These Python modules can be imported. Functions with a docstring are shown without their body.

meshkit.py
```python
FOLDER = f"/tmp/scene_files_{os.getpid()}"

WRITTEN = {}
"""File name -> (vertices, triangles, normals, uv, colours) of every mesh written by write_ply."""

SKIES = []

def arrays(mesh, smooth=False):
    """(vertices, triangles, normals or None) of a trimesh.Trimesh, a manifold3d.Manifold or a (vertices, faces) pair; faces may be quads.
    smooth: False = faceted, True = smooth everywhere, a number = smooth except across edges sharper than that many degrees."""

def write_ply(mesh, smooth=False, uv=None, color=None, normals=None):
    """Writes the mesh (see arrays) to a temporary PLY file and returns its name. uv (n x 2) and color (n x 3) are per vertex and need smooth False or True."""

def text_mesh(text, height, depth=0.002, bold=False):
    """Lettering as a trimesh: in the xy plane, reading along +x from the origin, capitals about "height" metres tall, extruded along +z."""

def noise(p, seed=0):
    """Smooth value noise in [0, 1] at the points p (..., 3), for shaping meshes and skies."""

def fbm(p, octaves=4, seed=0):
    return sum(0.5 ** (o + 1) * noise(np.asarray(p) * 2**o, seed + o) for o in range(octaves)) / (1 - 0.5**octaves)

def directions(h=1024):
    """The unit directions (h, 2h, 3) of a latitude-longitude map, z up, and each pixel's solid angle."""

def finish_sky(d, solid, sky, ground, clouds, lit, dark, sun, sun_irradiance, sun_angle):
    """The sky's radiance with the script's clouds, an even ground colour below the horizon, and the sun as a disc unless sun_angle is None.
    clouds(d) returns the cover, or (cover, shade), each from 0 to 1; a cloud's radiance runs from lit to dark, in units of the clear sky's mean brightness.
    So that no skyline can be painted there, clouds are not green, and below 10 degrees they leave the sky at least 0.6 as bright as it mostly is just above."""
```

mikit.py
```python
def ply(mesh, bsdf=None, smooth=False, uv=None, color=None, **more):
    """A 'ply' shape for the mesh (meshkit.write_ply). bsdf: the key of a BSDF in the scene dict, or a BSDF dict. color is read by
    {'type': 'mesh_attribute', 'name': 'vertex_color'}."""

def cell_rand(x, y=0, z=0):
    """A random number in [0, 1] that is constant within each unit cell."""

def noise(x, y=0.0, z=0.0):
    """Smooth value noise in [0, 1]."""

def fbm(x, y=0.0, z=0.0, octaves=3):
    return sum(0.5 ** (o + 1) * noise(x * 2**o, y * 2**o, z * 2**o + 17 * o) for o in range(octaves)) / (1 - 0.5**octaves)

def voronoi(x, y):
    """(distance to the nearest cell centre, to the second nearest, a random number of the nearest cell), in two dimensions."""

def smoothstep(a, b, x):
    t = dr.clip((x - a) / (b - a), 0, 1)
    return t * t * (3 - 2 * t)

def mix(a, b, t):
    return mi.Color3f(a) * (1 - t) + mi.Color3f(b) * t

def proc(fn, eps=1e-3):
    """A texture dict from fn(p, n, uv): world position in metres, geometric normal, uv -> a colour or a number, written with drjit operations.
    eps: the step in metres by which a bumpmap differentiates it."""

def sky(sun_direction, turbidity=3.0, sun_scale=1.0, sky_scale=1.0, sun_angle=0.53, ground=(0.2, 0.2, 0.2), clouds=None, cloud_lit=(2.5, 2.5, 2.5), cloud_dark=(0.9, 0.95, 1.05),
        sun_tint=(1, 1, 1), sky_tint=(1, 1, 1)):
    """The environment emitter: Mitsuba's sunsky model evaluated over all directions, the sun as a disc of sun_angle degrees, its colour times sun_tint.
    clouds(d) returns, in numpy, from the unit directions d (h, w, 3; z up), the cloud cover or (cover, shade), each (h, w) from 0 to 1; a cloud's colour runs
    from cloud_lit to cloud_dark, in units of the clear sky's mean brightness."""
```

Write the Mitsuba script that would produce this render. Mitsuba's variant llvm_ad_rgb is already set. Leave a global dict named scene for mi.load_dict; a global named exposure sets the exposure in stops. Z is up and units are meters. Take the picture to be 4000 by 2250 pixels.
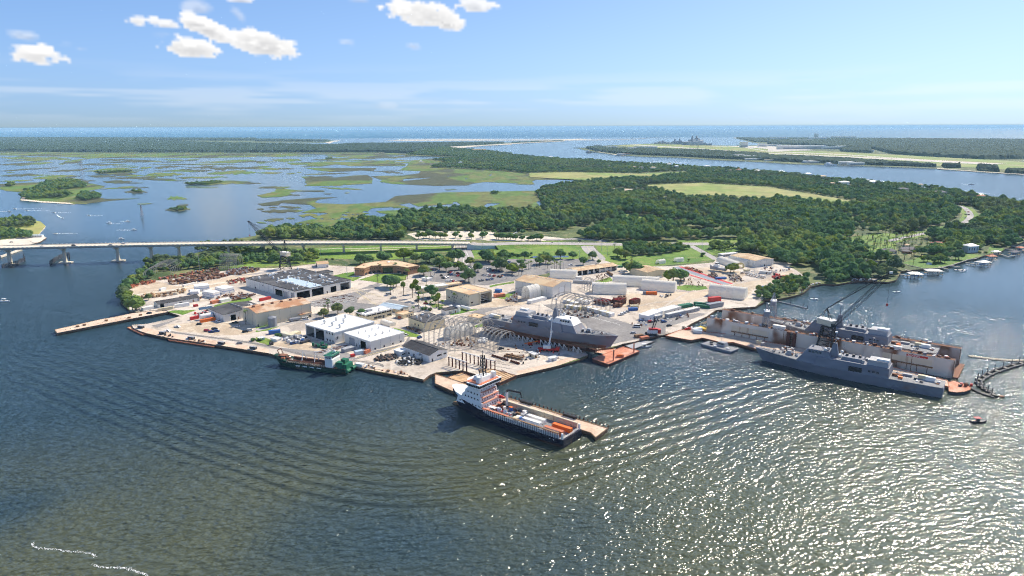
import math, random
import numpy as np, trimesh, shapely, shapely.geometry as sg
import mitsuba as mi, drjit as dr, mikit, meshkit
from mikit import noise, fbm, cell_rand, voronoi, smoothstep, mix
from shapely.ops import unary_union

scene, labels = {}, {}
T4 = mi.ScalarTransform4f
rng = np.random.default_rng(7)
random.seed(7)

# ---------------------------------------------------------------- camera
CAM_H, FOCAL, CX, CY, ROLL = 165.0, 2700.0, 2000.0, 1125.0, math.radians(0.17)
PITCH = math.atan((CY - 494.0) / FOCAL)
cp, sp_ = math.cos(PITCH), math.sin(PITCH)
cr, sr = math.cos(ROLL), math.sin(ROLL)
fwd = np.array([0, cp, -sp_])
up0 = np.array([0, sp_, cp])
right0 = np.array([1.0, 0, 0])
right = right0 * cr - up0 * sr
up = right0 * sr + up0 * cr
haze_density = 4.4e-5
scene['camera'] = dict(type='perspective', fov=2 * math.degrees(math.atan(2000 / FOCAL)), fov_axis='x', near_clip=1.0, far_clip=900000.0,
                       to_world=T4().look_at(origin=[0, 0, CAM_H], target=[0, float(fwd[1]), CAM_H + float(fwd[2])], up=up.tolist()),
                       medium={'type': 'ref', 'id': 'haze_air'})

# ---------------------------------------------------------------- daylight
SUN_AZ, SUN_EL = math.radians(45), math.radians(43)
sun_dir = [math.sin(SUN_AZ) * math.cos(SUN_EL), math.cos(SUN_AZ) * math.cos(SUN_EL), math.sin(SUN_EL)]
exposure = 2.4
# clouds: azimuth, elevation, half width, half height in degrees, tilt, strength
CLOUDS = [(-33.1, 4.57, 2.1, .8, .05, 1), (-33.7, 5.77, .9, .36, .1, .55), (-30.5, 5.17, .45, .22, 0, .45), (-31.4, 5.41, .6, .2, 0, .3), (-23.8, 5.51, 2.2, .78, .2, 1), (-22.4, 6.8, 1.8, .75, .4, 1.05),
          (-18.9, 5.96, 2.4, 1.08, .2, 1.1), (-27, 7.12, .8, .42, 0, .85), (-25.6, 7.1, 1.1, .42, .1, .8), (-25.6, 6.36, .9, .35, 0, .3), (-23, 8.27, 1, .6, 0, .5), (-20.4, 8.01, .5, .55, .3, .4), (-20.1, 8.95, .85, .2, 0, .7),
          (-6.8, 8.36, 2.9, 1.15, .15, 1.15), (-5.1, 7.89, 1.7, .85, .2, 1), (-2.7, 8.97, 1.9, .6, .1, .8), (-7.7, 6.06, .7, .28, .1, .6), (-12.7, 6.26, .6, .28, .1, .4), (-10.1, 1.65, 1.7, .38, 0, .3), (-11.7, 9.3, 1.2, .2, 0, .6)]
_r = np.random.default_rng(3)
for _k in range(60):
    _a = _r.uniform(-180, 180)
    if -75 < _a < 110: continue
    _e = _r.uniform(5, 38)
    CLOUDS.append((_a, _e, _r.uniform(1.5, 4) * (1 + _e / 25), _r.uniform(.7, 1.4) * (1 + _e / 25), _r.uniform(-.1, .3), 1))

def clouds(d):
    az = np.degrees(np.arctan2(d[..., 0], d[..., 1])); el = np.degrees(np.arcsin(d[..., 2]))
    q = np.stack([az * .42, el * .85, el * 0], -1)
    n1 = meshkit.fbm(q, 5, 1) - .5
    n2 = meshkit.fbm(q * 3.3 + 9, 4, 5) - .5
    nz = n1 * 1.3 + n2 * 1.35
    cover, shade = np.zeros(az.shape), np.zeros(az.shape)
    for a, e, rx, ry, tl, s in CLOUDS:
        du = (az - a + 180) % 360 - 180
        m = (np.abs(du) < rx * 2.2) & (np.abs(el - e) < ry * 3)
        u = du / rx
        v = (el[m] - e) / ry + tl * 2 * u[m] * min(1, 1 / ry)
        u = u[m]
        flat = np.where(v < 0, v * 1.35, v * .95)
        f = 1 - (u * u + flat * flat) + nz[m] * 1.15
        c = np.clip(f * (3.4 if s > .6 else .9), 0, 1) ** 1.15 * min(1, s)
        c = c * c * (3 - 2 * c) if s > .6 else c * .8
        new = c > cover[m]
        sh = np.clip(.46 - v * .75 - n2[m] * 1.7 - n1[m] * .4, 0, 1) * np.clip(f * 1.1, 0, 1)
        cc, ss = cover[m], shade[m]
        ss[new] = sh[new]
        shade[m] = ss; cover[m] = np.maximum(cc, c)
    st = meshkit.fbm(np.stack([az * .09, el * 1.6, el * 0 + 4], -1), 4, 11)
    veil = np.clip((st - .5) * 1.6, 0, .22) * np.exp(-((el - 2.2) / 1.5) ** 2)
    cover = np.maximum(cover, veil)
    return cover, shade * .8

scene['sky'] = mikit.sky(sun_dir, turbidity=3.0, clouds=clouds, cloud_lit=(3.1, 3.08, 3.05), cloud_dark=(1.25, 1.28, 1.36), ground=(.09, .2, .32), sky_tint=(.64, .67, .75), sun_tint=(.92, 1.0, 1.13))

# ---------------------------------------------------------------- turning points of the photograph into places
FR = dict(a=(0, 850, 2.576), b=(900, 850, 4.262), c=(1400, 850, 4.262), d=(1900, 850, 4.262), e=(2400, 900, 3.623), f=(2700, 1050, 4.262),
          g=(3200, 1050, 2.634), h=(1700, 1350, 3.369), i=(450, 1050, 4.262), j=(1000, 1100, 3.623), k=(1500, 1100, 3.623), l=(1900, 1100, 3.623),
          s=(0, 400, 2.576), t=(1000, 400, 2.576), u=(2000, 400, 2.576), v=(3000, 400, 2.576), p=(3000, 880, 5.152), q=(3500, 880, 5.152),
          y=(2500, 500, 3.435), z=(3700, 1350, 4.14), w=(0, 1400, 1.288), n=(0, 0, 1.0))

def px(fr, x, y):
    ox, oy, k = FR[fr]
    return ox + x / k, oy + y / k

def ray(X, Y):
    d = fwd + right * (X - CX) / FOCAL - up * (Y - CY) / FOCAL
    return d

def G(fr, x, y, z=0.0):
    d = ray(*px(fr, x, y))
    t = (z - CAM_H) / d[2]
    return np.array([d[0] * t, d[1] * t, z])

def Hgt(p, fr, x, y):
    """Height above p at which the upright line through p reaches the row of this point."""
    Y = px(fr, x, y)[1]
    r = np.asarray(p, float) - [0, 0, CAM_H]
    k = (CY - Y) / FOCAL
    # (r.up + h*up_z) = k*(r.fwd + h*fwd_z)
    return (k * (r @ fwd) - r @ up) / (up[2] - k * fwd[2])

def pts(s, z=0.0):
    """'t 1,2 3,4 u 5,6' -> world points"""
    out, fr = [], None
    for tok in s.split():
        if ',' in tok:
            x, y = tok.split(','); out.append(G(fr, float(x), float(y), z))
        else: fr = tok
    return np.array(out)

def poly(s, z=0.0):
    q = sg.Polygon(pts(s, z)[:, :2])
    return q if q.is_valid else q.buffer(0)

# ---------------------------------------------------------------- mesh builder
class MB:
    def __init__(self, org=(0, 0, 0), ang=0.0):
        self.v, self.f, self.n = [], [], 0
        self.o = np.array(org, float); self.c, self.s = math.cos(ang), math.sin(ang)
    def raw(self, v, f):
        v = np.asarray(v, float).reshape(-1, 3); f = np.asarray(f, int)
        if f.ndim == 2 and f.shape[1] == 4: f = np.vstack([f[:, [0, 1, 2]], f[:, [0, 2, 3]]])
        self.v.append(v); self.f.append(f + self.n); self.n += len(v); return self
    def box(self, x, y, z, sx, sy, sz, a=0.0):
        """centred at x, y; from z up to z + sz"""
        c, s = math.cos(a), math.sin(a); hx, hy = sx / 2, sy / 2
        b = [(x + c * p - s * q, y + s * p + c * q) for p, q in ((-hx, -hy), (hx, -hy), (hx, hy), (-hx, hy))]
        return self.prism(b, z, z + sz)
    def bx(self, x0, x1, y0, y1, z0, z1):
        return self.prism([(x0, y0), (x1, y0), (x1, y1), (x0, y1)], z0, z1)
    def prism(self, b, z0, z1, top=None):
        n = len(b); top = b if top is None else top
        v = [(p[0], p[1], z0) for p in b] + [(p[0], p[1], z1) for p in top]
        f = []
        for k in range(n):
            j = (k + 1) % n; f += [(k, j, n + j), (k, n + j, n + k)]
        if n == 4: f += [(0, 2, 1), (0, 3, 2), (4, 5, 6), (4, 6, 7)]
        else:
            pg = sg.Polygon(b)
            tv, tf = trimesh.creation.triangulate_polygon(pg, engine='earcut')
            b3 = np.array([(p[0], p[1]) for p in b])
            idx = [int(np.argmin(((b3 - q) ** 2).sum(1))) for q in tv]
            f += [(idx[t[0]], idx[t[2]], idx[t[1]]) for t in tf] + [(n + idx[t[0]], n + idx[t[1]], n + idx[t[2]]) for t in tf]
        return self.raw(v, f)
    def tube(self, p, q, r, sides=4, r2=None):
        p, q = np.array(p, float), np.array(q, float); r2 = r if r2 is None else r2
        t = q - p; L = np.linalg.norm(t)
        if L < 1e-6: return self
        t /= L
        a = np.cross(t, [0, 0, 1] if abs(t[2]) < .9 else [1, 0, 0]); a /= np.linalg.norm(a); b = np.cross(t, a)
        th = (np.arange(sides) + .5) * 2 * math.pi / sides
        ring = np.cos(th)[:, None] * a + np.sin(th)[:, None] * b
        v = np.vstack([p + ring * r, q + ring * r2]); f = []
        for k in range(sides):
            j = (k + 1) % sides; f += [(k, j, sides + j), (k, sides + j, sides + k)]
        for k in range(1, sides - 1): f += [(0, k + 1, k), (sides, sides + k, sides + k + 1)]
        return self.raw(v, f)
    def path(self, P, r, sides=4):
        for a, b in zip(P[:-1], P[1:]): self.tube(a, b, r, sides)
        return self
    def cyl(self, x, y, z0, z1, r, sides=12, r2=None):
        return self.tube((x, y, z0), (x, y, z1), r, sides, r2)
    def ball(self, x, y, z, r, sub=1, sc=(1, 1, 1)):
        m = trimesh.creation.icosphere(subdivisions=sub)
        return self.raw(m.vertices * r * np.array(sc) + [x, y, z], m.faces)
    def loft(self, rings, caps=True, closed=True):
        n = len(rings[0]); v = np.vstack(rings); f = []
        for i in range(len(rings) - 1):
            for k in range(n if closed else n - 1):
                j = (k + 1) % n; a, b = i * n, (i + 1) * n
                f += [(a + k, a + j, b + j), (a + k, b + j, b + k)]
        if caps:
            for k in range(1, n - 1):
                f += [(0, k + 1, k)]; e = (len(rings) - 1) * n; f += [(e, e + k, e + k + 1)]
        return self.raw(v, f)
    def sheet(self, pg, z):
        for g in getattr(pg, 'geoms', [pg]):
            if g.geom_type != 'Polygon' or g.area < .01: continue
            v, f = trimesh.creation.triangulate_polygon(g, engine='earcut')
            f = np.array(f); a = v[f[:, 1]] - v[f[:, 0]]; b = v[f[:, 2]] - v[f[:, 0]]
            fl = (a[:, 0] * b[:, 1] - a[:, 1] * b[:, 0]) < 0
            f[fl] = f[fl][:, ::-1]
            self.raw(np.column_stack([v, np.full(len(v), z)]), f)
        return self
    def face(self, o, ux, uz, pg):
        """a flat polygon: 2-D (s, t) -> o + s*ux + t*uz"""
        for g in getattr(pg, 'geoms', [pg]):
            if g.geom_type != 'Polygon' or g.area < 1e-4: continue
            v, f = trimesh.creation.triangulate_polygon(g, engine='earcut')
            self.raw(np.asarray(o, float) + v[:, :1] * np.asarray(ux, float) + v[:, 1:2] * np.asarray(uz, float), f)
        return self
    def mesh(self):
        v = np.vstack(self.v); f = np.vstack(self.f)
        w = v.copy(); w[:, 0] = v[:, 0] * self.c - v[:, 1] * self.s; w[:, 1] = v[:, 0] * self.s + v[:, 1] * self.c
        return trimesh.Trimesh(w + self.o, f, process=False)

_used = {}
def new(name):
    k = _used.get(name, -1) + 1; _used[name] = k
    return name if k == 0 else f'{name}_{k:03d}'
def tag(key, label=None, cat=None, group=None, kind=None):
    d = {}
    if label: d['label'] = label
    if cat: d['category'] = cat
    if group: d['group'] = group
    if kind: d['kind'] = kind
    labels[key] = d; return key
def thing(name, label, cat, group=None): return tag(new(name), label, cat, group)
def part(root, name, mb, mat, smooth=False, label=None):
    if not mb.v: return None
    key = new(f'{root}__{name}')
    scene[key] = mikit.ply(mb.mesh(), mat, smooth)
    if label: labels[key] = {'label': label}
    return key
def solo(name, mb, mat, label, cat, group=None, smooth=False, kind=None):
    key = new(name); scene[key] = mikit.ply(mb.mesh(), mat, smooth)
    return tag(key, label, cat, group, kind)
def struct(name, mb, mat, smooth=False, kind='structure', label=None):
    key = new(name); scene[key] = mikit.ply(mb.mesh(), mat, smooth)
    d = {'kind': kind}
    if label: d['label'] = label
    labels[key] = d; return key

# ---------------------------------------------------------------- materials
def m_(name, col, rough=.75, metal=0.0, spec=.35):
    col = {'type': 'rgb', 'value': list(col)} if not isinstance(col, dict) else col
    scene[name] = {'type': 'twosided', 'b': {'type': 'principled', 'base_color': col, 'roughness': rough, 'metallic': metal, 'specular': spec}}
def P(fn, eps=.02): return mikit.proc(fn, eps)
def C(*a): return mi.Color3f(*a)

m_('white_paint', (.78, .78, .76), .5); m_('pale_wall', (.7, .69, .65), .7); m_('cream_wall', (.62, .55, .38), .7)
m_('dark_grey', (.06, .06, .065), .6); m_('black_steel', (.022, .022, .026), .5); m_('grey_steel', (.32, .33, .35), .55)
m_('frame_steel', (.36, .35, .33), .5); m_('red_paint', (.5, .035, .03), .5); m_('orange_paint', (.72, .16, .02), .5)
m_('rust', (.2, .095, .058), .85); m_('dark_rust', (.11, .045, .032), .85); m_('blue_paint', (.035, .12, .36), .5)
m_('green_paint', (.012, .13, .07), .5); m_('window_glass', (.02, .028, .035), .12, 0, .6); m_('car_white', (.75, .76, .78), .3)
m_('car_black', (.018, .018, .022), .3); m_('car_grey', (.22, .23, .25), .3); m_('car_silver', (.5, .51, .53), .3); m_('car_red', (.4, .02, .025), .3)
m_('car_blue', (.03, .08, .25), .3); m_('rubber', (.02, .02, .02), .8); m_('door_grey', (.35, .36, .38), .6)
m_('brick_tan', (.36, .2, .12), .85); m_('yellow_paint', (.6, .42, .05), .5); m_('pale_blue', (.42, .52, .6), .5)
m_('navy_grey', (.235, .25, .285), .5); m_('deck_grey', (.19, .2, .215), .7); m_('hull_navy', (.012, .017, .045), .45)
m_('rail_white', (.72, .72, .7), .5); m_('tyre_mark', (.2, .19, .18), .9); m_('trunk_bark', (.09, .065, .045), .9); m_('dry_frond', (.2, .14, .08), .9); m_('tyre', (.02, .02, .022), .8)
m_('foam', (.8, .83, .85), .8); m_('sand', (.56, .49, .38), .9); m_('marking', (.7, .7, .68), .7); m_('yellow_marking', (.6, .5, .22), .7)
m_('pipe_bronze', (.22, .13, .07), .7); m_('orange_roof', (.5, .17, .09), .7); m_('grey_shingle', (.2, .19, .2), .9)
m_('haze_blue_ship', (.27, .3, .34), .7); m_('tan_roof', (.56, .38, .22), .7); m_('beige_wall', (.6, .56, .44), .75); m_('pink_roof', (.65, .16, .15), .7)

def pr(name, fn, rough=.85, spec=.3, bump=None, eps=.05, metal=0.0):
    b = {'type': 'principled', 'base_color': P(fn), 'roughness': rough, 'specular': spec, 'metallic': metal}
    if bump: b = {'type': 'bumpmap', 'arbitrary': P(bump, eps), 'scale': 1.0, 'nested': b}
    scene[name] = {'type': 'twosided', 'b': b}

def f_concrete(p, n, uv):
    a = fbm(p.x * .035, p.y * .035, 1., 4); b = fbm(p.x * .16, p.y * .16, 7., 3); c = noise(p.x * .9, p.y * .9, 3.)
    jx = dr.abs(p.x * .83 + p.y * .56); jy = dr.abs(p.y * .83 - p.x * .56)
    col = mix(C(.44, .385, .325), C(.57, .515, .445), a * 1.6 - .3)
    col = mix(col, C(.30, .255, .20), smoothstep(.56, .78, b) * .65)
    col = mix(col, C(.22, .2, .18), smoothstep(.62, .74, fbm(p.x * .05 + 40, p.y * .05, 2., 4)) * .55)
    slab = dr.minimum(jx / 7.0 - dr.floor(jx / 7.0), jy / 7.0 - dr.floor(jy / 7.0))
    col = mix(col, C(.25, .23, .2), (1 - smoothstep(.0, .05, slab)) * .4)
    return col * (.9 + .2 * c)
pr('concrete', f_concrete)
def f_sand(p, n, uv):
    a = fbm(p.x * .03, p.y * .03, 11., 4); b = fbm(p.x * .2, p.y * .2, 5., 3)
    col = mix(C(.50, .41, .30), C(.40, .32, .23), smoothstep(.3, .7, a))
    return mix(col, C(.56, .5, .4), smoothstep(.52, .75, b) * .6) * (.88 + .24 * noise(p.x * 1.1, p.y * 1.1, 2.))
pr('dirt', f_sand)
def f_asphalt(p, n, uv):
    a = fbm(p.x * .05, p.y * .05, 21., 4); b = noise(p.x * .7, p.y * .7, 5.)
    return mix(C(.17, .165, .165), C(.26, .25, .24), a * 1.6 - .3) * (.85 + .3 * b)
pr('asphalt', f_asphalt)
def f_road(p, n, uv):
    a = fbm(p.x * .03, p.y * .03, 2., 4)
    return mix(C(.3, .285, .27), C(.4, .38, .36), a * 1.6 - .3) * (.92 + .16 * noise(p.x * .8, p.y * .8, 5.))
pr('road_grey', f_road)
def f_grass(p, n, uv):
    a = fbm(p.x * .02, p.y * .02, 3., 4); b = fbm(p.x * .12, p.y * .12, 9., 3)
    col = mix(C(.075, .17, .022), C(.15, .24, .035), smoothstep(.3, .7, a))
    col = mix(col, C(.25, .24, .08), smoothstep(.55, .8, b) * .5)
    return col * (.75 + .5 * noise(p.x * .9, p.y * .9, 1.))
pr('grass', f_grass)
def f_scrub(p, n, uv):
    a = fbm(p.x * .02, p.y * .02, 5., 4); b = fbm(p.x * .11, p.y * .11, 8., 3)
    col = mix(C(.05, .085, .028), C(.11, .14, .045), smoothstep(.35, .65, a))
    col = mix(col, C(.24, .21, .11), smoothstep(.55, .75, b) * .6)
    return col * (.7 + .6 * noise(p.x * .6, p.y * .6, 1.))
pr('scrub', f_scrub)
def f_marsh(p, n, uv):
    a = fbm(p.x * .008 + 3, p.y * .0035, 5., 4); b = fbm(p.x * .03, p.y * .012, 8., 4)
    col = mix(C(.085, .15, .028), C(.13, .145, .04), smoothstep(.42, .62, b))
    col = mix(col, C(.055, .06, .035), smoothstep(.46, .58, a) * .9)
    return col * (.7 + .6 * fbm(p.x * .1, p.y * .05, 1., 2))
pr('marsh_grass', f_marsh)
def f_field(p, n, uv):
    a = fbm(p.x * .01, p.y * .006, 15., 4)
    col = mix(C(.2, .27, .06), C(.3, .29, .1), smoothstep(.4, .68, a))
    return col * (.8 + .4 * fbm(p.x * .06, p.y * .03, 1., 2))
pr('field_grass', f_field)
def f_leaf(p, n, uv):
    a = noise(p.x * .11, p.y * .11, 2.); b = fbm(p.x * .012, p.y * .012, 6., 3); c = noise(p.x * .8, p.y * .8, p.z * .8)
    col = mix(C(.045, .095, .042), C(.085, .145, .05), a)
    col = mix(col, C(.15, .19, .05), smoothstep(.54, .7, fbm(p.x * .017, p.y * .011, 13., 3)) * .55)
    col = mix(col, C(.16, .175, .035), smoothstep(.62, .9, noise(p.x * .09 + 50, p.y * .09, 4.)) * .7)
    col = mix(col, C(.075, .075, .05), smoothstep(.58, .74, b) * .45)
    return col * (1.25 + 1.55 * c)
scene['foliage'] = {'type': 'principledthin', 'base_color': P(f_leaf), 'roughness': .7, 'diff_trans': .8}
def f_leaf2(p, n, uv):
    c = noise(p.x * .7, p.y * .7, p.z * .7); a = noise(p.x * .07, p.y * .07, 2.)
    return mix(C(.075, .13, .022), C(.14, .185, .03), a) * (1. + 1.2 * c)
scene['foliage_light'] = {'type': 'principledthin', 'base_color': P(f_leaf2), 'roughness': .7, 'diff_trans': .8}
def f_planks(p, n, uv):
    k = p.x * .6 - p.y * .8; q = dr.floor(k / .9)
    return mix(C(.42, .26, .13), C(.58, .41, .25), cell_rand(q, 3)) * (.75 + .5 * fbm(p.x * .4, p.y * .4, 1., 3))
pr('timber_deck', f_planks)
def f_rustdeck(p, n, uv):
    a = fbm(p.x * .12, p.y * .12, 1., 4)
    return mix(C(.5, .2, .12), C(.62, .36, .26), smoothstep(.3, .7, a)) * (.85 + .3 * noise(p.x * .9, p.y * .9, 1.))
pr('red_deck', f_rustdeck)
def f_dock(p, n, uv):
    s = fbm((p.x + p.y) * .5, p.z * .05, 3., 3); low = fbm(p.x * .06, p.y * .06, p.z * .06, 3)
    col = mix(C(.74, .7, .61), C(.58, .55, .49), low * 1.5 - .2)
    r = smoothstep(.45, .66, s) * (.35 + .65 * smoothstep(.32, .56, low))
    return mix(col, C(.2, .09, .045), r)
pr('dock_steel', f_dock)
def f_stain(p, n, uv):
    s = fbm((p.x - p.y) * .35, p.z * .05, 5., 3)
    return mix(C(.63, .57, .44), C(.36, .21, .11), smoothstep(.62, .82, s) * .5)
pr('tan_wall', f_stain)
def f_rustroof(p, n, uv):
    a = fbm(p.x * .1, p.y * .1, 1., 4)
    return mix(C(.42, .22, .12), C(.55, .42, .3), smoothstep(.35, .65, a))
pr('rust_roof', f_rustroof)
def f_fabric(p, n, uv):
    a = fbm(p.x * .2, p.y * .2, p.z * .2, 3)
    return mix(C(.86, .85, .8), C(.72, .7, .63), smoothstep(.5, .85, a) * .6)
scene['tent_fabric'] = {'type': 'principledthin', 'base_color': P(f_fabric), 'roughness': .6, 'diff_trans': .7}
def f_roofw(p, n, uv):
    a = fbm(p.x * .1, p.y * .1, 3., 4)
    return mix(C(.85, .85, .83), C(.68, .67, .63), smoothstep(.5, .75, a) * .6)
pr('white_roof', f_roofw, .5)
def f_roofd(p, n, uv):
    a = fbm(p.x * .1, p.y * .1, 3., 4)
    return mix(C(.055, .056, .062), C(.10, .1, .105), smoothstep(.4, .7, a)) * (.85 + .3 * noise(p.x * .5, p.y * .5, 1.))
pr('dark_roof', f_roofd, .8)
def f_rooftan(p, n, uv):
    a = fbm(p.x * .1, p.y * .1, 3., 4)
    return mix(C(.60, .46, .29), C(.5, .34, .2), smoothstep(.4, .7, a))
pr('pale_tan_roof', f_rooftan, .7)
def f_hull(p, n, uv):
    s = fbm((p.x + p.y) * .3, p.z * .12, 3., 4); t = noise(p.x * .12, p.y * .12, p.z * .3)
    return mix(C(.185, .2, .24) * (.85 + .3 * t), C(.2, .12, .09), smoothstep(.6, .8, s) * .6)
pr('naval_hull', f_hull, .5)
def f_osv(p, n, uv):
    s = fbm((p.x + p.y) * .25, p.z * .3, 3., 4); low = 1 - smoothstep(.2, 3., p.z)
    return mix(C(.008, .011, .027), C(.1, .055, .035), smoothstep(.6, .8, s) * (.25 + .6 * low))
pr('supply_hull', f_osv, .5)
def f_green(p, n, uv):
    s = fbm((p.x + p.y) * .25, p.z * .25, 3., 4)
    return mix(C(.01, .05, .034), C(.07, .05, .035), smoothstep(.5, .75, s))
pr('dredger_hull', f_green, .55)
def f_junk(p, n, uv):
    r = cell_rand(p.x * .7, p.y * .7, p.z * .7)
    col = mix(C(.2, .08, .045), C(.3, .27, .23), r)
    return mix(col, C(.5, .48, .45), smoothstep(.85, .9, r))
pr('scrap', f_junk)
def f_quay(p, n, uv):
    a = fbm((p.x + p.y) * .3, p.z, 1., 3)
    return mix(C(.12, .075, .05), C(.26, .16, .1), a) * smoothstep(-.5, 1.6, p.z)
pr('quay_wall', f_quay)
def f_paving(p, n, uv):
    return mix(C(.5, .45, .37), C(.62, .56, .46), fbm(p.x * .15, p.y * .15, 1., 3))
pr('pale_concrete', f_paving)

def f_pier(p, n, uv):
    return mix(C(.5, .355, .25), C(.62, .5, .39), fbm(p.x * .12, p.y * .12, 4., 4) * 1.5 - .25) * (.88 + .24 * noise(p.x * .9, p.y * .9, 2.))
pr('pier_deck', f_pier)

# water: ripples are relief, not colour
WD = math.radians(28)
def f_wave(p, n, uv):
    x, y = p.x, p.y
    def wv(th, L, st, seed):
        c, s = math.cos(th), math.sin(th)
        return noise((x * c + y * s) / (L * st), (y * c - x * s) / L, seed)
    gust = (.55 + .9 * fbm(x * .006, y * .006, 3., 3)) * (1 - .97 * smoothstep(560., 960., y + .35 * x) * (1 - .6 * smoothstep(200., 1500., x))) * (1 - .97 * smoothstep(1500., 3500., y))
    h = .42 * wv(WD, 8., 4., 1.) + .30 * wv(WD + .25, 3.4, 2.6, 2.) + .40 * wv(WD - .3, 1.7, 1.8, 3.) + .27 * wv(WD + .1, .95, 1.5, 4.) + .09 * wv(WD, .5, 1.5, 5.)
    # bow waves of a boat that has passed: long arcs
    hy = HYP[0] + dr.sqrt(HYP[1] ** 2 + dr.square(HYP[2] * (x - HYP[3])))
    d = (y - hy)
    band = smoothstep(-8., 6., d) * (1 - smoothstep(46., 95., d)) * (1 - smoothstep(120., 380., dr.abs(x - HYP[3] + 60)))
    arc = dr.sin(d * (2 * math.pi / 9.5) + 2.2 * fbm(x * .03, y * .03, 9., 2)) * band
    return h * gust * 1.3 + .5 * arc
_o = pts('w 0,120 650,400 1100,600 1600,740 2100,790 2576,720')
from scipy.optimize import least_squares
_fit = least_squares(lambda q: q[0] + np.sqrt(q[1] ** 2 + (q[2] * (_o[:, 0] - q[3])) ** 2) - _o[:, 1], [200, 50, .6, -20])
HYP = [float(t) for t in _fit.x]
def f_wcol(p, n, uv):
    sh = fbm(p.x * .008, p.y * .008, 31., 3)
    return mix(C(.018, .042, .056), C(.07, .08, .044), smoothstep(.2, .56, sh) * (1 - .95 * smoothstep(280., 460., p.y - .25 * p.x)))
scene['water_surface'] = {'type': 'bumpmap', 'arbitrary': P(f_wave, .06), 'scale': 1.0,
                          'nested': {'type': 'principled', 'base_color': P(f_wcol), 'roughness': .15, 'specular': .45}}
m_('far_canopy_shade_tint', (.03, .058, .032), .9, 0, .1)  # leaf colour darkened to carry the shade crowns cast on each other
m_('ocean_water', (.035, .15, .26), .5, 0, .15)
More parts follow.
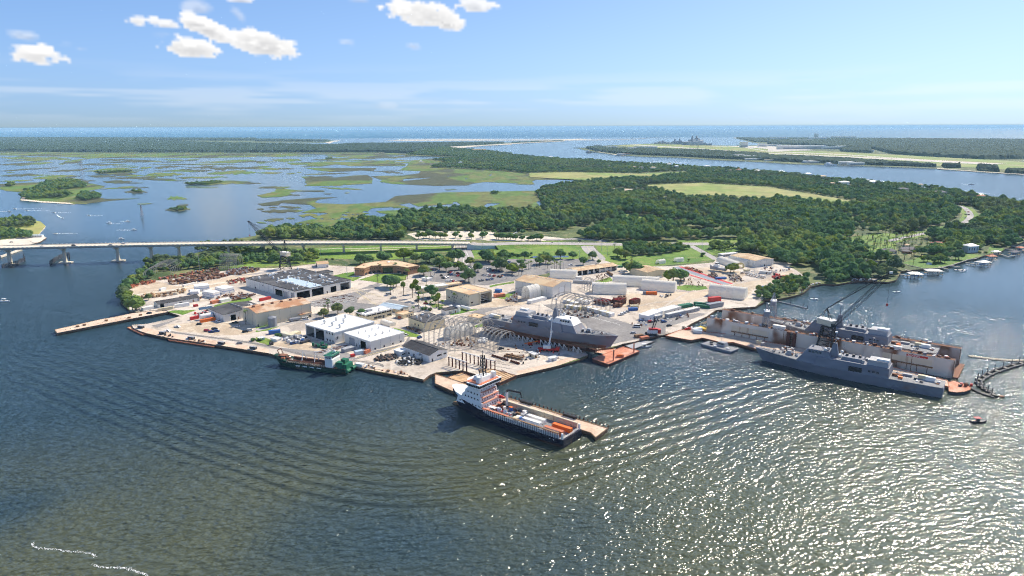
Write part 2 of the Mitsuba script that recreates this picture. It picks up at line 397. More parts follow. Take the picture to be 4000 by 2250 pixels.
# ================================================================ WATER
def polar_sheet(z, rmax):
    rad = [0.0, 60.0]
    while rad[-1] < rmax: rad.append(rad[-1] * 1.28)
    ns = 72; v = [[0, 0, z]]; f = []
    for r in rad[1:]:
        for k in range(ns): v.append([r * math.sin(k * 2 * math.pi / ns), r * math.cos(k * 2 * math.pi / ns), z])
    for k in range(ns): f.append((0, 1 + (k + 1) % ns, 1 + k))
    for i in range(1, len(rad) - 1):
        for k in range(ns):
            a, b = 1 + (i - 1) * ns, 1 + i * ns; j = (k + 1) % ns
            f += [(a + k, a + j, b + j), (a + k, b + j, b + k)]
    return MB().raw(v, f)
struct('water', polar_sheet(0, 9000), 'water_surface')
struct('sea', polar_sheet(-.05, 45000), 'ocean_water')

def rough(P2, amp, step, seed=0):
    """an outline with a natural, uneven edge"""
    out = []; P2 = np.asarray(P2)[:, :2]
    for a, b in zip(P2, np.roll(P2, -1, 0)):
        n = max(1, min(40, int(np.linalg.norm(b - a) / step)))
        for k in range(n): out.append(a + (b - a) * k / n)
    out = np.array(out)
    q = np.column_stack([out / (step * 1.7), np.full(len(out), seed * 3.1)])
    out = out + np.column_stack([meshkit.fbm(q, 3, 1) - .5, meshkit.fbm(q, 3, 8) - .5]) * 2 * amp
    g = sg.Polygon(out)
    return g if g.is_valid else g.buffer(0)

def ground(name, pg, z, mat, base=-1.0, wall=None, kind='structure'):
    """a sheet with an upright edge down to base"""
    mb = MB().sheet(pg, z)
    key = struct(name, mb, mat, kind=kind)
    if base is not None:
        w = MB()
        for g in getattr(pg, 'geoms', [pg]):
            for ring in [g.exterior, *g.interiors]:
                c = np.array(ring.coords)[:, :2]
                for a, b in zip(c[:-1], c[1:]): w.raw([[*a, base], [*b, base], [*b, z], [*a, z]], [[0, 1, 2, 3]])
        k2 = part(key, 'bank', w, wall or mat)
    return key

# ================================================================ THE NEAR SHORE
LZ = 2.0
near_s = ('b 20,365 a 2340,215 2200,285 1890,380 1580,400 1465,455 1452,490 1475,525 1380,572 1280,645 1208,740 1215,850 1300,928 1308,950 '
          '1500,940 1680,942 1828,996 i 1085,790 950,825 540,915 275,935 300,985 440,1048 545,1080 880,1150 1700,1270 2000,1320 2557,1408 '
          'j 310,1050 800,1110 1400,1205 1700,1270 2174,1358 k 330,1330 560,1388 640,1325 735,1288 1110,1258 1420,1345 1870,1328 '
          'l 420,1330 1000,1195 1300,1110 1440,1042 1365,955 1480,930 1560,960 1800,930 1930,880 2100,850 2300,790 2536,745 '
          'n 2615,1302 2660,1288 2705,1262 2760,1236 2795,1212 2865,1203 2950,1198 2986,1178 2968,1172 f 1420,505 1600,472 1780,432 1870,392 1990,292 2190,246 2400,260 '
          'p 1680,1132 1900,1112 2200,1132 2420,1142 2576,1102 q 60,1000 100,930 230,905 560,875 850,862 1120,802 1450,692 1620,667 1800,602 2130,522 2200,472 2576,325 '
          'n 4150,900 4300,840 v 2576,1045 2300,985 1900,905 1500,845 1300,830 900,800 480,757 0,705 u 2100,672 1700,647 1300,620 1000,600 600,577 0,532 '
          't 2576,520 2480,503 2330,492 2200,470 1900,452 1700,470 1580,520 1500,520 1500,535 1900,545 2100,555 1780,575 1930,598 1750,655 2000,660 2576,695 u 170,715 780,795 340,848 240,910 300,1000 330,1085 '
          't 2576,1098 2150,1080 1500,1122 1420,1150 1400,1195 1150,1235 850,1255 720,1265 480,1292 130,1318 60,1330')
near = poly(near_s, LZ)
near = unary_union([near]).buffer(0)
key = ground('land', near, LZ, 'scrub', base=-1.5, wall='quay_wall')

def patch(name, s, dz, mat, clip=True, rough_by=0):
    P_ = pts(s, LZ)
    g = rough(P_, rough_by, rough_by * 3) if rough_by else sg.Polygon(P_[:, :2]).buffer(0)
    if clip: g = g.intersection(near.buffer(-.02))
    return struct(name, MB().sheet(g, LZ + dz), mat), g

yard_s = ('a 1308,945 1290,860 1400,770 1310,700 1430,650 1700,620 2220,540 2576,505 b 60,850 380,845 720,840 1050,815 1420,770 1640,790 c 300,840 1010,800 1180,880 1330,850 1700,880 '
          'd 1000,1000 1500,700 1900,690 2190,790 e 240,520 820,505 1400,455 1430,420 1480,350 1660,350 1900,330 2240,430 2536,470 p 420,830 560,900 700,1000 750,1060 200,1200 '
          'f 1060,640 850,700 250,810 n 2760,1240 2660,1290 2600,1310 l 2536,760 2100,855 1560,965 1440,1045 k 2174,1230 1870,1325 1400,1342 1110,1255 735,1285 560,1386 330,1328 j 2174,1356 1400,1204 800,1109 310,1048 '
          'i 2557,1406 2000,1318 1700,1268 880,1148 545,1078 440,1046 300,983 275,935 540,913 950,823 1085,788 1050,770 a 1680,945')
_, yard = patch('yard_paving', yard_s, .05, 'concrete')
# bare sand and dirt
dirt = [('e 300,900 900,880 1300,840 1300,780 1700,760 2150,690 2500,560 2536,600 2300,720 1960,830 1840,1000 1300,960 900,1060 500,1180 200,1130 0,1000', 0),
        ('i 230,460 600,480 1200,330 1700,300 2160,220 2400,30 2300,20 1900,130 1400,260 1000,290 780,230 500,200 250,260', 0), ('i 850,930 1500,880 2200,930 2400,1010 2200,1100 1700,1110 1100,1050 840,960', 0),
        ('j 230,850 800,830 1180,960 900,1000 500,940 200,900', 0), ('e 860,560 1300,520 1900,600 1700,760 1500,740 1050,590', 0), ('k 1580,260 1870,180 2000,330 1600,360 1380,360', 0), ('e 0,900 1300,880 1200,1000 200,1060', 0)]
for s, _ in dirt: patch('bare_ground', s, .08, 'dirt', rough_by=3)
asph = ['c 1040,800 1330,830 1750,780 2100,720 d 420,690 1500,690 1900,715 1890,760 1350,840 1290,870 450,1050 0,1130 c 1700,1110 1200,1065 1000,1000',
        'j 0,905 320,960 820,1040 1400,1110 1900,970 2100,880 2174,860 2174,760 2090,885 1640,990 1410,1080 1280,1000 900,990',
        'b 1100,1449 2120,1230 2557,1160 c 0,1200 320,1090 400,1110 0,1340 j 1420,300 1750,330 1900,250 2174,310 k 330,320 700,370 500,430 j 2000,480 1420,400 1250,440 900,520 700,470 840,450 1250,390',
        'k 1150,440 1440,470 1430,440 1860,330 1580,370 1370,380 1200,450', 'l 1180,300 1480,430 2100,620 2536,640 2536,740 1900,860 1560,950 1400,600 1100,480 800,330', 'e 330,1290 740,1210 1200,1170 1310,1180 880,1330 600,1400 300,1380']
for s in asph: patch('asphalt_apron', s, .11, 'asphalt')
walk = ['i 640,930 1100,800 1000,860 700,960 840,1040 860,1060 620,940', 'j 1150,880 400,640 0,740']
# grass inside the yard
grass = ['j 0,790 110,780 250,850 190,900 0,850', 'j 0,620 200,590 290,600 350,625 180,690 0,720', 'k 130,655 310,690 510,760 470,790 280,770 200,720', 'b 1720,960 2060,900 2060,960 1990,990 2200,990 2040,1060 1750,1000',
         'c 0,1040 300,940 700,930 830,960 780,1040 560,1090 400,1100 180,1060', 'k 620,310 900,330 700,370', 'k 1060,380 1360,400 930,480', 'l 0,540 380,720 300,760 0,640', 'd 30,1140 450,1060 455,1090 60,1160', 'i 1640,610 2240,470 2300,520 1640,650',
         'i 880,710 1130,770 1350,690 1000,690', 'k 1250,640 1480,560 1570,600 1330,650', 'e 850,800 1000,770 1300,790 1330,830 1080,860 860,830', 'd 1800,1060 2060,990 2100,1060 1850,1090', 'd 150,1330 480,1230 500,1300 300,1360']
for s in grass: patch('grass_patch', s, .14, 'grass', rough_by=1.5)
# verge and fields north of the yard
grass2 = ['c 0,480 1680,440 1700,560 1200,570 900,660 500,700 0,580', 'd 100,458 1500,470 1580,490 1690,620 1680,670 1480,690 500,690 0,680 c 1930,690 1890,540 2230,460',
          'd 1810,480 2290,480 2400,640 2557,640 2557,800 2200,800 1900,710 1940,660', 'e 0,400 620,330 760,330 1070,230 1300,330 1430,415 1000,470 600,500 200,520 0,470', 'e 1140,210 1700,190 1780,290 1480,340 1380,350',
          'b 0,600 1500,500 2557,460 2557,700 1500,680 1450,760 300,830 0,840', 'e 880,140 1600,110 1900,130 1800,170 920,175', 'd 930,395 1350,395 1200,410 930,412', 'd 2080,395 2290,400 2290,420 2080,415',
          'q 170,740 500,640 1050,700 1350,570 1750,600 1450,690 1120,800 850,860 560,872 180,790', 'q 1880,430 2200,470 2130,520 1830,570', 'p 1400,280 2300,160 2576,170 2576,560 2000,600 1950,480 1400,330']
for s in grass2: patch('grass_field', s, .04, 'grass', rough_by=2)
patch('meadow', 'u 1240,842 1300,832 1900,810 2576,850 v 0,852 500,932 900,1002 1045,1030 900,1058 600,1048 300,1010 0,985 u 2576,990 2200,978 2280,942 1800,952 1500,885', .04, 'field_grass', rough_by=8)
patch('marsh_meadow', 'u 170,712 560,702 1280,717 1740,697 1740,725 1300,760 900,785 560,772 180,752', .04, 'field_grass', clip=False, rough_by=8)
patch('marsh_meadow', 'u 1040,1110 1250,1140 1500,1170 1640,1215 1400,1205 1180,1195 1100,1150', .04, 'field_grass', rough_by=6)
for s in ('u 1000,865 1250,872 1330,895 1200,905 1050,880', 'u 1480,965 1600,990 1560,1003', 'u 1640,1108 1990,1128 2010,1117', 'u 2200,1105 2560,1115 2500,1131 2210,1127'): patch('sandy_clearing', s, .05, 'dirt', rough_by=4)
patch('gravel_lot', 'c 820,275 1000,232 1800,222 2240,238 2450,300 2560,300 2560,375 1000,370', .04, 'pale_concrete', rough_by=1.5)
patch('gravel_lot', 'd 0,240 380,310 960,310 1300,345 930,390 0,385', .04, 'pale_concrete')
patch('retention_pond', 'd 720,660 800,640 1360,635 1380,660 1000,670 730,675', .06, 'window_glass')
patch('quay_edge', 'j 310,1050 1400,1205 2174,1358 2174,1300 1400,1165 310,1000', .13, 'pier_deck')
patch('quay_edge', 'i 445,1048 545,1080 880,1150 1700,1270 2557,1408 2557,1340 1700,1200 1000,1090 560,990 420,980', .13, 'pier_deck')
patch('quay_edge', 'k 1890,1290 l 420,1330 1000,1195 1440,1042 1330,1020 900,1160 420,1270', .13, 'pier_deck')
patch('boat_strip', 'e 830,525 900,515 1690,762 1530,768', .12, 'navy_grey'); patch('boat_strip_stripe', 'e 905,515 950,512 1700,758 1640,760', .15, 'red_paint'); patch('boat_strip_stripe', 'e 1030,612 1030,628 1500,768 1540,768', .15, 'red_paint')
patch('puddle', 'i 1380,650 1600,620 1640,650 1400,690', .16, 'window_glass'); patch('puddle', 'i 600,950 1060,840 860,920 700,985', .16, 'asphalt')

# ================================================================ ROADS
def strip(name, P2, w, z, mat, off=0.0):
    P2 = np.asarray(P2, float); t = np.gradient(P2[:, :2], axis=0); t /= np.linalg.norm(t, axis=1)[:, None]; nrm = np.column_stack([-t[:, 1], t[:, 0]])
    zz = P2[:, 2] if P2.shape[1] > 2 and z is None else np.full(len(P2), z)
    L = np.column_stack([P2[:, :2] + nrm * (off + w / 2), zz]); R = np.column_stack([P2[:, :2] + nrm * (off - w / 2), zz])
    mb = MB(); n = len(P2)
    mb.raw(np.vstack([L, R]), [(n + k, n + k + 1, k + 1, k) for k in range(n - 1)])
    return struct(name, mb, mat) if name else mb
def smooth_line(P2, n=12):
    P2 = np.asarray(P2); t = np.linspace(0, len(P2) - 1, (len(P2) - 1) * n + 1)
    from scipy.interpolate import CubicSpline
    return CubicSpline(np.arange(len(P2)), P2)(t)
road_line = smooth_line(pts('v 1910,1040 1985,1068 2030,1115 2028,1165 1955,1220 1850,1252 1680,1296 1480,1338 1200,1400', LZ))
strip('road_verge', road_line, 26, LZ + .04, 'grass'); strip('shore_road', road_line, 10, LZ + .09, 'road_grey')
acc = smooth_line(pts('c 1745,440 1745,540 1790,640 1790,720 1760,800', LZ))
strip('access_road', acc, 20, LZ + .10, 'road_grey'); strip('road_marking', acc, .5, LZ + .15, 'marking', -3); strip('road_marking', acc, .5, LZ + .15, 'marking', 3); strip('sidewalk', acc, 3.5, LZ + .16, 'pale_concrete', 12.5 if acc[-1][1] > acc[0][1] else -12.5)
acc2 = smooth_line(pts('d 1680,470 1740,560 1830,640 1860,700', LZ))
strip('access_road', acc2, 18, LZ + .10, 'road_grey'); strip('road_marking', acc2, .5, LZ + .15, 'yellow_marking')
acc3 = smooth_line(pts('e 1080,215 1200,280 1330,350 1440,415', LZ)); strip('access_road', acc3, 9, LZ + .10, 'road_grey')
for s in ('b 1470,525 2000,515 2557,505 c 500,505 1100,485 1650,455', 'b 2000,550 2557,540 c 600,530 900,530'): strip('footpath', smooth_line(pts(s, LZ), 3), 3, LZ + .1, 'pale_concrete')

for s_, w_, m_n in [('b 80,975 700,905 1300,840', 5, 'road_grey'), ('i 250,450 1100,330 2150,180', 6, 'pale_concrete'), ('i 900,1040 1700,1150 2557,1280 j 700,1035 1400,1120 1800,1190', 1.4, 'tyre_mark'), ('i 900,1050 1700,1162 2557,1295 j 700,1050 1400,1138 1800,1210', 1.4, 'tyre_mark'), ('b 2557,1330 2100,1200 1900,1130', .5, 'yellow_marking'), ('j 1410,140 1700,330', .5, 'yellow_marking'), ('j 0,690 400,600 900,520', 8, 'road_grey'), ('j 1420,1085 1900,960 2174,880', .6, 'yellow_marking'),
                      ('l 1420,490 1700,560 1900,620', .5, 'marking'), ('k 900,980 1250,960 1500,900', 1.2, 'tyre_mark'), ('k 1230,960 1300,930 1480,960 1560,1010', .8, 'tyre_mark'), ('e 300,1080 900,1000 1250,960 1600,790 2200,690', 2.4, 'concrete'), ('e 500,1180 800,1020 1000,900 1150,850', 2, 'concrete'), ('l 30,1000 500,1000 1100,1110', .8, 'tyre_mark'), ('l 40,1180 360,1240', .7, 'tyre_mark'), ('l 0,1130 330,1190', .7, 'tyre_mark'), ('l 0,1090 250,1150', .7, 'tyre_mark')]:
    strip('yard_track', smooth_line(pts(s_, LZ), 6), w_, LZ + .17, m_n)

# ================================================================ MARSH
MZ = .45
def spindle(fr, x0, y0, x1, y1, th, seed):
    n = 22; r = np.random.default_rng(seed); up_, lo = [], []
    w = meshkit.fbm(np.column_stack([np.arange(n + 1) * .45, np.full(n + 1, seed * 7.7), np.zeros(n + 1)]), 3, 2)
    w2 = meshkit.fbm(np.column_stack([np.arange(n + 1) * .45, np.full(n + 1, seed * 7.7), np.full(n + 1, 9.)]), 3, 4)
    for k in range(n + 1):
        t = k / n; pf = max(.02, math.sin(math.pi * t)) ** .6 * th / 2
        x = x0 + (x1 - x0) * t; y = y0 + (y1 - y0) * t + (w2[k] - .5) * th * .6
        up_.append((x, y - pf * (.35 + 1.3 * w[k]))); lo.append((x, y + pf * (.4 + 1.1 * w2[k])))
    q = np.array([G(fr, x, y, MZ) for x, y in lo + up_[::-1]])
    return rough(q, 2.5, 14, seed)
SP = dict(s='0,560,720,570,35 0,625,540,610,25 590,620,830,590,30 740,630,1270,625,14 980,575,1600,590,20 1000,605,1640,590,14 1640,580,1850,580,14 1890,580,2010,572,10 1500,625,2420,622,12 2000,600,2576,595,16 2200,590,2576,580,14 '
            '0,690,590,655,14 490,700,950,665,16 830,695,1390,650,18 950,712,1400,695,30 1400,665,1530,650,18 1540,660,1810,640,22 1730,685,1930,675,18 2000,655,2180,640,20 2110,665,2460,660,30 2320,690,2490,685,10 0,740,440,728,25 330,765,770,735,30 '
            '0,795,330,780,14 60,706,150,706,8 1540,690,2090,695,14 1480,720,1860,720,28 2080,715,2576,705,40 1770,760,2290,750,18 1100,760,1500,760,16 1150,735,1450,735,12 1030,800,1330,795,28 1100,810,1450,810,10 1620,787,1880,787,6 1840,815,2540,800,36 '
            '1860,852,2020,850,9 1980,857,2200,857,6 1250,900,1490,900,28 1380,1022,1540,1018,10 1680,965,1880,970,35 1770,1040,1900,1030,25 1660,1080,1910,1072,28 1000,870,1500,855,12 860,912,1030,910,12 820,790,960,788,12 0,590,500,585,10 700,585,960,560,8',
          t='480,725,940,710,12 650,855,1070,878,14 1250,695,1480,712,16 680,920,760,920,9 890,912,950,908,8 250,855,350,850,12 60,1100,430,1085,30 230,1050,460,1060,20 120,1057,210,1057,10 430,1145,620,1130,28 870,1160,1110,1135,46 80,1190,280,1170,30 '
            '300,1165,400,1168,14 0,1075,80,1075,16 0,1205,110,1215,12 120,675,380,662,16 0,710,270,708,16 300,720,400,712,12 410,706,460,705,7 0,645,160,645,10 150,580,460,580,28 0,600,100,600,24 560,575,1580,550,26 1480,865,2120,855,38 700,535,1000,540,14 '
            '1150,590,1580,585,12 900,585,1200,580,8 0,612,110,608,6 1700,770,2100,765,10')
PG = dict(s=['0,500 420,495 2576,512 2576,548 2100,560 1500,555 900,562 600,545 0,532', '0,822 300,806 600,800 850,782 900,812 1060,842 1000,870 880,890 860,920 1060,972 1300,968 1400,966 1100,988 900,1012 860,1022 700,1020 400,1000 210,982 200,960 240,906 60,890 0,870'],
          t=['0,512 700,507 1200,505 1600,515 1580,530 1000,545 850,530 500,520 250,550 0,542', '300,607 700,600 1100,595 1400,605 1500,622 1500,640 1000,640 800,625 650,645 440,645 540,625 350,630',
             '480,658 900,660 1220,660 1180,690 1060,685 900,695 750,700 600,680', '10,935 200,895 200,870 280,868 430,885 690,885 680,900 400,895 330,910 380,930 230,950 60,958',
             '455,748 540,742 800,755 980,735 1120,730 1170,760 1170,815 900,825 700,840 480,838 520,825 490,800 500,775', '20,1020 260,985 640,955 820,953 640,975 550,990 620,1015 900,1025 1320,1000 1400,980 1480,975 1480,1050 1200,1060 1000,1090 860,1110 860,1145 790,1140 700,1110 450,1110 620,1065 540,1030 250,1010 220,1035 60,1040',
             '1210,1092 1500,1082 1880,1045 2000,1100 1500,1250 1200,1180 1160,1165 1380,1130 1250,1112', '390,1215 560,1175 1000,1180 1160,1190 1500,1180 1500,1260 1000,1262 700,1240 600,1220', '0,1292 130,1250 350,1235 600,1235 780,1250 1000,1260 1400,1220 1000,1400 0,1400',
             '1150,742 1480,735 1640,712 1650,690 1430,684 1510,648 1560,585 1800,560 2600,640 u 200,700 1740,690 1740,760 780,800 240,1000 330,1100 t 2576,1110 2150,1100 1700,1100 1500,1080 1400,1075 1300,1000 1400,945 1420,940 1900,905 2576,893 u 240,888 345,842 330,830 t 2576,822 2320,800 2130,835 1780,835 1450,832 1250,800 1270,780'])
WA = ['t 1240,812 1780,838 2110,838 2190,812 2320,800 2576,812 u 60,812 0,832 150,850 0,868 t 2440,862 2300,872 2210,868 2110,872 1480,885 1380,870', 'u 230,822 200,797 240,778 560,776 800,790 330,845 140,835',
      't 1430,1027 1540,1012 1640,1048 1970,1022 1980,1000 2020,1000 2080,1052 1900,1082 1840,1046 1650,1076 1500,1086 1250,1082 1230,1066 1350,1060 1560,1061', 't 2240,1072 2330,1015 2470,1015 2390,1040 2300,1062', 'u 200,1082 240,1060 330,1077',
      't 2340,735 2380,715 2360,740', 't 2100,765 2130,760 2110,775', 't 1480,770 1780,755 1640,775 1480,790', 't 1920,745 1990,722 1930,748', 't 1560,565 1900,560 1500,572 1480,580']
chunks = []
sd = 1
for fr, s in SP.items():
    for q in s.split():
        chunks.append(spindle(fr, *map(float, q.split(',')), sd)); sd += 1
_r = np.random.default_rng(88)
for fr, x1_, y0_, y1_, n_k in (('s', 2400, 590, 860, 36), ('t', 1500, 535, 700, 12), ('t', 900, 700, 1180, 12)):
    for _ in range(n_k): x_, y_ = _r.uniform(0, x1_), y0_ + (y1_ - y0_) * _r.uniform() ** 1.5; l_ = _r.uniform(90, 420); chunks.append(spindle(fr, x_, y_, x_ + l_, y_ - _r.uniform(-6, 12), _r.uniform(.03, .075) * l_ * (.5 + (y_ - 500) / 500), sd)); sd += 1
for fr, lst in PG.items():
    for q in lst:
        chunks.append(rough(pts(fr + ' ' + q, MZ), 5, 22, sd)); sd += 1
marsh = unary_union([c.buffer(0) for c in chunks])
wat = unary_union([rough(pts(q, MZ), 3, 16, 200 + k) for k, q in enumerate(WA)])
marsh = marsh.difference(wat).difference(near.buffer(.1))
big = [g for g in marsh.geoms if g.area > 120]
for g in sorted(big, key=lambda q: -q.area)[:190]:
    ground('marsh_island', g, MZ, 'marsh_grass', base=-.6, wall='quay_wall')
# mud rims where the grass meets the water
ground('river_point', rough(pts('s 0,1190 300,1180 410,1200 463,1243 410,1300 360,1345 470,1360 380,1412 200,1449 0,1460', .8), 3, 20, 77), .8, 'field_grass', base=-.8, wall='sand')
struct('landing_lot', MB().sheet(poly('s 0,1385 150,1365 330,1345 470,1360 380,1412 200,1449 0,1460', .9), .9), 'pale_concrete')
struct('island_beach', MB().sheet(rough(pts('s 205,985 400,1005 700,1022 760,1028 700,1010 400,992 250,975 270,900 230,900', .5), 2, 20, 78), .6), 'sand')

# ================================================================ FAR SHORES
FZ = 1.5
def far(name, s, mat, z=FZ, amp=12, step=60, seed=0):
    return ground(name, rough(pts(s, z), amp, step, seed), z, mat, base=-1, wall='sand')
far('far_shore', 's -300,356 700,357 2576,362 t 400,365 760,383 790,386 t 690,405 300,405 s 2400,408 1600,388 1580,392 2000,405 2576,420 t 500,410 700,425 1300,415 1850,408 2050,410 u 0,402 530,380 530,388 0,418 t 2300,432 2050,462 1880,458 1700,470 1200,512 0,515 s 2576,515 0,502 -300,502', 'scrub', amp=15, step=120, seed=11)
far('outer_beach', 't 1290,382 1500,374 2200,370 2576,376 u 0,372 300,374 700,366 780,374 1000,376 1400,362 1000,379 500,383 0,382 t 2000,385 1500,386', 'sand', amp=6, step=100, seed=12)
far('inlet_spit', 't 700,405 790,384 850,385 780,395 740,412', 'sand', amp=4, step=60, seed=13)
far('airfield_land', 'u 640,458 720,455 860,440 1050,428 1300,417 1500,412 2010,432 2300,437 2576,425 2400,400 2250,362 2225,355 2576,358 v 700,362 1150,368 1500,375 2576,378 n 4300,548 4500,700 v 2576,728 2300,712 1900,685 1700,665 1300,650 950,640 720,630 300,622 0,605 u 2576,603 2150,585 1650,555 1300,545 1050,530 870,505 730,480', 'scrub', amp=8, step=80, seed=14)
def far_patch(name, s, mat, dz=.5, seed=0, amp=0):
    P_ = pts(s, FZ)
    g = rough(P_, amp, 60, seed) if amp else sg.Polygon(P_[:, :2]).buffer(0)
    return struct(name, MB().sheet(g, FZ + dz), mat)
far_patch('airfield_grass', 'u 1050,432 1300,420 2010,436 2576,440 v 0,485 500,490 1100,520 1600,545 2300,580 2576,600 2576,690 2200,660 1650,640 1200,600 700,560 0,530 u 2576,520 1800,478 1430,470 1250,455', 'field_grass', .4)
far_patch('runway', 'u 1180,428 1260,425 v 0,508 900,548 2400,618 2200,628 900,560 0,516', 'pale_concrete', .8)
far_patch('taxiway', 'u 1300,424 2000,436 2576,445 v 0,485 1000,540 2250,608 2200,612 900,548 0,498 u 2576,462', 'concrete', .6) if 0 else None
far_patch('taxiway', 'v 0,490 700,520 1600,578 2250,612 2240,616 1600,584 700,526 0,496 u 2300,450 2000,442 2000,438 2300,444', 'pale_concrete', .7)
far_patch('apron', 'u 2200,442 2576,438 v 150,450 480,482 100,492 0,488 u 2576,470', 'pale_concrete', .9)
far_patch('shore_sand', 'v 1700,670 2000,690 2300,712 2576,728 2576,722 2200,700 1900,678 1700,662', 'sand', .7)
far_patch('shore_sand', 'u 870,500 1050,530 1150,535 950,512 870,494', 'sand', .7)
far_patch('meadow', 's 0,392 300,386 650,390 400,396', 'field_grass', .5); far_patch('meadow', 't 350,428 500,418 850,422 700,435', 'field_grass', .5)
far_patch('meadow', 't 1380,435 1560,430 1560,460 1400,462', 'field_grass', .5); far_patch('meadow', 'v 1050,440 1200,438 1230,455 1080,460', 'field_grass', .5)
far_patch('beach_strip', 't 1900,448 2050,462 2300,436 2576,424 u 0,418 530,390 530,384 0,412 t 2300,430', 'sand', .7)
far_patch('beach_strip', 'u 2225,356 2300,352 2400,356 2260,362', 'sand', .7)
far_patch('old_fort_lot', 't 2170,478 2310,478 2330,495 2180,497', 'sand', .6)
jl = pts('u 1000,379 1300,362 1400,355 1600,340', 0); mbj = MB()
for a, b in zip(jl[:-1], jl[1:]):
    n = 14
    for k in range(n): q = a + (b - a) * (k + .5) / n; mbj.box(q[0], q[1], -1, 18, np.linalg.norm(b - a) / n, 2.6, math.atan2(b[1] - a[1], b[0] - a[0]) - math.pi / 2)
solo('stone_jetty', mbj, 'dark_grey', 'long dark stone jetty running out into the ocean beside the river mouth', 'jetty')

# canopy of woods too far off to tell trees apart
def canopy(s, h, cell, seed, z=FZ):
    g = sg.Polygon(pts(s, z)[:, :2]).buffer(0)
    x0, y0, x1, y1 = g.bounds
    nx, ny = max(2, min(420, int((x1 - x0) / cell))), max(2, min(260, int((y1 - y0) / cell)))
    X, Y = np.meshgrid(np.linspace(x0, x1, nx), np.linspace(y0, y1, ny), indexing='ij')
    r = np.random.default_rng(seed); dx, dy = (x1 - x0) / nx, (y1 - y0) / ny
    X = X + r.uniform(-.35, .35, X.shape) * dx; Y = Y + r.uniform(-.35, .35, Y.shape) * dy
    ins = shapely.contains_xy(g, X, Y)
    q = np.stack([X / (cell * 3.5), Y / (cell * 3.5), X * 0 + seed], -1)
    hz = h * (.45 + .6 * meshkit.fbm(q, 3, seed) + .35 * r.uniform(0, 1, X.shape))
    thin = meshkit.fbm(np.stack([X / (cell * 16), Y / (cell * 16), X * 0 + seed], -1), 3, seed + 4)
    hz = np.where(ins, hz * np.clip((thin - .12) * 6, .35, 1), -3)
    v = np.stack([X, Y, z + hz], -1).reshape(-1, 3); idx = np.arange(nx * ny).reshape(nx, ny)
    f = np.stack([idx[:-1, :-1], idx[1:, :-1], idx[1:, 1:], idx[:-1, 1:]], -1).reshape(-1, 4)
    keep = ins.reshape(-1)[f].any(1)
    return MB().raw(v, f[keep])
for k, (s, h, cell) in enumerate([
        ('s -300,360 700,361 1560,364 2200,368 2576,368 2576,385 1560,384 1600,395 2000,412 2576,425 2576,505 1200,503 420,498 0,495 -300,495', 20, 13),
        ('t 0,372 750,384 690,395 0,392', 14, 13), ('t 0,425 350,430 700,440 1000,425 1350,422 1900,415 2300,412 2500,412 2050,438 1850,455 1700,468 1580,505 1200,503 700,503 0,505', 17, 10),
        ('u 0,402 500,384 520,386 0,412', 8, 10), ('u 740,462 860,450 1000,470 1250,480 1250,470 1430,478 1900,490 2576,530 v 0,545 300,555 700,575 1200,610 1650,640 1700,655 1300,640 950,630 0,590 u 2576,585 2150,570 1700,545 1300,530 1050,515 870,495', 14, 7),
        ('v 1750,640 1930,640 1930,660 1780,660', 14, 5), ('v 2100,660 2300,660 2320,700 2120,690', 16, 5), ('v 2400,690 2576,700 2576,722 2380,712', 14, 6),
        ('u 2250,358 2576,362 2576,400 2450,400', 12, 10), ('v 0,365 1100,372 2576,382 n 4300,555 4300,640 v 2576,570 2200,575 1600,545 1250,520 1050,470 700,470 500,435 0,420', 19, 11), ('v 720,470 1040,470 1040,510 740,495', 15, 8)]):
    struct('far_wood', canopy(s, h, cell, 31 + k), 'far_canopy_shade_tint', kind='stuff', label='far-off wood whose trees run together into one dark mass')
# ================================================================ TREES
def crown_mesh(seed, lumps, sub, leaves, rad=4.6, ht=4.4, base=3.0, leaf=1.15, flat=.75):
    r = np.random.default_rng(seed); mb = MB(); cs = []
    ico = trimesh.creation.icosphere(subdivisions=sub)
    for k in range(lumps):
        a = r.uniform(0, 2 * math.pi); q = math.sqrt(r.uniform(0, 1)) * rad * .68 if k else 0
        R = rad * r.uniform(.34, .56) if k else rad * .6
        c = np.array([q * math.cos(a), q * math.sin(a), base + ht * .42 + (1 - (q / rad) ** 2) * ht * r.uniform(.1, .5)])
        v = ico.vertices * (1 + r.uniform(-.24, .24, (len(ico.vertices), 1))) * R * [1, 1, flat] + c
        mb.raw(v, ico.faces); cs.append((c, R))
    lv, lf = [], []
    for k in range(leaves):
        c, R = cs[r.integers(len(cs))]
        d = r.normal(size=3); d[2] = abs(d[2]) * .9 - .15; d /= np.linalg.norm(d)
        p = c + d * R * [1, 1, flat] * r.uniform(.9, 1.22)
        a, b = r.normal(size=3), r.normal(size=3); a /= np.linalg.norm(a); b /= np.linalg.norm(b); s = leaf * r.uniform(.6, 1.3)
        n = len(lv); lv += [p + a * s * .6, p - a * s * .4 + b * s * .6, p - a * s * .3 - b * s * .5]; lf.append((n, n + 1, n + 2))
    if lv: mb.raw(lv, lf)
    return mb
def trunk_mesh(seed, h=4.6, r0=.42, rad=3.0):
    r = np.random.default_rng(seed); mb = MB()
    mb.tube((0, 0, -.6), (0, 0, h * .6), r0, 6, r0 * .7)
    for k in range(5):
        a = k * 1.256 + r.uniform(-.3, .3)
        mb.tube((0, 0, h * r.uniform(.4, .6)), (rad * .55 * math.cos(a), rad * .55 * math.sin(a), h * r.uniform(.95, 1.25)), r0 * .5, 5, r0 * .2)
    return mb
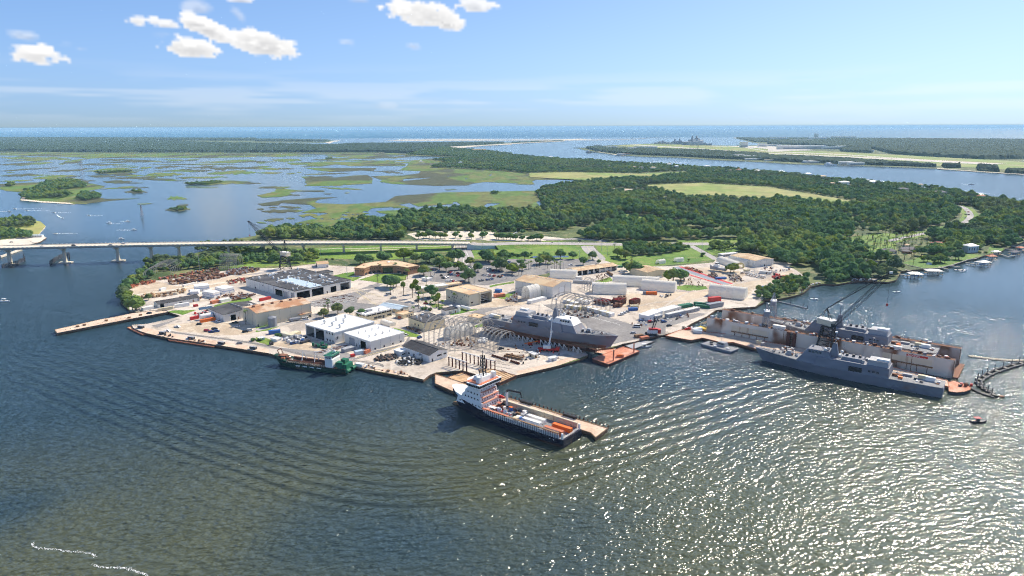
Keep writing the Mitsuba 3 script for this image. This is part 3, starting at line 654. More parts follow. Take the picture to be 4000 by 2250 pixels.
def palm_meshes(seed, h):
    r = np.random.default_rng(seed); t = MB(); c = MB(); lx, ly = r.uniform(-.5, .5, 2)
    t.tube((0, 0, -.4), (lx * .4, ly * .4, h * .5), .24, 5, .2); t.tube((lx * .4, ly * .4, h * .5), (lx, ly, h), .2, 5, .17)
    for k in range(22):
        a = r.uniform(0, 6.283); e = r.uniform(-.35, 1.1); L = r.uniform(1.6, 2.3)
        d = np.array([math.cos(a) * math.cos(e), math.sin(a) * math.cos(e), math.sin(e)]); s = np.array([-math.sin(a), math.cos(a), 0]) * .42
        p0 = np.array([lx, ly, h]); p1 = p0 + d * L * .55; p2 = p1 + (d + [0, 0, -.7]) * L * .5
        c.raw([p0, p1 - s, p1 + s, p2], [(0, 1, 2), (1, 3, 2)])
    return t, c
def group(name, parts):
    g = {'type': 'shapegroup'}
    for n_, mb, mat, sm in parts: g[n_] = mikit.ply(mb.mesh(), mat, sm)
    scene[name] = g
def inst(key, grp, p, rot=0.0, s=1.0, sz=None):
    scene[key] = {'type': 'instance', 'to_world': T4().translate([float(t) for t in p]).rotate([0, 0, 1], math.degrees(rot)).scale([s, s, sz or s]), 'g': {'type': 'ref', 'id': grp}}
# woods: bigger share of crowns, few leaves each
WOODS = []
for k in range(6):
    group(f'wood_kind_{k}', [('crown', crown_mesh(100 + k, 6, 1 if k < 4 else 1, 70, rad=5.2, ht=6.5, base=2.0, leaf=1.5, flat=.85), 'foliage' if k else 'foliage_light', False)]); WOODS.append(f'wood_kind_{k}')
for k in range(3):
    group(f'far_wood_kind_{k}', [('crown', crown_mesh(130 + k, 4, 1, 14, rad=5.6, ht=6.5, base=1.0, leaf=2, flat=.85), 'foliage', False)])
for k in range(4): group(f'oak_kind_{k}', [('trunk', trunk_mesh(150 + k), 'trunk_bark', False), ('crown', crown_mesh(140 + k, 11, 1, 420, rad=5.0, ht=6.2, base=1.3, leaf=.95), 'foliage', False)])
group('light_oak_kind', [('trunk', trunk_mesh(160), 'trunk_bark', False), ('crown', crown_mesh(161, 11, 1, 420, rad=5.0, ht=6.2, base=1.2, leaf=.95), 'foliage_light', False)])
for k in range(3):
    t, c = palm_meshes(170 + k, 7.0 + k); group(f'palm_kind_{k}', [('trunk', t, 'trunk_bark', False), ('fronds', c, 'foliage' if k else 'foliage_light', False)])
group('pine_kind', [('trunk', MB().tube((0, 0, -.5), (0, 0, 15), .3, 6, .1), 'trunk_bark', False), ('crown', crown_mesh(180, 8, 1, 260, rad=3.2, ht=9, base=5, leaf=.9, flat=1.1), 'foliage_light', False)])
for k in range(2): group(f'bush_kind_{k}', [('leaves', crown_mesh(190 + k, 6, 1, 120, rad=2.6, ht=2.2, base=.2, leaf=.8), 'foliage_light' if k else 'foliage', False)])

def scatter(pg, spacing, seed, keep=1.0):
    x0, y0, x1, y1 = pg.bounds; r = np.random.default_rng(seed)
    X, Y = np.meshgrid(np.arange(x0, x1, spacing), np.arange(y0, y1, spacing), indexing='ij')
    X = X + r.uniform(-.48, .48, X.shape) * spacing; Y = Y + r.uniform(-.48, .48, Y.shape) * spacing
    m = shapely.contains_xy(pg, X, Y) & (r.uniform(0, 1, X.shape) < keep)
    return np.column_stack([X[m], Y[m]])
clear = unary_union([poly(q, LZ).buffer(10) for q in
    ['u 1240,842 1300,832 1900,810 2576,850 v 0,852 500,932 900,1002 1045,1030 900,1058 600,1048 300,1010 0,985 u 2576,990 2200,978 2280,942 1800,952 1500,885',
     'u 1040,1110 1250,1140 1500,1170 1640,1215 1400,1205 1180,1195 1100,1150', 'u 1000,865 1250,872 1330,895 1200,905 1050,880', 'u 1480,965 1600,990 1560,1003', 'u 1640,1108 1990,1128 2010,1117', 'u 2200,1105 2560,1115 2500,1131 2210,1127',
     'u 170,712 560,702 1280,717 1740,697 1740,725 1300,760 900,785 560,772 180,752',
     'q 170,740 500,640 1050,700 1350,570 1750,600 1450,690 1120,800 850,860 560,872 180,790', 'q 1880,430 2200,470 2130,520 1830,570', 'c 820,285 1000,232 1800,222 2240,238 2450,300 2560,320 2560,375 1000,370', 'd 0,240 380,310 960,310 1300,345 930,390 0,385']] +
    [sg.LineString(road_line[:, :2]).buffer(20)] + [sg.box(x - w / 2, y - d, x + w / 2, y + 8) for w, d, q in ((26, 34, 'q 825,420 1480,540 280,520 210,430 1730,130 2050,80 2420,300 2340,110 p 2050,790 1930,825 2250,610 2400,560 2060,870'), (30, 60, 'v 760,832 130,720 545,770 1040,825 1350,905 1720,935 1530,870 1610,1095 400,740 2140,970 u 1225,670 1300,675 1420,680 1580,645 1655,662 1960,668 2280,700 2470,710 390,565 t 2060,615')) for x, y, _ in pts(q, LZ)])
fbig = poly('t 1420,1150 2150,1095 u 0,1120 330,1085 300,1000 240,925 345,850 780,802 960,778 1300,742 1600,727 1740,692 1400,702 1170,727 900,717 170,712 t 2576,694 2000,658 1755,653 1930,600 1780,578 2050,568 2150,553 1500,525 1580,518 1700,472 1900,455 2330,494 2576,522 u 0,534 600,577 1000,602 1300,622 1700,649 2576,702 '
            'v 480,759 900,802 1500,847 1900,907 2300,987 2576,1047 n 4150,850 4150,905 q 2576,340 2200,470 1830,570 1750,598 1350,568 1050,698 500,640 170,740 100,900 60,990 p 2576,1085 2100,1115 1680,1120 1350,1170 1150,1165 1060,960 1045,880 760,850 420,830 80,740 e 2230,430 1980,330 1780,300 1850,150 1600,112 880,140 d 2290,400 1780,385 1400,335 960,300 560,290 0,235 c 2500,290 2240,232 1000,228 820,275 t 1580,1300 1500,1390 60,1385 120,1320 480,1290 720,1262 850,1252 1150,1232 1400,1197 1500,1180', LZ)
palmy = unary_union([poly('p 1380,300 1900,200 2300,150 2576,165 2576,640 2250,660 2020,600 1950,520 1600,420', LZ), poly('q 0,150 450,180 720,300 720,420 820,480 500,620 170,740 0,640', LZ)])
fw = fbig.difference(clear).difference(palmy)
near_zone = fw.intersection(sg.box(-3000, 0, 3000, 1500)); far_zone = fw.intersection(sg.box(-6000, 1500, 6000, 20000))
r_ = np.random.default_rng(21)
A = scatter(near_zone, 9.2, 1, .95); B = scatter(far_zone, 10.5, 2, .93)
hz_ = meshkit.fbm(np.column_stack([A / 60, np.zeros(len(A))]), 3, 3); hb_ = meshkit.fbm(np.column_stack([B / 90, np.zeros(len(B))]), 3, 3)
n_ = 1
for (x, y), hh in zip(A, hz_):
    if hh < .3: continue
    s = r_.uniform(.75, 1.5) * (.75 + .7 * hh)
    inst(f'wood__{n_:05d}', WOODS[int(r_.integers(6))] if hh > .56 else WOODS[1 + int(r_.integers(5))], (x, y, LZ - .3), r_.uniform(0, 6.28), s, s * r_.uniform(.8, 1.25)); n_ += 1
for (x, y), hh in zip(B, hb_):
    s = r_.uniform(.75, 1.3) * (.7 + .7 * hh)
    inst(f'wood__{n_:05d}', f'far_wood_kind_{int(r_.integers(3))}', (x, y, LZ - .5), r_.uniform(0, 6.28), s, s * r_.uniform(.8, 1.2)); n_ += 1
tag('wood', 'dense evergreen wood running between the marsh, the road and the houses', None, None, 'stuff')
# thickets along the shore and behind the sheds, the wooded islets
n_ = 1
for s, sp, z in [('b 0,620 250,570 700,620 1050,620 1450,600 1480,650 1420,745 1050,770 400,755 350,690 200,640', 7, LZ), ('a 1468,462 1600,420 1900,430 2250,410 2576,440 2576,470 2230,480 2100,515 1780,535 1680,540 1480,520', 7, LZ), ('a 1480,530 1400,570 1290,640 1215,740 1222,840 1290,900 1300,840 1330,720 1440,640 1560,600 1500,560', 6, LZ), ('a 2050,290 2200,287 2576,270 2576,300 2400,340 2000,350 1950,345', 7, LZ),
                 ('f 1010,440 1300,320 1750,150 1960,170 1960,300 1750,425 1420,500 1250,525 1130,500', 5.5, LZ), ('p 1160,1040 1400,960 1600,1020 1690,1120 1400,1160 1170,1165', 6, LZ), ('d 150,630 780,625 700,650 400,665 150,665', 3.5, LZ), ('e 130,260 330,210 540,220 760,240 1050,260 1000,300 740,330 500,370 330,370 180,350', 6.5, LZ), ('e 1340,240 1560,210 1700,250 1540,290 1350,290', 7, LZ), ('e 1740,250 1950,200 1960,300 1760,310', 7, LZ),
                 ('s 340,890 420,830 560,800 700,790 860,830 870,860 600,880 450,890', 8, .6), ('s 205,960 260,900 420,890 600,910 740,930 640,965 460,965 300,980', 8, .6), ('s 780,970 800,935 950,925 1030,965 930,985 840,990', 8, .6), ('s 60,845 100,820 150,840 110,850', 8, .6), ('s 0,1260 0,1190 200,1180 370,1200 330,1250 150,1265', 7, .9), ('s 0,1365 0,1300 90,1300 300,1325 330,1365 100,1375', 6, .9),
                 ('s 1850,822 2050,810 2200,800 2240,806 2100,825 1900,828', 5, .5), ('s 1320,905 1400,890 1440,905', 5, .5), ('s 1700,1080 1850,1068 1900,1075 1800,1090', 5, .5), ('s 960,712 1300,692 1330,700 1000,716', 6, .5), ('t 700,570 760,562 770,570 720,575', 6, .5), ('t 2370,910 2440,905 2430,925 2360,922', 5, .5)]:
    for x, y in scatter(poly(s, z), sp, 300 + n_):
        q = r_.uniform(.55, 1.15) * sp / 7.5
        inst(f'thicket__{n_:05d}', WOODS[int(r_.integers(6))], (x, y, z - .3), r_.uniform(0, 6.28), q, q * r_.uniform(.8, 1.2)); n_ += 1
tag('thicket', 'thickets along the shoreline and on the marsh islets', None, None, 'stuff')

# single trees: frame, foot of the trunk, crown radius in metres
OAKS = [('c', '100,770,6 190,760,5 410,760,8 510,700,4 760,740,9 960,760,6 1130,760,7 1180,740,7 1330,760,6 1350,850,7 1440,800,6 1560,740,7 1660,740,8 1670,870,5 1460,890,6 1090,970,6 1090,950,5 1860,800,5 2110,720,8 2170,740,7 2420,690,6 2390,890,7 2300,860,5 1990,900,5 1760,930,5 1840,1070,7 1780,1050,5 30,770,6 2440,760,4'),
        ('c', '480,1150,6 580,1180,7 540,1150,5 630,1150,5 1220,1330,6 1290,1430,4'), ('d', '60,760,7 300,700,5 640,700,5 580,800,4 230,870,7 430,940,6 460,900,5 990,760,7 880,790,5 1060,770,5 1230,690,6 1440,690,5 1765,700,5 1610,790,5 2240,680,6 2320,690,6 2180,640,5 2330,880,5 2450,930,7 2530,940,6 600,880,4 280,760,4 1870,770,2.5'),
        ('e', '760,720,6 830,730,7 930,730,7 980,700,5 220,610,5 330,620,6 1640,600,5 1690,590,5 1250,365,2.5 1050,440,1.6'), ('i', '340,690,7 290,690,5 400,680,4 560,520,3'), ('j', '1160,460,5 960,510,4 1330,480,4 1500,520,4'), ('q', '560,735,4 630,730,4 760,770,5 890,760,5 980,760,4 1260,690,6 1200,690,5 1380,510,2.5 1000,690,5 850,730,5'),
        ('a', '1380,940,5 1250,820,5 1270,850,4'), ('c', '990,280,3.2 1170,250,3 1400,240,3.5 1450,285,3.5 1610,235,3.5 1660,280,2.6 1820,230,3.5 1860,330,3.4 1890,280,3.2 2030,225,3.6 2260,275,3.5 2110,320,4 1620,340,4.5 1700,350,3 1080,350,5 1180,340,6 1280,350,5 1370,350,5 1440,350,4 1880,360,4 2070,350,5 2300,360,5 2390,370,5 2470,370,4 1000,350,4'),
        ('d', '200,365,5 290,370,5 400,370,5 480,375,4 590,385,4 760,385,4 840,385,5 900,380,5 700,380,3')]
n_oak = 0
for fr, s in OAKS:
    for q in s.split():
        x, y, rad = map(float, q.split(','))
        key = new('oak_tree'); lit = (n_oak % 9 == 4)
        sc_ = rad / 4.2
        inst(key, 'light_oak_kind' if lit else f'oak_kind_{n_oak % 4}', G(fr, x, y, LZ), n_oak * 1.7, sc_, sc_ * .95 + .05)
        lot = fr in 'c' and y < 400 or fr == 'd' and y < 400
        tag(key, ('oak with paler crown ' if lit else 'broad dark green oak ') + ('by the gravel lot behind the highway' if lot else 'by the car park and brick office' if fr in 'cd' else 'on the lawn of the waterside houses' if fr == 'q' else 'among the yard buildings' if fr in 'ejk' else 'on the shore by the long pier'), 'tree', 'oaks ' + ('of the gravel lot' if lot else 'around the yard')); n_oak += 1
PALMS = [('k', '90,190 130,150 405,230 490,280 490,390 550,270 600,150 450,160 275,205 990,310 415,470 660,420 590,400 740,370 770,370 820,360'), ('d', '970,690 945,695 740,850 830,830 880,840 1020,850 1090,890 1130,880 1170,880 1210,870 1230,860 660,870 700,880 2120,600 2190,590 2410,810 540,960 580,960'), ('j', '1030,430 1010,420 970,450'), ('c', '325,1100 790,1030 820,1020 300,900 350,910 580,900 620,900 1130,1180 990,1420 1200,1000'), ('e', '235,500 1350,280 1385,290 1410,290 1450,300 1480,310 1500,310 1530,300 1560,290 1450,230 1600,290 1650,290'),
         ('p', '2130,500 2060,520 1940,500 1730,360 2400,450 2330,440 2250,470 2180,460 2510,480 2350,520 1830,380 1990,430 1900,460 2440,370 2280,330 2200,400 2520,330'), ('q', '340,810 300,660 360,660 130,330 230,330 400,380 520,370 640,300 60,400 170,420 270,260 330,230 450,280'), ('i', '2175,930')]
n_p = 0
for fr, s in PALMS:
    for q in s.split():
        x, y = map(float, q.split(','))
        key = new('palm_tree'); inst(key, f'palm_kind_{n_p % 3}', G(fr, x, y, LZ), n_p * 2.1, 1.15 + .1 * (n_p % 4), .85 + .12 * (n_p % 5))
        tag(key, 'slender fan palm ' + {'k': 'between the offices in the yard', 'd': 'in the car park island', 'j': 'in front of the white roofed hall', 'c': 'on the lawn of the brick office', 'e': 'on the grass by the side road', 'p': 'among the houses behind the trees', 'q': 'in the gardens of the waterside houses', 'i': 'beside the tan warehouse'}[fr], 'palm', 'fan palms ' + {'k': 'in the yard', 'j': 'in the yard', 'i': 'in the yard', 'd': 'in the car park', 'c': 'of the brick office', 'e': 'by the side road', 'p': 'of the village', 'q': 'of the village'}[fr]); n_p += 1
for x, y in scatter(palmy, 15, 77, .7)[:110]:
    key = new('palm_tree'); inst(key, f'palm_kind_{n_p % 3}', (x, y, LZ), n_p * 2.1, 1.25 + .2 * (n_p % 4), .8 + .1 * (n_p % 5)); tag(key, 'fan palm among the houses behind the trees', 'palm', 'fan palms of the village'); n_p += 1
for q in ('c', 750, 1300), ('c', 955, 1260), ('c', 1000, 1370), ('k', 765, 375), ('c', 905, 1335):
    key = new('pine_tree'); inst(key, 'pine_kind', G(*q, LZ), q[1], 1.0); tag(key, 'tall thin pale green tree between the brick office and the beige hall', 'tree', 'tall thin trees in the yard')
for fr, s in [('d', '2300,660 2200,670 2100,690 2250,590'), ('k', '590,390 650,410 800,390 560,400'), ('i', '2300,1200 2420,1195'), ('j', '300,770 330,775'), ('e', '1235,370 1580,130 1690,135'), ('b', '1700,700 1600,700'), ('q', '1680,560 1800,560 1900,420 2000,430 2150,410')]:
    for q in s.split():
        x, y = map(float, q.split(',')); key = new('bush'); inst(key, f'bush_kind_{int(x) % 2}', G(fr, x, y, LZ), x, .8); tag(key, 'low round bush on the grass ' + ('by the side road' if fr in 'de' else 'in a waterside garden' if fr == 'q' else 'in the yard'), 'bush', 'low bushes ' + ('by the side road' if fr in 'de' else 'in a waterside garden' if fr == 'q' else 'in the yard'))
# ================================================================ BUILDINGS
def frame_of(fr, A, Bt, C, by):
    """local frame of a building: origin at the near corner, x to the right corner, y to the left corner, and its height"""
    B = G(fr, Bt[0], by, LZ); h = float(Hgt(B, fr, Bt[0], Bt[1]))
    a, c = G(fr, *A, LZ + h)[:2] - B[:2], G(fr, *C, LZ + h)[:2] - B[:2]
    la, lc = np.linalg.norm(a), np.linalg.norm(c)
    aa = math.atan2(c[1], c[0]); ab = math.atan2(a[1], a[0]) - math.pi / 2
    d = (ab - aa + math.pi) % (2 * math.pi) - math.pi
    ang = aa + d * (la / (la + lc))
    return B, ang, lc, la, h

class Building:
    """walls with real openings, a roof, doors, panes, trim; x along the right-hand front, y along the left-hand front"""
    def __init__(self, name, label, fr, A, Bt, C, by, wall, roof, gable=None, rise=1.2, over=.4, cat='building', seam=8.0, group=None, size=None):
        self.o, self.ang, self.lx, self.ly, self.h = frame_of(fr, A, Bt, C, by) if size is None else size
        self.key = thing(name, label, cat, group); self.wall, self.roofm, self.gable, self.rise, self.over, self.seam = wall, roof, gable, rise, over, seam
        self.holes = {k: [] for k in ('right', 'left', 'back', 'far')}
    def mb(self): return MB(self.o, self.ang)
    def _side(self, s):
        return dict(right=((0, 0, 0), (1, 0, 0), self.lx, (0, 1, 0)), left=((0, self.ly, 0), (0, -1, 0), self.ly, (1, 0, 0)), back=((0, self.ly, 0), (1, 0, 0), self.lx, (0, -1, 0)), far=((self.lx, self.ly, 0), (0, -1, 0), self.ly, (-1, 0, 0)))[s]
    def opening(self, side, u0, u1, z0, z1, fill=None, name='door', frac=True, label=None):
        L = self._side(side)[2]
        if frac: u0, u1 = u0 * L, u1 * L
        self.holes[side].append((u0, u1, z0, z1)); o, u, _, inn = self._side(side)
        o, u, inn = map(np.array, (o, u, inn))
        if fill:
            mb = self.mb(); q = [(o + u * t + inn * d)[:2] for t, d in ((u0, .22), (u1, .22), (u1, .34), (u0, .34))]
            if np.cross(q[1] - q[0], q[2] - q[0]) < 0: q = q[::-1]
            mb.prism(q, z0, z1); part(self.key, name, mb, fill, label=label)
        return self
    def row(self, side, n, a, b, z0, z1, w, fill='window_glass', name='window'):
        L = self._side(side)[2]
        for k in range(n):
            c = (a + (b - a) * (k + .5) / n) * L; self.opening(side, c - w / 2, c + w / 2, z0, z1, fill, name, False)
        return self
    def build(self):
        h, lx, ly = self.h, self.lx, self.ly
        w = self.mb(); tr = self.mb()
        for s in self.holes:
            o, u, L, inn = self._side(s); g_end = (self.gable == 'x' and s in ('left', 'far')) or (self.gable == 'y' and s in ('right', 'back'))
            pg = sg.Polygon([(0, -.5), (L, -.5), (L, h), (L / 2, h + self.rise), (0, h)] if g_end else [(0, -.5), (L, -.5), (L, h), (0, h)])
            for a, b, z0, z1 in self.holes[s]: pg = pg.difference(sg.box(a, z0, b, z1))
            w.face(o, u, (0, 0, 1), pg)
            if self.seam and s in ('right', 'left'):
                for t in np.arange(self.seam, L - 1, self.seam):
                    if any(a - .2 < t < b + .2 for a, b, _, _ in self.holes[s]): continue
                    c = np.array(o) + np.array(u) * t - np.array(inn) * .06; tr.box(c[0], c[1], 0, .16, .16, h)
            for a, b, z0, z1 in self.holes[s]:
                for t0, t1, q0, q1 in ((a - .12, a, z0, z1 + .12), (b, b + .12, z0, z1 + .12), (a, b, z1, z1 + .12)):
                    c = np.array(o) + np.array(u) * (t0 + t1) / 2 - np.array(inn) * .04
                    sx, sy = (t1 - t0, .1) if abs(u[0]) else (.1, t1 - t0); tr.box(c[0], c[1], q0, sx, sy, q1 - q0)
        fl = self.mb().bx(.1, lx - .1, .1, ly - .1, -.3, .12)
        part(self.key, 'wall', w, self.wall); part(self.key, 'trim', tr, 'door_grey' if self.wall != 'white_paint' else 'pale_wall'); part(self.key, 'floor', fl, 'dark_grey')
        r = self.mb(); e = self.over; t = .25
        if self.gable is None:
            r.bx(-e, lx + e, -e, ly + e, h, h + t)
            for a in ((-e, lx + e, -e, -e + .3), (-e, lx + e, ly + e - .3, ly + e), (-e, -e + .3, -e + .3, ly + e - .3), (lx + e - .3, lx + e, -e + .3, ly + e - .3)): r.bx(*a, h + t, h + t + .35)
        else:
            def slab(P0, P1, P2, P3): r.loft([np.array([P0, P1, P2, P3]), np.array([P0, P1, P2, P3]) + [0, 0, t]])
            R = self.rise; k = R / ((ly if self.gable == 'x' else lx) / 2) * e
            if self.gable == 'x':
                slab((-e, -e, h - k), (lx + e, -e, h - k), (lx + e, ly / 2, h + R), (-e, ly / 2, h + R)); slab((-e, ly / 2, h + R), (lx + e, ly / 2, h + R), (lx + e, ly + e, h - k), (-e, ly + e, h - k))
                part(self.key, 'ridge_cap', self.mb().bx(-e, lx + e, ly / 2 - .5, ly / 2 + .5, h + R + t - .04, h + R + t + .14), self.roofm)
            else:
                slab((-e, -e, h - k), (lx / 2, -e, h + R), (lx / 2, ly + e, h + R), (-e, ly + e, h - k)); slab((lx / 2, -e, h + R), (lx + e, -e, h - k), (lx + e, ly + e, h - k), (lx / 2, ly + e, h + R))
                part(self.key, 'ridge_cap', self.mb().bx(lx / 2 - .5, lx / 2 + .5, -e, ly + e, h + R + t - .04, h + R + t + .14), self.roofm)
        self.rk = part(self.key, 'roof', r, self.roofm)
        return self
    def zr(self, x, y):
        if self.gable is None: return self.h + .25
        return self.h + .2 + self.rise * (1 - abs(y - self.ly / 2) / (self.ly / 2) if self.gable == 'x' else 1 - abs(x - self.lx / 2) / (self.lx / 2))
    def vent(self, x, y, s=1.0, mat='white_paint', kind='box', name='roof_vent', sx=None, sy=None):
        x, y = x * self.lx, y * self.ly; z = self.zr(x, y); mb = self.mb()
        if kind == 'box': mb.box(x, y, z - .3, sx or s, sy or s, .3 + s * .7)
        elif kind == 'turbine': mb.cyl(x, y, z - .3, z + s * .6, s * .35, 8); mb.cyl(x, y, z + s * .6, z + s * 1.25, s * .5, 10, s * .3)
        else: mb.bx(x - (sx or s) / 2, x + (sx or s) / 2, y - (sy or s) / 2, y + (sy or s) / 2, z - .05, z + .12)
        part(self.rk, name, mb, mat)
        return self
    def rib(self, n, axis='x', mat=None):
        """standing seams of a sheet metal roof"""
        mb = self.mb()
        for k in range(1, n):
            if axis == 'x':
                x = self.lx * k / n
                if self.gable == 'x':
                    for y0, y1 in ((0, self.ly / 2), (self.ly / 2, self.ly)): mb.tube((x, y0, self.zr(x, y0) + .08), (x, y1, self.zr(x, y1) + .08), .07, 3)
                else: mb.bx(x - .06, x + .06, 0, self.ly, self.h + .25, self.h + .33)
            else:
                y = self.ly * k / n
                if self.gable == 'y':
                    for x0, x1 in ((0, self.lx / 2), (self.lx / 2, self.lx)): mb.tube((x0, y, self.zr(x0, y) + .08), (x1, y, self.zr(x1, y) + .08), .07, 3)
                else: mb.bx(0, self.lx, y - .06, y + .06, self.h + .25, self.h + .33)
        part(self.rk, 'standing_seam', mb, mat or self.roofm); return self

# 1 the big shop with the dark roof
b = Building('workshop_hall', 'large white workshop hall with dark flat roof, pale blue roof strip and many roof vents', 'b', (255, 1010), (1080, 1230), (2005, 1042), 1375, 'pale_wall', 'dark_roof', over=.2, seam=9)
b.opening('right', .035, .25, 0, 7).opening('right', .29, .49, 0, 7.4).opening('right', .62, .72, 0, 6).opening('right', .80, .97, 0, 7.2).opening('right', .545, .565, 0, 2.4, 'dark_grey')
b.opening('left', .62, .76, 0, 6).opening('left', .78, .86, 0, 6, 'door_grey').opening('left', .93, .985, 0, 6.5, 'door_grey').opening('left', .2, .215, 0, 2.3, 'dark_grey').opening('left', .36, .372, 5, 6.4, 'window_glass', 'window')
b.build()
part(b.rk, 'roof_strip', b.mb().bx(b.lx * .27, b.lx * .49, .5, b.ly * .62, b.h + .25, b.h + .42), 'pale_blue', label='pale blue central strip of the roof')
_r = np.random.default_rng(5)
for k in range(46): b.vent(_r.uniform(.04, .97), _r.uniform(.05, .97), _r.uniform(1.2, 2.6), 'white_paint' if k % 3 else 'pale_wall', 'turbine' if k % 2 else 'box')
for k in range(7): b.vent(.24, .1 + k * .08, 1, 'pale_wall', 'flat', 'skylight', 2.6, 1.4)
for k in range(12): b.vent(.6 + .12 * (k % 3), .12 + .2 * (k // 3), 1, 'pale_blue', 'flat', 'skylight', 4, 1.4)
bs = b
# its back annex
Building('annex', 'low dark roofed annex behind the large workshop hall', 'b', (1450, 905), (1540, 930), (1705, 900), 980, 'pale_wall', 'dark_roof').opening('right', .3, .6, 0, 3, 'door_grey').build()
Building('storage_barn', 'white barn with tan roof behind the large workshop hall', 'b', (1405, 735), (1450, 780), (1635, 770), 840, 'white_paint', 'pale_tan_roof', 'x', 1.6).opening('left', .15, .85, 0, 4, 'dark_grey').opening('right', .8, .92, 0, 3, 'door_grey').build()
# 2 long low shed by the pier
b = Building('long_shed', 'long low pale shed with grey gable roof near the root of the long pier', 'i', (605, 560), (725, 592), (1412, 482), 655, 'pale_wall', 'dark_roof', 'x', 1.6)
b.opening('right', .04, .13, 0, 3.4).opening('right', .83, .86, 0, 2.4, 'brick_tan').opening('right', .95, .99, 0, 3, 'door_grey').opening('right', .5, .55, .9, 2.1, 'window_glass', 'window'); b.build()
# 3 dark roof
b = Building('repair_shop', 'pale repair shop with dark low roof beside the tan warehouse', 'i', (1538, 668), (1818, 770), (2490, 640), 888, 'pale_wall', 'dark_roof', 'y', 1.5, seam=7)
b.opening('right', .16, .28, 0, 5, None).opening('right', .33, .355, 0, 2.2, 'brick_tan').opening('left', .35, .4, .2, 2.4, 'dark_grey').opening('left', .1, .14, 0, 2.2, 'window_glass', 'window').build()
for k in range(4): b.vent(.5, .15 + k * .2, 1.6, 'grey_steel')
b.vent(.8, .3, 2, 'pale_wall').vent(.85, .6, 1, 'pale_wall', 'flat', 'skylight', 6, 1.6)
# 4 tan warehouse
b = Building('tan_warehouse', 'tall tan warehouse with rusty brown roof and streaked wall', 'j', (-145, 355), (25, 452), (750, 297), 645, 'tan_wall', 'rust_roof', 'x', 2.0, seam=10)
b.opening('right', -.0 + .002, .02, 0, 2.4, 'dark_grey').opening('left', .2, .23, 0, 2.4, 'dark_grey').build().rib(26)
for k in range(6): b.vent(.08 + .17 * k, .5, 1.8, 'rust')
b2 = Building('lean_to', 'low lean-to with reddish roof at the end of the tan warehouse', 'j', (580, 465), (640, 475), (795, 442), 535, 'tan_wall', 'rust_roof'); b2.opening('right', .2, .4, .8, 2.2, 'window_glass', 'window').opening('right', .75, .9, 0, 2.3, 'dark_grey').build()
# 5, 6 white roofed halls
b = Building('fabrication_hall', 'taller of the two white roofed halls, with two tall open doors', 'j', (645, 622), (1120, 728), (1715, 583), 882, 'pale_wall', 'white_roof', over=.25)
b.opening('left', .03, .3, 0, 8).opening('left', .37, .66, 0, 8).opening('left', .53, .66, 0, 6.5, 'white_paint', 'roll_door', label='half lowered white roll door') if 0 else b.opening('left', .03, .3, 0, 8).opening('left', .36, .64, 0, 8)
b.row('left', 3, .7, .98, 6.5, 8.0, 1.3).row('left', 3, .7, .98, .7, 2.4, 1.6); b.opening('right', .82 - .77, .82 - .74, 3.2, 5.4, 'dark_grey'); b.build().rib(30, 'y')
for x, y in ((.28, .72), (.28, .45), (.28, .2), (.55, .7), (.55, .44), (.8, .72)): b.vent(x, y, 2.6, 'pale_wall', 'turbine')
part(b.key, 'mezzanine_door', b.mb().bx(b.lx * .02, b.lx * .05, -.3, -.05, 3, 5.2), 'door_grey')
b = Building('assembly_hall', 'lower of the two white roofed halls, panelled walls, near the quay', 'j', (1257, 728), (1628, 856), (2090, 722), 990, 'pale_wall', 'white_roof', over=.25, seam=9)
b.opening('left', .63, .82, 0, 6, None).opening('left', .2, .4, 0, 5.6, 'door_grey', 'roll_door').opening('left', .46, .49, 0, 2.2, 'dark_grey').opening('left', .58, .61, 0, 2.2, 'dark_grey')
for u in (.1, .36, .62, .86): b.opening('right', u, u + .045, .6, 2.0, 'dark_grey', 'vent')
b.build().rib(26, 'y')
for k in range(8): b.vent(.2 + .2 * (k // 2), .3 + .4 * (k % 2), 1.5, 'pale_wall', 'turbine')
# 7, 8 office
b = Building('yard_office', 'two storey flat roofed office with bands of windows between the palms', 'j', (1407, 432), (1557, 478), (1920, 392), 572, 'cream_wall', 'white_roof', over=.8, seam=0)
b.row('right', 5, .02, .98, 4.3, 6.6, 4.6).row('left', 3, .05, .95, 4.3, 6.6, 3.6).row('right', 2, .3, .6, .9, 2.6, 3.6).row('right', 1, .8, .98, .9, 2.6, 4).opening('right', .63, .7, 0, 2.4, 'dark_grey').build()
part(b.rk, 'air_conditioner', b.mb().box(b.lx * .35, b.ly * .55, b.h + .2, 5, 3, 1.8), 'grey_steel'); b.vent(.7, .5, 1.2, 'grey_steel').vent(.15, .4, 1.6, 'grey_steel').vent(.6, .25, 1, 'grey_steel')
b = Building('blue_roof_hall', 'small tan hall with pale blue white roof beside the yard office', 'k', (-60, 340), (215, 398), (335, 352), 442, 'tan_wall', 'pale_blue', 'y', 1.4); b.opening('right', .2, .4, 1, 2.4, 'window_glass', 'window').build()
b = Building('annex', 'low annex with flat rusty tan roof beside the yard office', 'k', (168, 450), (272, 475), (402, 432), 530, 'cream_wall', 'pale_tan_roof'); b.row('right', 3, .3, .95, 1, 2.2, 1.6).build()
# 9 yellow building
b = Building('yellow_store', 'pale yellow store building with dark roof behind the hoop frames', 'k', (315, 512), (565, 587), (880, 530), 712, 'cream_wall', 'dark_roof', over=.3, seam=0)
b.opening('left', .62, .7, 3, 4.6, 'window_glass', 'window').opening('left', .4, .48, 3, 4.6, 'window_glass', 'window').opening('right', .5, .56, 2, 3.6, 'window_glass', 'window').build(); b.vent(.2, .7, 1.8, 'pale_wall', 'turbine').vent(.1, .3, 1.8, 'pale_wall', 'turbine').vent(.6, .5, 1.8, 'pale_wall', 'turbine').vent(.6, .9, 2, 'pale_wall')
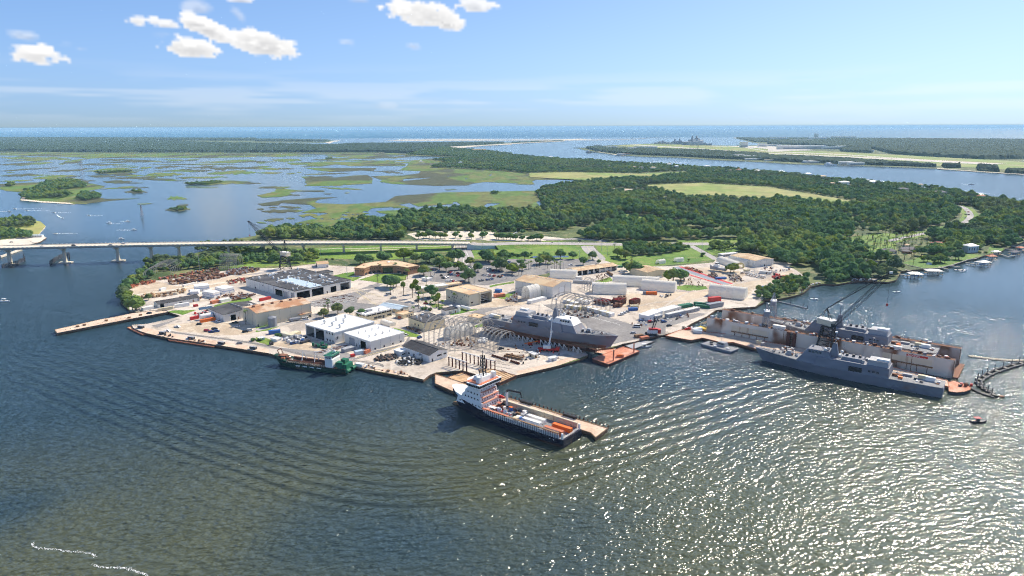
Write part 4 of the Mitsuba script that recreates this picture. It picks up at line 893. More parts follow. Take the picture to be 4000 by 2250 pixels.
# 10 beige hangar
b = Building('beige_hangar', 'beige hangar with tan roof and a tall open doorway', 'k', (822, 117), (1212, 192), (1567, 137), 352, 'beige_wall', 'pale_tan_roof', over=.3, seam=0)
b.opening('right', .46, .95, 0, b.h - 1.2)
for u, z in ((.95, 8.5), (.88, 8.5), (.8, 8.5), (.72, 6), (.65, 4.2), (.5, 6), (.44, 4.2), (.36, 4.2), (.26, 8.5), (.3, 4.2), (.9, 1), (.68, 1), (.43, 1)): b.opening('left', u - .012, u + .012, z, z + 1.3, 'window_glass', 'window')
b.opening('left', .1, .17, 2.6, 4, 'window_glass', 'window').opening('right', .05, .16, 2.6, 4, 'window_glass', 'window').build()
for k in range(5): b.vent(.5, .1 + .19 * k, 2, 'grey_steel', 'flat', 'ridge_vent', 1.8, 4.2)
mbx = b.mb()
for k in range(7): mbx.bx(b.lx * .62, b.lx * .95, 4, 4.3, 1.5 + k * 1.6, 1.9 + k * 1.6)
part(b.key, 'inner_gantry', mbx, 'white_paint')
part(b.key, 'door_post', b.mb().bx(b.lx * .43, b.lx * .46, -1.2, 0, 0, b.h), 'beige_wall'); part(b.key, 'door_post', b.mb().bx(b.lx * .95, b.lx * .98, -1.2, 0, 0, b.h), 'beige_wall')
# 11 utility block and tanks
b = Building('utility_block', 'small white block with dark roof and white tanks beside the beige hangar', 'k', (805, 388), (870, 412), (1037, 382), 475, 'pale_wall', 'dark_roof'); b.opening('right', .3, .5, 0, 2.6, 'door_grey').opening('right', .8, .9, 0, 2.4, 'brick_tan').build()
def tank(label, fr, x, y, top, r, mat='white_paint', name='storage_tank'):
    p = G(fr, x, y, LZ); h = float(Hgt(p, fr, x, top)); k = thing(name, label, 'tank'); mb = MB(p)
    mb.cyl(0, 0, 0, h, r, 16); part(k, 'shell', mb, mat, 40); part(k, 'dome', MB(p).cyl(0, 0, h, h + r * .35, r, 16, r * .15), mat)
    part(k, 'ladder', MB(p).tube((r + .15, -.3, 0), (r + .15, -.3, h), .08).tube((r + .15, .3, 0), (r + .15, .3, h), .08), 'grey_steel')
tank('short white upright tank on the roof line of the small white block', 'k', 948, 400, 335, 1.6); tank('tall white upright tank beside the small white block', 'k', 1050, 430, 345, 2.0)
tank('dark blue grey silo beside the tan warehouse', 'j', 237, 632, 505, 3.6, 'navy_grey', 'silo')
def htank(label, fr, x0, y0, x1, y1, r, mat):
    a, c = G(fr, x0, y0, LZ), G(fr, x1, y1, LZ); k = thing('horizontal_tank', label, 'tank'); u = [0, 0, r + .6]
    part(k, 'shell', MB().tube(a + u, c + u, r, 14), mat, 40); d = (c - a) / np.linalg.norm(c - a)
    part(k, 'cap', MB().tube(a + u - d * .5, a + u, r * .6, 14, r), mat); part(k, 'cap', MB().tube(c + u, c + u + d * .5, r, 14, r * .6), mat)
    for t in (.2, .8): q = a + (c - a) * t; part(k, 'saddle', MB().box(q[0], q[1], q[2], .8, r * 1.6, r * .9, math.atan2(d[1], d[0])), 'door_grey')
htank('white tank lying on the grass beside the small white block', 'k', 1095, 385, 1210, 415, 1.5, 'white_paint'); htank('dark grey tank lying in front of the tan warehouse', 'j', 475, 575, 620, 548, 1.5, 'navy_grey'); htank('white covered tank lying by the red containers', 'i', 1420, 850, 1625, 815, 2.2, 'white_paint')
# 12 beige low building
b = Building('pump_house', 'low beige flat roofed building beside the grounded warship', 'k', (1197, 492), (1342, 522), (1440, 482), 592, 'beige_wall', 'pale_tan_roof', seam=0); b.row('right', 3, .12, .7, 1.6, 3.6, 1.4).build()
b.vent(.5, .5, .8, 'dark_grey').vent(.2, .8, .8, 'dark_grey')
# 13 quay shop
b = Building('quay_shop', 'white shop with dark brown grey gable roof near the quay edge', 'k', (252, 912), (645, 1040), (905, 968), 1145, 'white_paint', 'dark_roof', 'y', 2.4, over=.8, seam=7)
b.opening('left', .62, .74, 0, 4.2).opening('left', .2, .27, .9, 2.1, 'window_glass', 'window').opening('left', .4, .45, 0, 2.3, 'dark_grey').opening('right', .42, .68, 2.6, 3.9, 'window_glass', 'window').opening('right', .78, .94, 2.6, 3.9, 'window_glass', 'window').opening('right', .12, .2, 0, 2.3, 'dark_grey').build().rib(18, 'y')
# 14 big white hangar
b = Building('great_hangar', 'great white hangar with pale tan gable roof in the middle of the yard', 'd', (465, 1047), (1102, 1157), (1437, 1071), 1345, 'pale_wall', 'pale_tan_roof', 'y', 3.0, over=.5, seam=10)
b.opening('right', .34, .62, 0, 9, 'white_paint', 'roll_door').opening('right', .12, .17, 0, 2.4, 'door_grey').build().rib(26, 'y')
for k in range(7): b.vent(.5, .1 + .13 * k, 2, 'white_paint', 'flat', 'ridge_vent', 1.6, 4)
# 15 long open shed
b = Building('open_store_shed', 'long open fronted store shed with pale ribbed roof and round white tanks inside', 'd', (1320, 850), (1492, 892), (2192, 802), 972, 'pale_wall', 'pale_tan_roof', 'x', 1.6, over=.8, seam=0)
for k in range(7): b.opening('right', .02 + k * .14, .13 + k * .14, 0, b.h - .5)
b.build().rib(30)
for k, u in enumerate((.6, .67, .76, .83)): part(b.key, 'tank_end', b.mb().tube((b.lx * u, 1.2, 2), (b.lx * u, 6, 2), 1.8, 14), 'white_paint')
for k, u in enumerate((.05, .19, .34, .46, .93)): part(b.key, 'stored_machine', b.mb().box(b.lx * u, 3.2, .1, 4, 3, 2.2), ('grey_steel', 'dark_grey', 'pale_blue', 'grey_steel', 'navy_grey')[k])
# 16, 17 right-hand halls
b = Building('tan_store', 'broad store with pale tan gable roof and a row of white tanks along its wall', 'e', (228, 527), (470, 597), (722, 562), 690, 'cream_wall', 'pale_tan_roof', 'y', 1.6, over=.5, seam=0); b.build().rib(22, 'y')
for k in range(7): part(b.key, 'gas_bottle_rack', b.mb().box(b.lx * (.08 + .1 * k), -1.2, 0, 1.7, 1.4, 1.9), 'white_paint')
b = Building('tan_gable_hangar', 'large pale hangar with tan gable roof at the edge of the woods', 'e', (1672, 352), (1988, 432), (2230, 397), 522, 'pale_wall', 'pale_tan_roof', 'y', 1.6, over=.3, seam=9); b.opening('right', .5, .55, 0, 2.4, 'dark_grey').build().rib(24, 'y')
b = Building('long_office_trailer', 'long grey trailer parked behind the arched halls by the woods', 'e', (1492, 332), (1520, 345), (1722, 318), 376, 'grey_steel', 'white_roof', cat='trailer', seam=0); b.row('right', 5, .05, .95, 1, 2, 1).build()
# 19 garages
b = Building('garage_row', 'row of low garages behind the beige hangar', 'c', (1050, 1150), (1062, 1185), (1470, 1118), 1262, 'cream_wall', 'pale_wall', seam=0); b.row('right', 4, .45, .98, 0, 3.2, 4.5, 'door_grey', 'roll_door'); b.build()
b = Building('garage_row', 'dark open bays at the right end of the low garages', 'c', (1462, 1100), (1472, 1128), (1695, 1085), 1190, 'pale_wall', 'pale_tan_roof', seam=0); b.row('right', 5, .02, .98, 0, 3.2, 4.2, None); b.build()
# trailers by the dry dock road
for lab, A_, B_, C_, by, w_ in [('long white office trailer by the road to the floating dock', (342, 1192), (475, 1218), (692, 1145), 1285, 'white_paint'), ('long pale double trailer behind the white office trailer', (600, 1118), (702, 1148), (936, 1080), 1200, 'pale_wall'), ('grey metal trailer nearest the floating dock road', (742, 1180), (758, 1196), (985, 1132), 1250, 'grey_steel'), ('grey metal trailer beyond the nearer grey one', (982, 1132), (995, 1145), (1186, 1088), 1188, 'grey_steel'), ('short grey trailer at the corner of the white office trailer', (552, 1212), (580, 1222), (680, 1200), 1258, 'pale_wall')]:
    b = Building('office_trailer', lab, 'e', A_, B_, C_, by, w_, 'white_roof' if w_ == 'white_paint' else 'pale_wall', cat='trailer', seam=0, over=.1); b.row('right', 4, .05, .95, 1, 2, .9).opening('left', .3, .6, 0, 2, 'door_grey').build()
Building('dock_hut', 'small cream hut on the open quay near the red mobile crane', 'l', (600, 1005), (672, 1040), (722, 1028), 1088, 'cream_wall', 'white_roof', cat='hut', seam=0).opening('right', .3, .6, 1, 1.9, 'window_glass', 'window').opening('left', .3, .5, 0, 2, 'dark_grey').build()
Building('generator_box', 'white louvred generator housing on the quay edge beside the crane', 'l', (890, 1075), (905, 1095), (992, 1068), 1132, 'white_paint', 'white_roof', cat='generator', seam=0).opening('right', .15, .4, .5, 1.5, 'door_grey', 'louvre').build()
Building('block_hut', 'white flat topped hut at the corner of the quay shop', 'k', (145, 972), (240, 1000), (312, 972), 1060, 'pale_wall', 'white_roof', cat='hut', seam=0).opening('right', .2, .8, .6, 1.6, 'window_glass', 'window').build()
Building('block_hut', 'small white hut in front of the quay shop', 'k', (450, 1035), (510, 1060), (565, 1045), 1115, 'pale_wall', 'white_roof', cat='hut', seam=0).opening('right', .4, .8, 0, 2, 'dark_grey').build()
Building('block_hut', 'small white hut on the grass patch beside the container row', 'j', (232, 800), (295, 825), (340, 800), 855, 'white_paint', 'white_roof', cat='hut', seam=0).build()
Building('block_hut', 'small grey hut on the grass by the quay road', 'j', (38, 795), (60, 812), (118, 795), 838, 'pale_blue', 'white_roof', cat='hut', seam=0).build()
Building('block_hut', 'low white hut inside the brick office car park', 'c', (1085, 1000), (1155, 1025), (1200, 1005), 1065, 'white_paint', 'white_roof', cat='hut', seam=0).build()

# 18 brick office: two wings round a recessed front
zt = float(Hgt(G('c', 825, 955, LZ), 'c', 820, 837)); k = thing('brick_office', 'two winged tan brick office with brown flat roof and dark glazed recess', 'building')
front = pts('b 2065,845 2228,852 c 210,808 372,800 395,812 575,805 630,805 822,838', LZ + zt)[:, :2]
back = pts('c 1010,800 660,722 480,714 420,718 100,765', LZ + zt)[:, :2]
out = np.vstack([front, back]); pgb = sg.Polygon(out).buffer(0)
wl = MB(); wz = MB()
nf = len(out)
def wallstrip(mb, a, b, z0, z1, inset=0.0):
    d = (b - a) / np.linalg.norm(b - a); n = np.array([d[1], -d[0]]) * -inset
    mb.raw([[*(a + n), z0], [*(b + n), z0], [*(b + n), z1], [*(a + n), z1]], [[0, 1, 2, 3]])
for i in range(nf):
    a, b_ = out[i], out[(i + 1) % nf]; L = np.linalg.norm(b_ - a); d = (b_ - a) / L
    glazed = 4 == i or i == 3 or i == 5
    pg = sg.box(0, -.5, L, zt)
    holes = []
    if i in (1, 2, 6, 7, 8, 0):
        m = max(2, int(L / 2.6)); holes += [(L * (q + .22) / m, L * (q + .78) / m, zt * .62, zt * .74) for q in range(m)]
        if i in (1, 2, 6): m2 = max(2, int(L / 7)); holes += [(L * (q + .12) / m2, L * (q + .88) / m2, 0, zt * .36) for q in range(m2)]
    if i == 4: holes = [(.4, L - .4, .2, zt * .82)]
    for h_ in holes: pg = pg.difference(sg.box(h_[0], h_[2], h_[1], h_[3]))
    wl.face((*a, LZ), (*d, 0), (0, 0, 1), pg)
    for h_ in holes:
        inn = np.array([-d[1], d[0]]) * .4; q0, q1 = a + d * h_[0] + inn, a + d * h_[1] + inn
        part(k, 'window', MB().raw([[*q0, LZ + h_[2]], [*q1, LZ + h_[2]], [*q1, LZ + h_[3]], [*q0, LZ + h_[3]]], [[0, 1, 2, 3]]), 'window_glass')
part(k, 'wall', wl, 'brick_tan')
rk = part(k, 'roof', MB().sheet(pgb.buffer(.5, join_style=2), LZ + zt + .3), 'brick_tan'); e_ = MB()
rg = np.array(pgb.buffer(.5, join_style=2).exterior.coords)
for a, b_ in zip(rg[:-1], rg[1:]): e_.raw([[*a, LZ + zt], [*b_, LZ + zt], [*b_, LZ + zt + .7], [*a, LZ + zt + .7]], [[0, 1, 2, 3]])
part(k, 'parapet', e_, 'brick_tan'); part(k, 'roof_covering', MB().sheet(pgb.buffer(-.2), LZ + zt + .38), 'pale_tan_roof')
sk = G('c', 500, 745, LZ + zt); part(rk, 'skylight', MB(sk).cyl(0, 0, 0, 1.2, 2.6, 8, 1.2), 'white_paint')
for q in ((330, 770), (630, 775), (90, 805), (815, 800)): part(rk, 'roof_vent', MB(G('c', *q, LZ + zt)).box(0, 0, 0, 1.6, 1.2, .9), 'brick_tan')
for q0, q1 in (((180, 905), (255, 945)), ((690, 940), (745, 895))):
    a, c = G('c', *q0, LZ), G('c', *q1, LZ); mb = MB()
    for t in range(9): w_ = a + (c - a) * t / 9; mb.box(w_[0], w_[1], LZ, 1.6, 1.4, .3 + (t if q0[1] > q1[1] else 8 - t) * .42)
    part(k, 'outside_stair', mb, 'pale_concrete')

# ================================================================ FABRIC TENTS AND HOOP FRAMES
def arch(n, w, h, legs=.0):
    th = np.linspace(0, math.pi, n); return np.column_stack([-np.cos(th) * w / 2, np.sin(th) ** .8 * (h - legs) + legs])
def quonset(label, fr, x0, y0, x1, y1, w, h, ends=(1, 1), mat='tent_fabric', legs=1.2, bare=0.0, group=None, side=1, arch_pow=1):
    """near bottom edge from one end to the other; the tent lies behind it"""
    a, c = G(fr, x0, y0, LZ), G(fr, x1, y1, LZ); d = c - a; L = float(np.linalg.norm(d)); ang = math.atan2(d[1], d[0])
    k = thing('arched_tent', label, 'tent', group); n = 15; A_ = arch(n, w, h, legs); A_ = np.vstack([[-w / 2, 0], A_, [w / 2, 0]])
    o = a; mk = lambda: MB(o, ang); ns = max(2, int(L / 5)); rings = []; fr_ = mk()
    for q in range(ns + 1):
        x = L * q / ns
        P_ = np.column_stack([np.full(len(A_), x), side * (A_[:, 0] + w / 2), A_[:, 1]])
        covered = x >= bare * L - 1e-6
        if covered: rings.append(P_)
        if covered and 0 < q < ns:
            mid = P_.copy(); rings.append(np.column_stack([P_[:, 0] + L / ns * .5, P_[:, 1], P_[:, 2] * .985]))
        if not covered or True: fr_.path([p + [0, 0, .04] for p in P_], .13, 3)
    cov = mk(); cov.loft(rings, caps=False, closed=False); part(k, 'cover', cov, mat, 30); part(k, 'rib', fr_, 'frame_steel' if bare else mat)
    if bare:
        lg = mk()
        for i in range(1, len(A_) - 1, 2): lg.tube((0, side * (A_[i, 0] + w / 2), A_[i, 1]), (L * bare, side * (A_[i, 0] + w / 2), A_[i, 1]), .12, 3)
        part(k, 'purlin', lg, 'frame_steel')
    for e, x in zip(ends, (L * bare, L)):
        if e: part(k, 'end_wall', mk().face((x, side * w / 2, 0), (0, 1, 0), (0, 0, 1), sg.Polygon(A_).difference(sg.box(-w * .28, 0, w * .28, h * .62)) if e == 2 else sg.Polygon(A_)), 'yellow_marking' if e == 2 and mat == 'tent_fabric' and 'orange' in label else mat)  # yellow end wall for the hall labelled orange
    return k
# side-on white tents that shelter hulls and stores
quonset('white arched tent behind the left one of the pair in the sandy yard', 'd', 2095, 1128, 2870, 1165, 13, 10, (1, 1))
quonset('white arched tent standing right of its twin, orange container in front', 'e', 372, 838, 852, 880, 13, 10, (1, 1))
quonset('white arched tent with hoop frame at its left end in the sandy yard', 'd', 1757, 1268, 2332, 1282, 13, 10.5, (0, 1))
quonset('white arched tent nearest the floating dock', 'e', 1328, 925, 1838, 985, 14, 11, (1, 1))
quonset('long white arched tent behind the great white hangar', 'd', 1055, 1005, 1497, 1022, 12, 9, (1, 1))
quonset('short white arched tent with bare steel ribs at its left end, before the great hangar', 'd', 520, 1425, 910, 1330, 11, 13, (0, 1), bare=.48, legs=5)
quonset('left white arched hall with orange end wall, beside the pale hangar at the woods', 'e', 1712, 540, 1440, 450, 12, 7, (2, 1), side=-1)
quonset('right white arched hall beside the pale hangar at the woods', 'e', 1862, 505, 1600, 430, 12, 7.5, (2, 1), side=-1)
quonset('small white arched shelter over a boat on the grass', 'e', 635, 480, 728, 465, 6, 5, (0, 0), legs=2); quonset('small white arched shelter on poles on the grass', 'e', 880, 450, 985, 440, 6, 5, (0, 0), legs=2)
quonset('stained white arched tent inside the tall hoop frame', 'k', 960, 825, 1265, 745, 11, 9, (1, 1)); quonset('small flat arched tent beside the lower white roofed hall', 'j', 1900, 640, 1760, 595, 6, 3.2, (1, 1), side=-1)
def hoops(label, fr, L0, L1, R0, n, h, mat='frame_steel', r=.22, legs=None, sway=0.0, purl=True):
    """bare hoops: from leg line L0-L1, each spanning to the parallel line that starts at R0"""
    a, b_, c = G(fr, *L0, LZ), G(fr, *L1, LZ), G(fr, *R0, LZ); k = thing('hoop_frame', label, 'frame'); span = c - a; w = np.linalg.norm(span); legs = h * .45 if legs is None else legs
    A_ = arch(15, 1, h, legs); allp = []
    for q in range(n):
        o = a + (b_ - a) * q / (n - 1); P_ = [o] + [o + span * (s + .5) + [0, 0, z] for s, z in A_] + [o + span]; allp.append(P_)
        mb = MB().path(P_, r, 4); P2 = [p + np.append((b_ - a)[:2] / np.linalg.norm(b_ - a) * .9, 0) for p in P_]; mb.path(P2, r * .8, 3)
        for i in range(0, len(P_), 2): mb.tube(P_[i], P2[i], r * .6, 3)
        part(k, 'hoop', mb, mat)
    if purl:
        mb = MB()
        for i in range(2, 16, 3):
            for q in range(n - 1): mb.tube(allp[q][i], allp[q + 1][i], r * .7, 3)
        part(k, 'purlin', mb, mat)
hoops('tall rusty grey hoop frame over the yard behind the quay shop', 'k', (565, 880), (1000, 1010), (860, 745), 7, 19)
hoops('tall hoop frame right of the first one, over the stained tent', 'k', (865, 850), (1290, 915), (1130, 720), 7, 17)
hoops('lower hoop frame in front of the grounded warship', 'k', (1320, 915), (1610, 1000), (1560, 800), 6, 12)
hoops('hoop frame over the row of white crates beyond the grounded warship', 'l', (925, 380), (1405, 490), (1260, 330), 9, 14)
hoops('hoop frame at the left end of a white arched tent in the sandy yard', 'd', (1590, 1190), (1760, 1270), (1740, 1120), 5, 10)
hoops('big bare hoop frame among the trees by the scrap yard', 'b', (-170, 850), (100, 858), (-60, 810), 9, 17, r=.2)
hoops('low bare hoop frame over the bushes at the river edge', 'i', (480, 190), (700, 60), (930, 120), 8, 13, r=.2)
lat = pts('k 1345,720 1560,800 1800,770 1640,640', LZ); mb = MB()
for t in np.linspace(0, 1, 9):
    p0, p1 = lat[0] + (lat[1] - lat[0]) * t, lat[3] + (lat[2] - lat[3]) * t; Q = [p0 + (p1 - p0) * s + [0, 0, 1 + 8 * math.sin(math.pi * min(1, .15 + s * .85))] for s in np.linspace(0, 1, 9)]; mb.path(Q, .16, 4)
for s in np.linspace(0, 1, 9):
    Q = [lat[0] + (lat[1] - lat[0]) * t + ((lat[3] + (lat[2] - lat[3]) * t) - (lat[0] + (lat[1] - lat[0]) * t)) * s + [0, 0, 1 + 8 * math.sin(math.pi * min(1, .15 + s * .85))] for t in np.linspace(0, 1, 5)]; mb.path(Q, .16, 4)
solo('roof_lattice', mb, 'rail_white', 'curved pale lattice roof section lying between the hoop frames and the grounded warship', 'frame')
# ================================================================ SHIPS
def heading(stern, bow): d = np.asarray(bow) - np.asarray(stern); return math.atan2(d[1], d[0])
def pl(mb, P_, mat, root, name): return part(root, name, mb, mat)
def lerp(t, xs, ys): return float(np.interp(t, xs, ys))
def rail(mb, P_, h=1.1, step=2.0, r=.05):
    P_ = [np.array(p, float) for p in P_]
    for a, b in zip(P_[:-1], P_[1:]):
        L = np.linalg.norm(b - a); n = max(1, int(L / step))
        for z in (h, h * .55): mb.tube(a + [0, 0, z], b + [0, 0, z], r, 3)
        for k in range(n + 1): q = a + (b - a) * k / n; mb.tube(q, q + [0, 0, h], r, 3)
    return mb

def hull_rings(L, beam, secs, stem_rake, n_side=6):
    """secs: x fraction, half breadth at deck, half breadth at waterline, deck height, keel depth"""
    out = []
    for x, bd, bw, zd, zk in secs:
        X = x * L; P_ = [(X, 0, -zk), (X, -bw * .75, -zk * .75), (X, -bw, 0), (X, -(bw * .35 + bd * .65), zd * .55), (X, -bd, zd), (X, bd, zd), (X, (bw * .35 + bd * .65), zd * .55), (X, bw, 0), (X, bw * .75, -zk * .75)]
        P_ = np.array(P_, float); P_[:, 0] += stem_rake(x) * (P_[:, 2]); out.append(P_)
    return out

def warship(label, o, ang, keel=4.3, hullmat='naval_hull', scaffold=False, bottom='naval_hull'):
    """a littoral warship: stern at x = 0, bow at x = 118, z = 0 at the waterline"""
    k = thing('warship', label, 'warship', 'grey warships of one class'); mk = lambda: MB(o, ang); L = 118
    sec = [(0, 7.6, 7.0, 6.6, 2.2), (.05, 8.0, 7.5, 6.6, 3.2), (.25, 8.7, 8.0, 6.6, keel), (.5, 8.8, 7.6, 6.8, keel), (.68, 8.6, 6.0, 7.2, keel), (.8, 7.6, 3.9, 7.8, keel), (.9, 5.2, 1.9, 8.4, keel * .85), (.97, 2.2, .5, 9.0, keel * .5), (1.0, .25, .1, 9.3, .4)]
    rk = lambda x: .62 * max(0, (x - .85) / .15) if x > .85 else 0
    mb = mk().loft(hull_rings(L - 5, 17.6, sec, 0, 0) if False else hull_rings(L - 6, 17.6, sec, rk)); part(k, 'hull', mb, hullmat, 28)
    if bottom != hullmat:
        s2 = [(x, bw + .02, bw * .72 + .02, 1.2, zk) for x, bd, bw, zd, zk in sec]
        rr = hull_rings(L - 6, 17.6, [(x, b_ + .12, b_ + .06, 2.4, zk + .06) for x, _, b_, _, zk in sec[:-1]], rk); part(k, 'bottom_plating', mk().loft(rr), bottom, 28, label='red brown bottom plating below the waterline')
    # decks
    dk = mk(); dk.raw([[.2, -7.4, 6.66], [30, -8.4, 6.66], [30, 8.4, 6.66], [.2, 7.4, 6.66]], [[0, 1, 2, 3]]); part(k, 'flight_deck', dk, 'deck_grey')
    fd = mk(); xs = [80, 88, 96, 104, 110, 115]; yl = [lerp(x / 112, [q[0] for q in sec], [q[1] for q in sec]) - .35 for x in xs]; zl = [lerp(x / 112, [q[0] for q in sec], [q[3] for q in sec]) + .08 for x in xs]
    fd.raw([[x, -y, z] for x, y, z in zip(xs, yl, zl)] + [[x, y, z] for x, y, z in zip(xs, yl, zl)], [(i, i + 1, 7 + i, 6 + i) for i in range(5)]); part(k, 'fore_deck', fd, 'deck_grey')
    for t in (6, 12, 18, 24): pass
    mkp = mk().bx(3, 27, -.15, .15, 6.68, 6.7).bx(14.8, 15.1, -6, 6, 6.68, 6.7); part(k, 'deck_marking', mkp, 'marking')
    # superstructure: sides lean in
    def block(x0, x1, y, z0, z1, lean=1.2, f0=.8, f1=.8): return [(x0, -y, z0), (x1, -y, z0), (x1, y, z0), (x0, y, z0)], [(x0 + f0, -y + lean, z1), (x1 - f1, -y + lean, z1), (x1 - f1, y - lean, z1), (x0 + f0, y - lean, z1)]
    def addb(mb, *a, **w): b0, b1 = block(*a, **w); return mb.loft([np.array(b0, float), np.array(b1, float)])
    s = mk(); addb(s, 30, 76, 8.75, 6.4, 12.6, lean=1.5, f0=.6, f1=2.5); part(k, 'deckhouse', s, hullmat)
    s = mk(); addb(s, 74, 88, 7.9, 7.0, 12.4, lean=1.8, f0=0, f1=4.5); part(k, 'forward_house', s, hullmat)
    s = mk(); addb(s, 66, 84, 6.2, 12.3, 16.4, lean=1.1, f0=1.5, f1=3.2); ph = part(k, 'pilot_house', s, 'rail_white' if scaffold else hullmat)
    w = mk()
    for i in range(9):
        y0 = -4.6 + i * 1.04; w.loft([np.array([(82.35, y0, 13.9), (82.35, y0 + .85, 13.9), (81.0, y0 + .85, 15.6), (81.0, y0, 15.6)]), np.array([(82.55, y0, 13.9), (82.55, y0 + .85, 13.9), (81.2, y0 + .85, 15.6), (81.2, y0, 15.6)])])
    for sgn in (-1, 1):
        for i in range(4): x0 = 72 + i * 2.2; w.loft([np.array([(x0, sgn * 5.62, 14.2), (x0 + 1.6, sgn * 5.62, 14.2), (x0 + 1.6, sgn * 5.35, 15.5), (x0, sgn * 5.35, 15.5)]), np.array([(x0, sgn * 5.85, 14.2), (x0 + 1.6, sgn * 5.85, 14.2), (x0 + 1.6, sgn * 5.5, 15.5), (x0, sgn * 5.5, 15.5)])])
    part(ph, 'window_band', w, 'window_glass')
    s = mk(); addb(s, 31, 44, 5.8, 12.5, 15.8, lean=.8); part(k, 'hangar_house', s, 'grey_steel')
    s = mk(); addb(s, 46, 60, 4.6, 12.5, 14.6, lean=.6); part(k, 'exhaust_casing', s, hullmat)
    for x in (49, 53, 57): part(k, 'exhaust_pipe', mk().cyl(x, 0, 14.5, 16, .9, 10), 'dark_grey')
    m = mk(); m.loft([np.array([(62, -2, 12.5), (68, -2, 12.5), (68, 2, 12.5), (62, 2, 12.5)], float), np.array([(63.8, -.9, 22), (66, -.9, 22), (66, .9, 22), (63.8, .9, 22)], float)]); m.cyl(65, 0, 22, 29, .28, 6); m.tube((65, -3.2, 23), (65, 3.2, 23), .16).tube((65, -2.2, 25.5), (65, 2.2, 25.5), .12); mt = part(k, 'mast', m, hullmat)
    part(mt, 'radar_drum', mk().cyl(65, 0, 29, 30, .9, 10), 'rail_white'); part(mt, 'radar_drum', mk().cyl(68.5, 1.5, 17, 18.3, 1.0, 10), 'grey_steel')
    for x, y, z, r in ((70, 4.2, 17.4, 1.15), (61, -3.8, 15.6, 1.1), (79, -2, 17.3, .7)): part(k, 'radome', mk().cyl(x, y, z - 1.6, z - .6, r * .5, 8).ball(x, y, z, r, 2), 'rail_white' if r > 1 else 'grey_steel', 30)
    g = mk().loft([np.array([(92, -1.7, 8.3), (96.4, -1.7, 8.3), (96.4, 1.7, 8.3), (92, 1.7, 8.3)], float), np.array([(92.6, -1.2, 10.9), (95, -1.2, 10.9), (95, 1.2, 10.9), (92.6, 1.2, 10.9)], float)]); gk = part(k, 'gun_turret', g, 'grey_steel'); part(gk, 'gun_barrel', mk().tube((95.6, 0, 9.6), (100.5, 0, 10.3), .14, 6), 'dark_grey')
    for sgn in (-1, 1):
        part(k, 'boat_bay_shade_panel', mk().bx(46, 54, sgn * 8.55 - .2, sgn * 8.55 + .2, 7.2, 10.2), 'black_steel', label='dark boat bay opening in the ship side')  # solid black panel: the shade inside the bay is put in by colour
        for x in (36, 38.5, 41): part(k, 'port', mk().bx(x, x + 1.3, sgn * 8.4 - .22, sgn * 8.4 + .22, 8.6, 9.6), 'dark_grey')
    for x in (60.5, 64, 43): part(k, 'side_door', mk().bx(x, x + 1.2, -8.75, -8.3, 7.2, 9.2), 'deck_grey')
    _q = np.random.default_rng(17)
    for i in range(26): part(k, 'roof_gear', mk().box(_q.uniform(32, 73), _q.uniform(-4.4, 4.4), 12.55, *_q.uniform(.6, 2.4, 2), _q.uniform(.5, 2.6)), ('grey_steel', 'rail_white', 'navy_grey')[i % 3])
    for x, y, h in ((47, 4, 9), (60, -4, 8), (72, 3, 7), (69, -3, 9), (33, -4, 6)): part(k, 'whip_antenna', mk().tube((x, y, 12.5), (x, y * 1.1, 12.5 + h), .12, 4), 'grey_steel')
    for i in range(14): part(k, 'deck_fitting', mk().box(_q.uniform(88, 106), _q.uniform(-2.6, 2.6), 8.0, *_q.uniform(.5, 1.6, 2), 1.6), ('dark_grey', 'rail_white', 'grey_steel', 'rust')[i % 4]); part(k, 'deck_fitting', mk().box(_q.uniform(2, 28), _q.uniform(-6, 6), 6.66, *_q.uniform(.6, 2, 2), _q.uniform(.4, 1.3)), ('dark_grey', 'rail_white', 'rust', 'grey_steel')[i % 4])
    # deck gear
    for x, y, sx, sy, sz, m_n in ((35, 2, 7, 3, 1.2, 'white_paint'), (63, -3, 5, 3, 1.1, 'rail_white'), (44, -4.5, 4, 2.4, 1.2, 'rail_white')): part(k, 'roof_locker', mk().box(x, y, 12.58 if x > 45 else 15.78 if x == 35 else 12.58, sx, sy, sz), m_n)
    for x, y, c_ in ((8, -2.5, 'white_paint'), (12.2, -3.5, 'cream_wall'), (24, 4, 'orange_paint'), (21, -4, 'grey_steel'), (26.5, 0, 'rust')): part(k, 'deck_van', mk().box(x, y, 6.7, 5.5 if c_ != 'orange_paint' else 2.5, 2.4, 2.5 if c_ in ('white_paint', 'cream_wall') else 1.4), c_)
    for q in ([(29, -8.3, 6.66), (.4, -7.3, 6.66), (.4, 7.3, 6.66), (29, 8.3, 6.66)], [(88, -6.6, 8), (104, -3.4, 8.75), (115, -.5, 9.2)], [(88, 6.6, 8), (104, 3.4, 8.75), (115, .5, 9.2)]): part(k, 'railing', rail(mk(), q, step=3), 'grey_steel')
    for x, y in ((104, 1.5), (104, -1.5), (108, 0), (100, 2.6)): part(k, 'bollard', mk().cyl(x, y, 8.6, 9.6, .35, 6), 'dark_grey')
    return k

# alongside the finger pier
def place(bow_px, stern_near_px, stern_far_px, zb, zs):
    bw = G(*bow_px, zb); st = (G(*stern_near_px, zs) + G(*stern_far_px, zs)) / 2
    return st, bw
st1, bw1 = G('g', 1262, 1330, 0) , G('n', 2952, 1366, 9.3)
a1 = heading(st1[:2], bw1[:2]); nrm1 = np.array([-math.sin(a1), math.cos(a1), 0])
o1 = np.array([*(st1[:2]), 0]) - nrm1 * 7.0 * 1
# bow to the left of the picture: the port side faces the camera
print('alongside length', np.linalg.norm(st1[:2] - bw1[:2]))
lcs1 = warship('grey warship lying afloat alongside the floating dock pier', o1, a1)
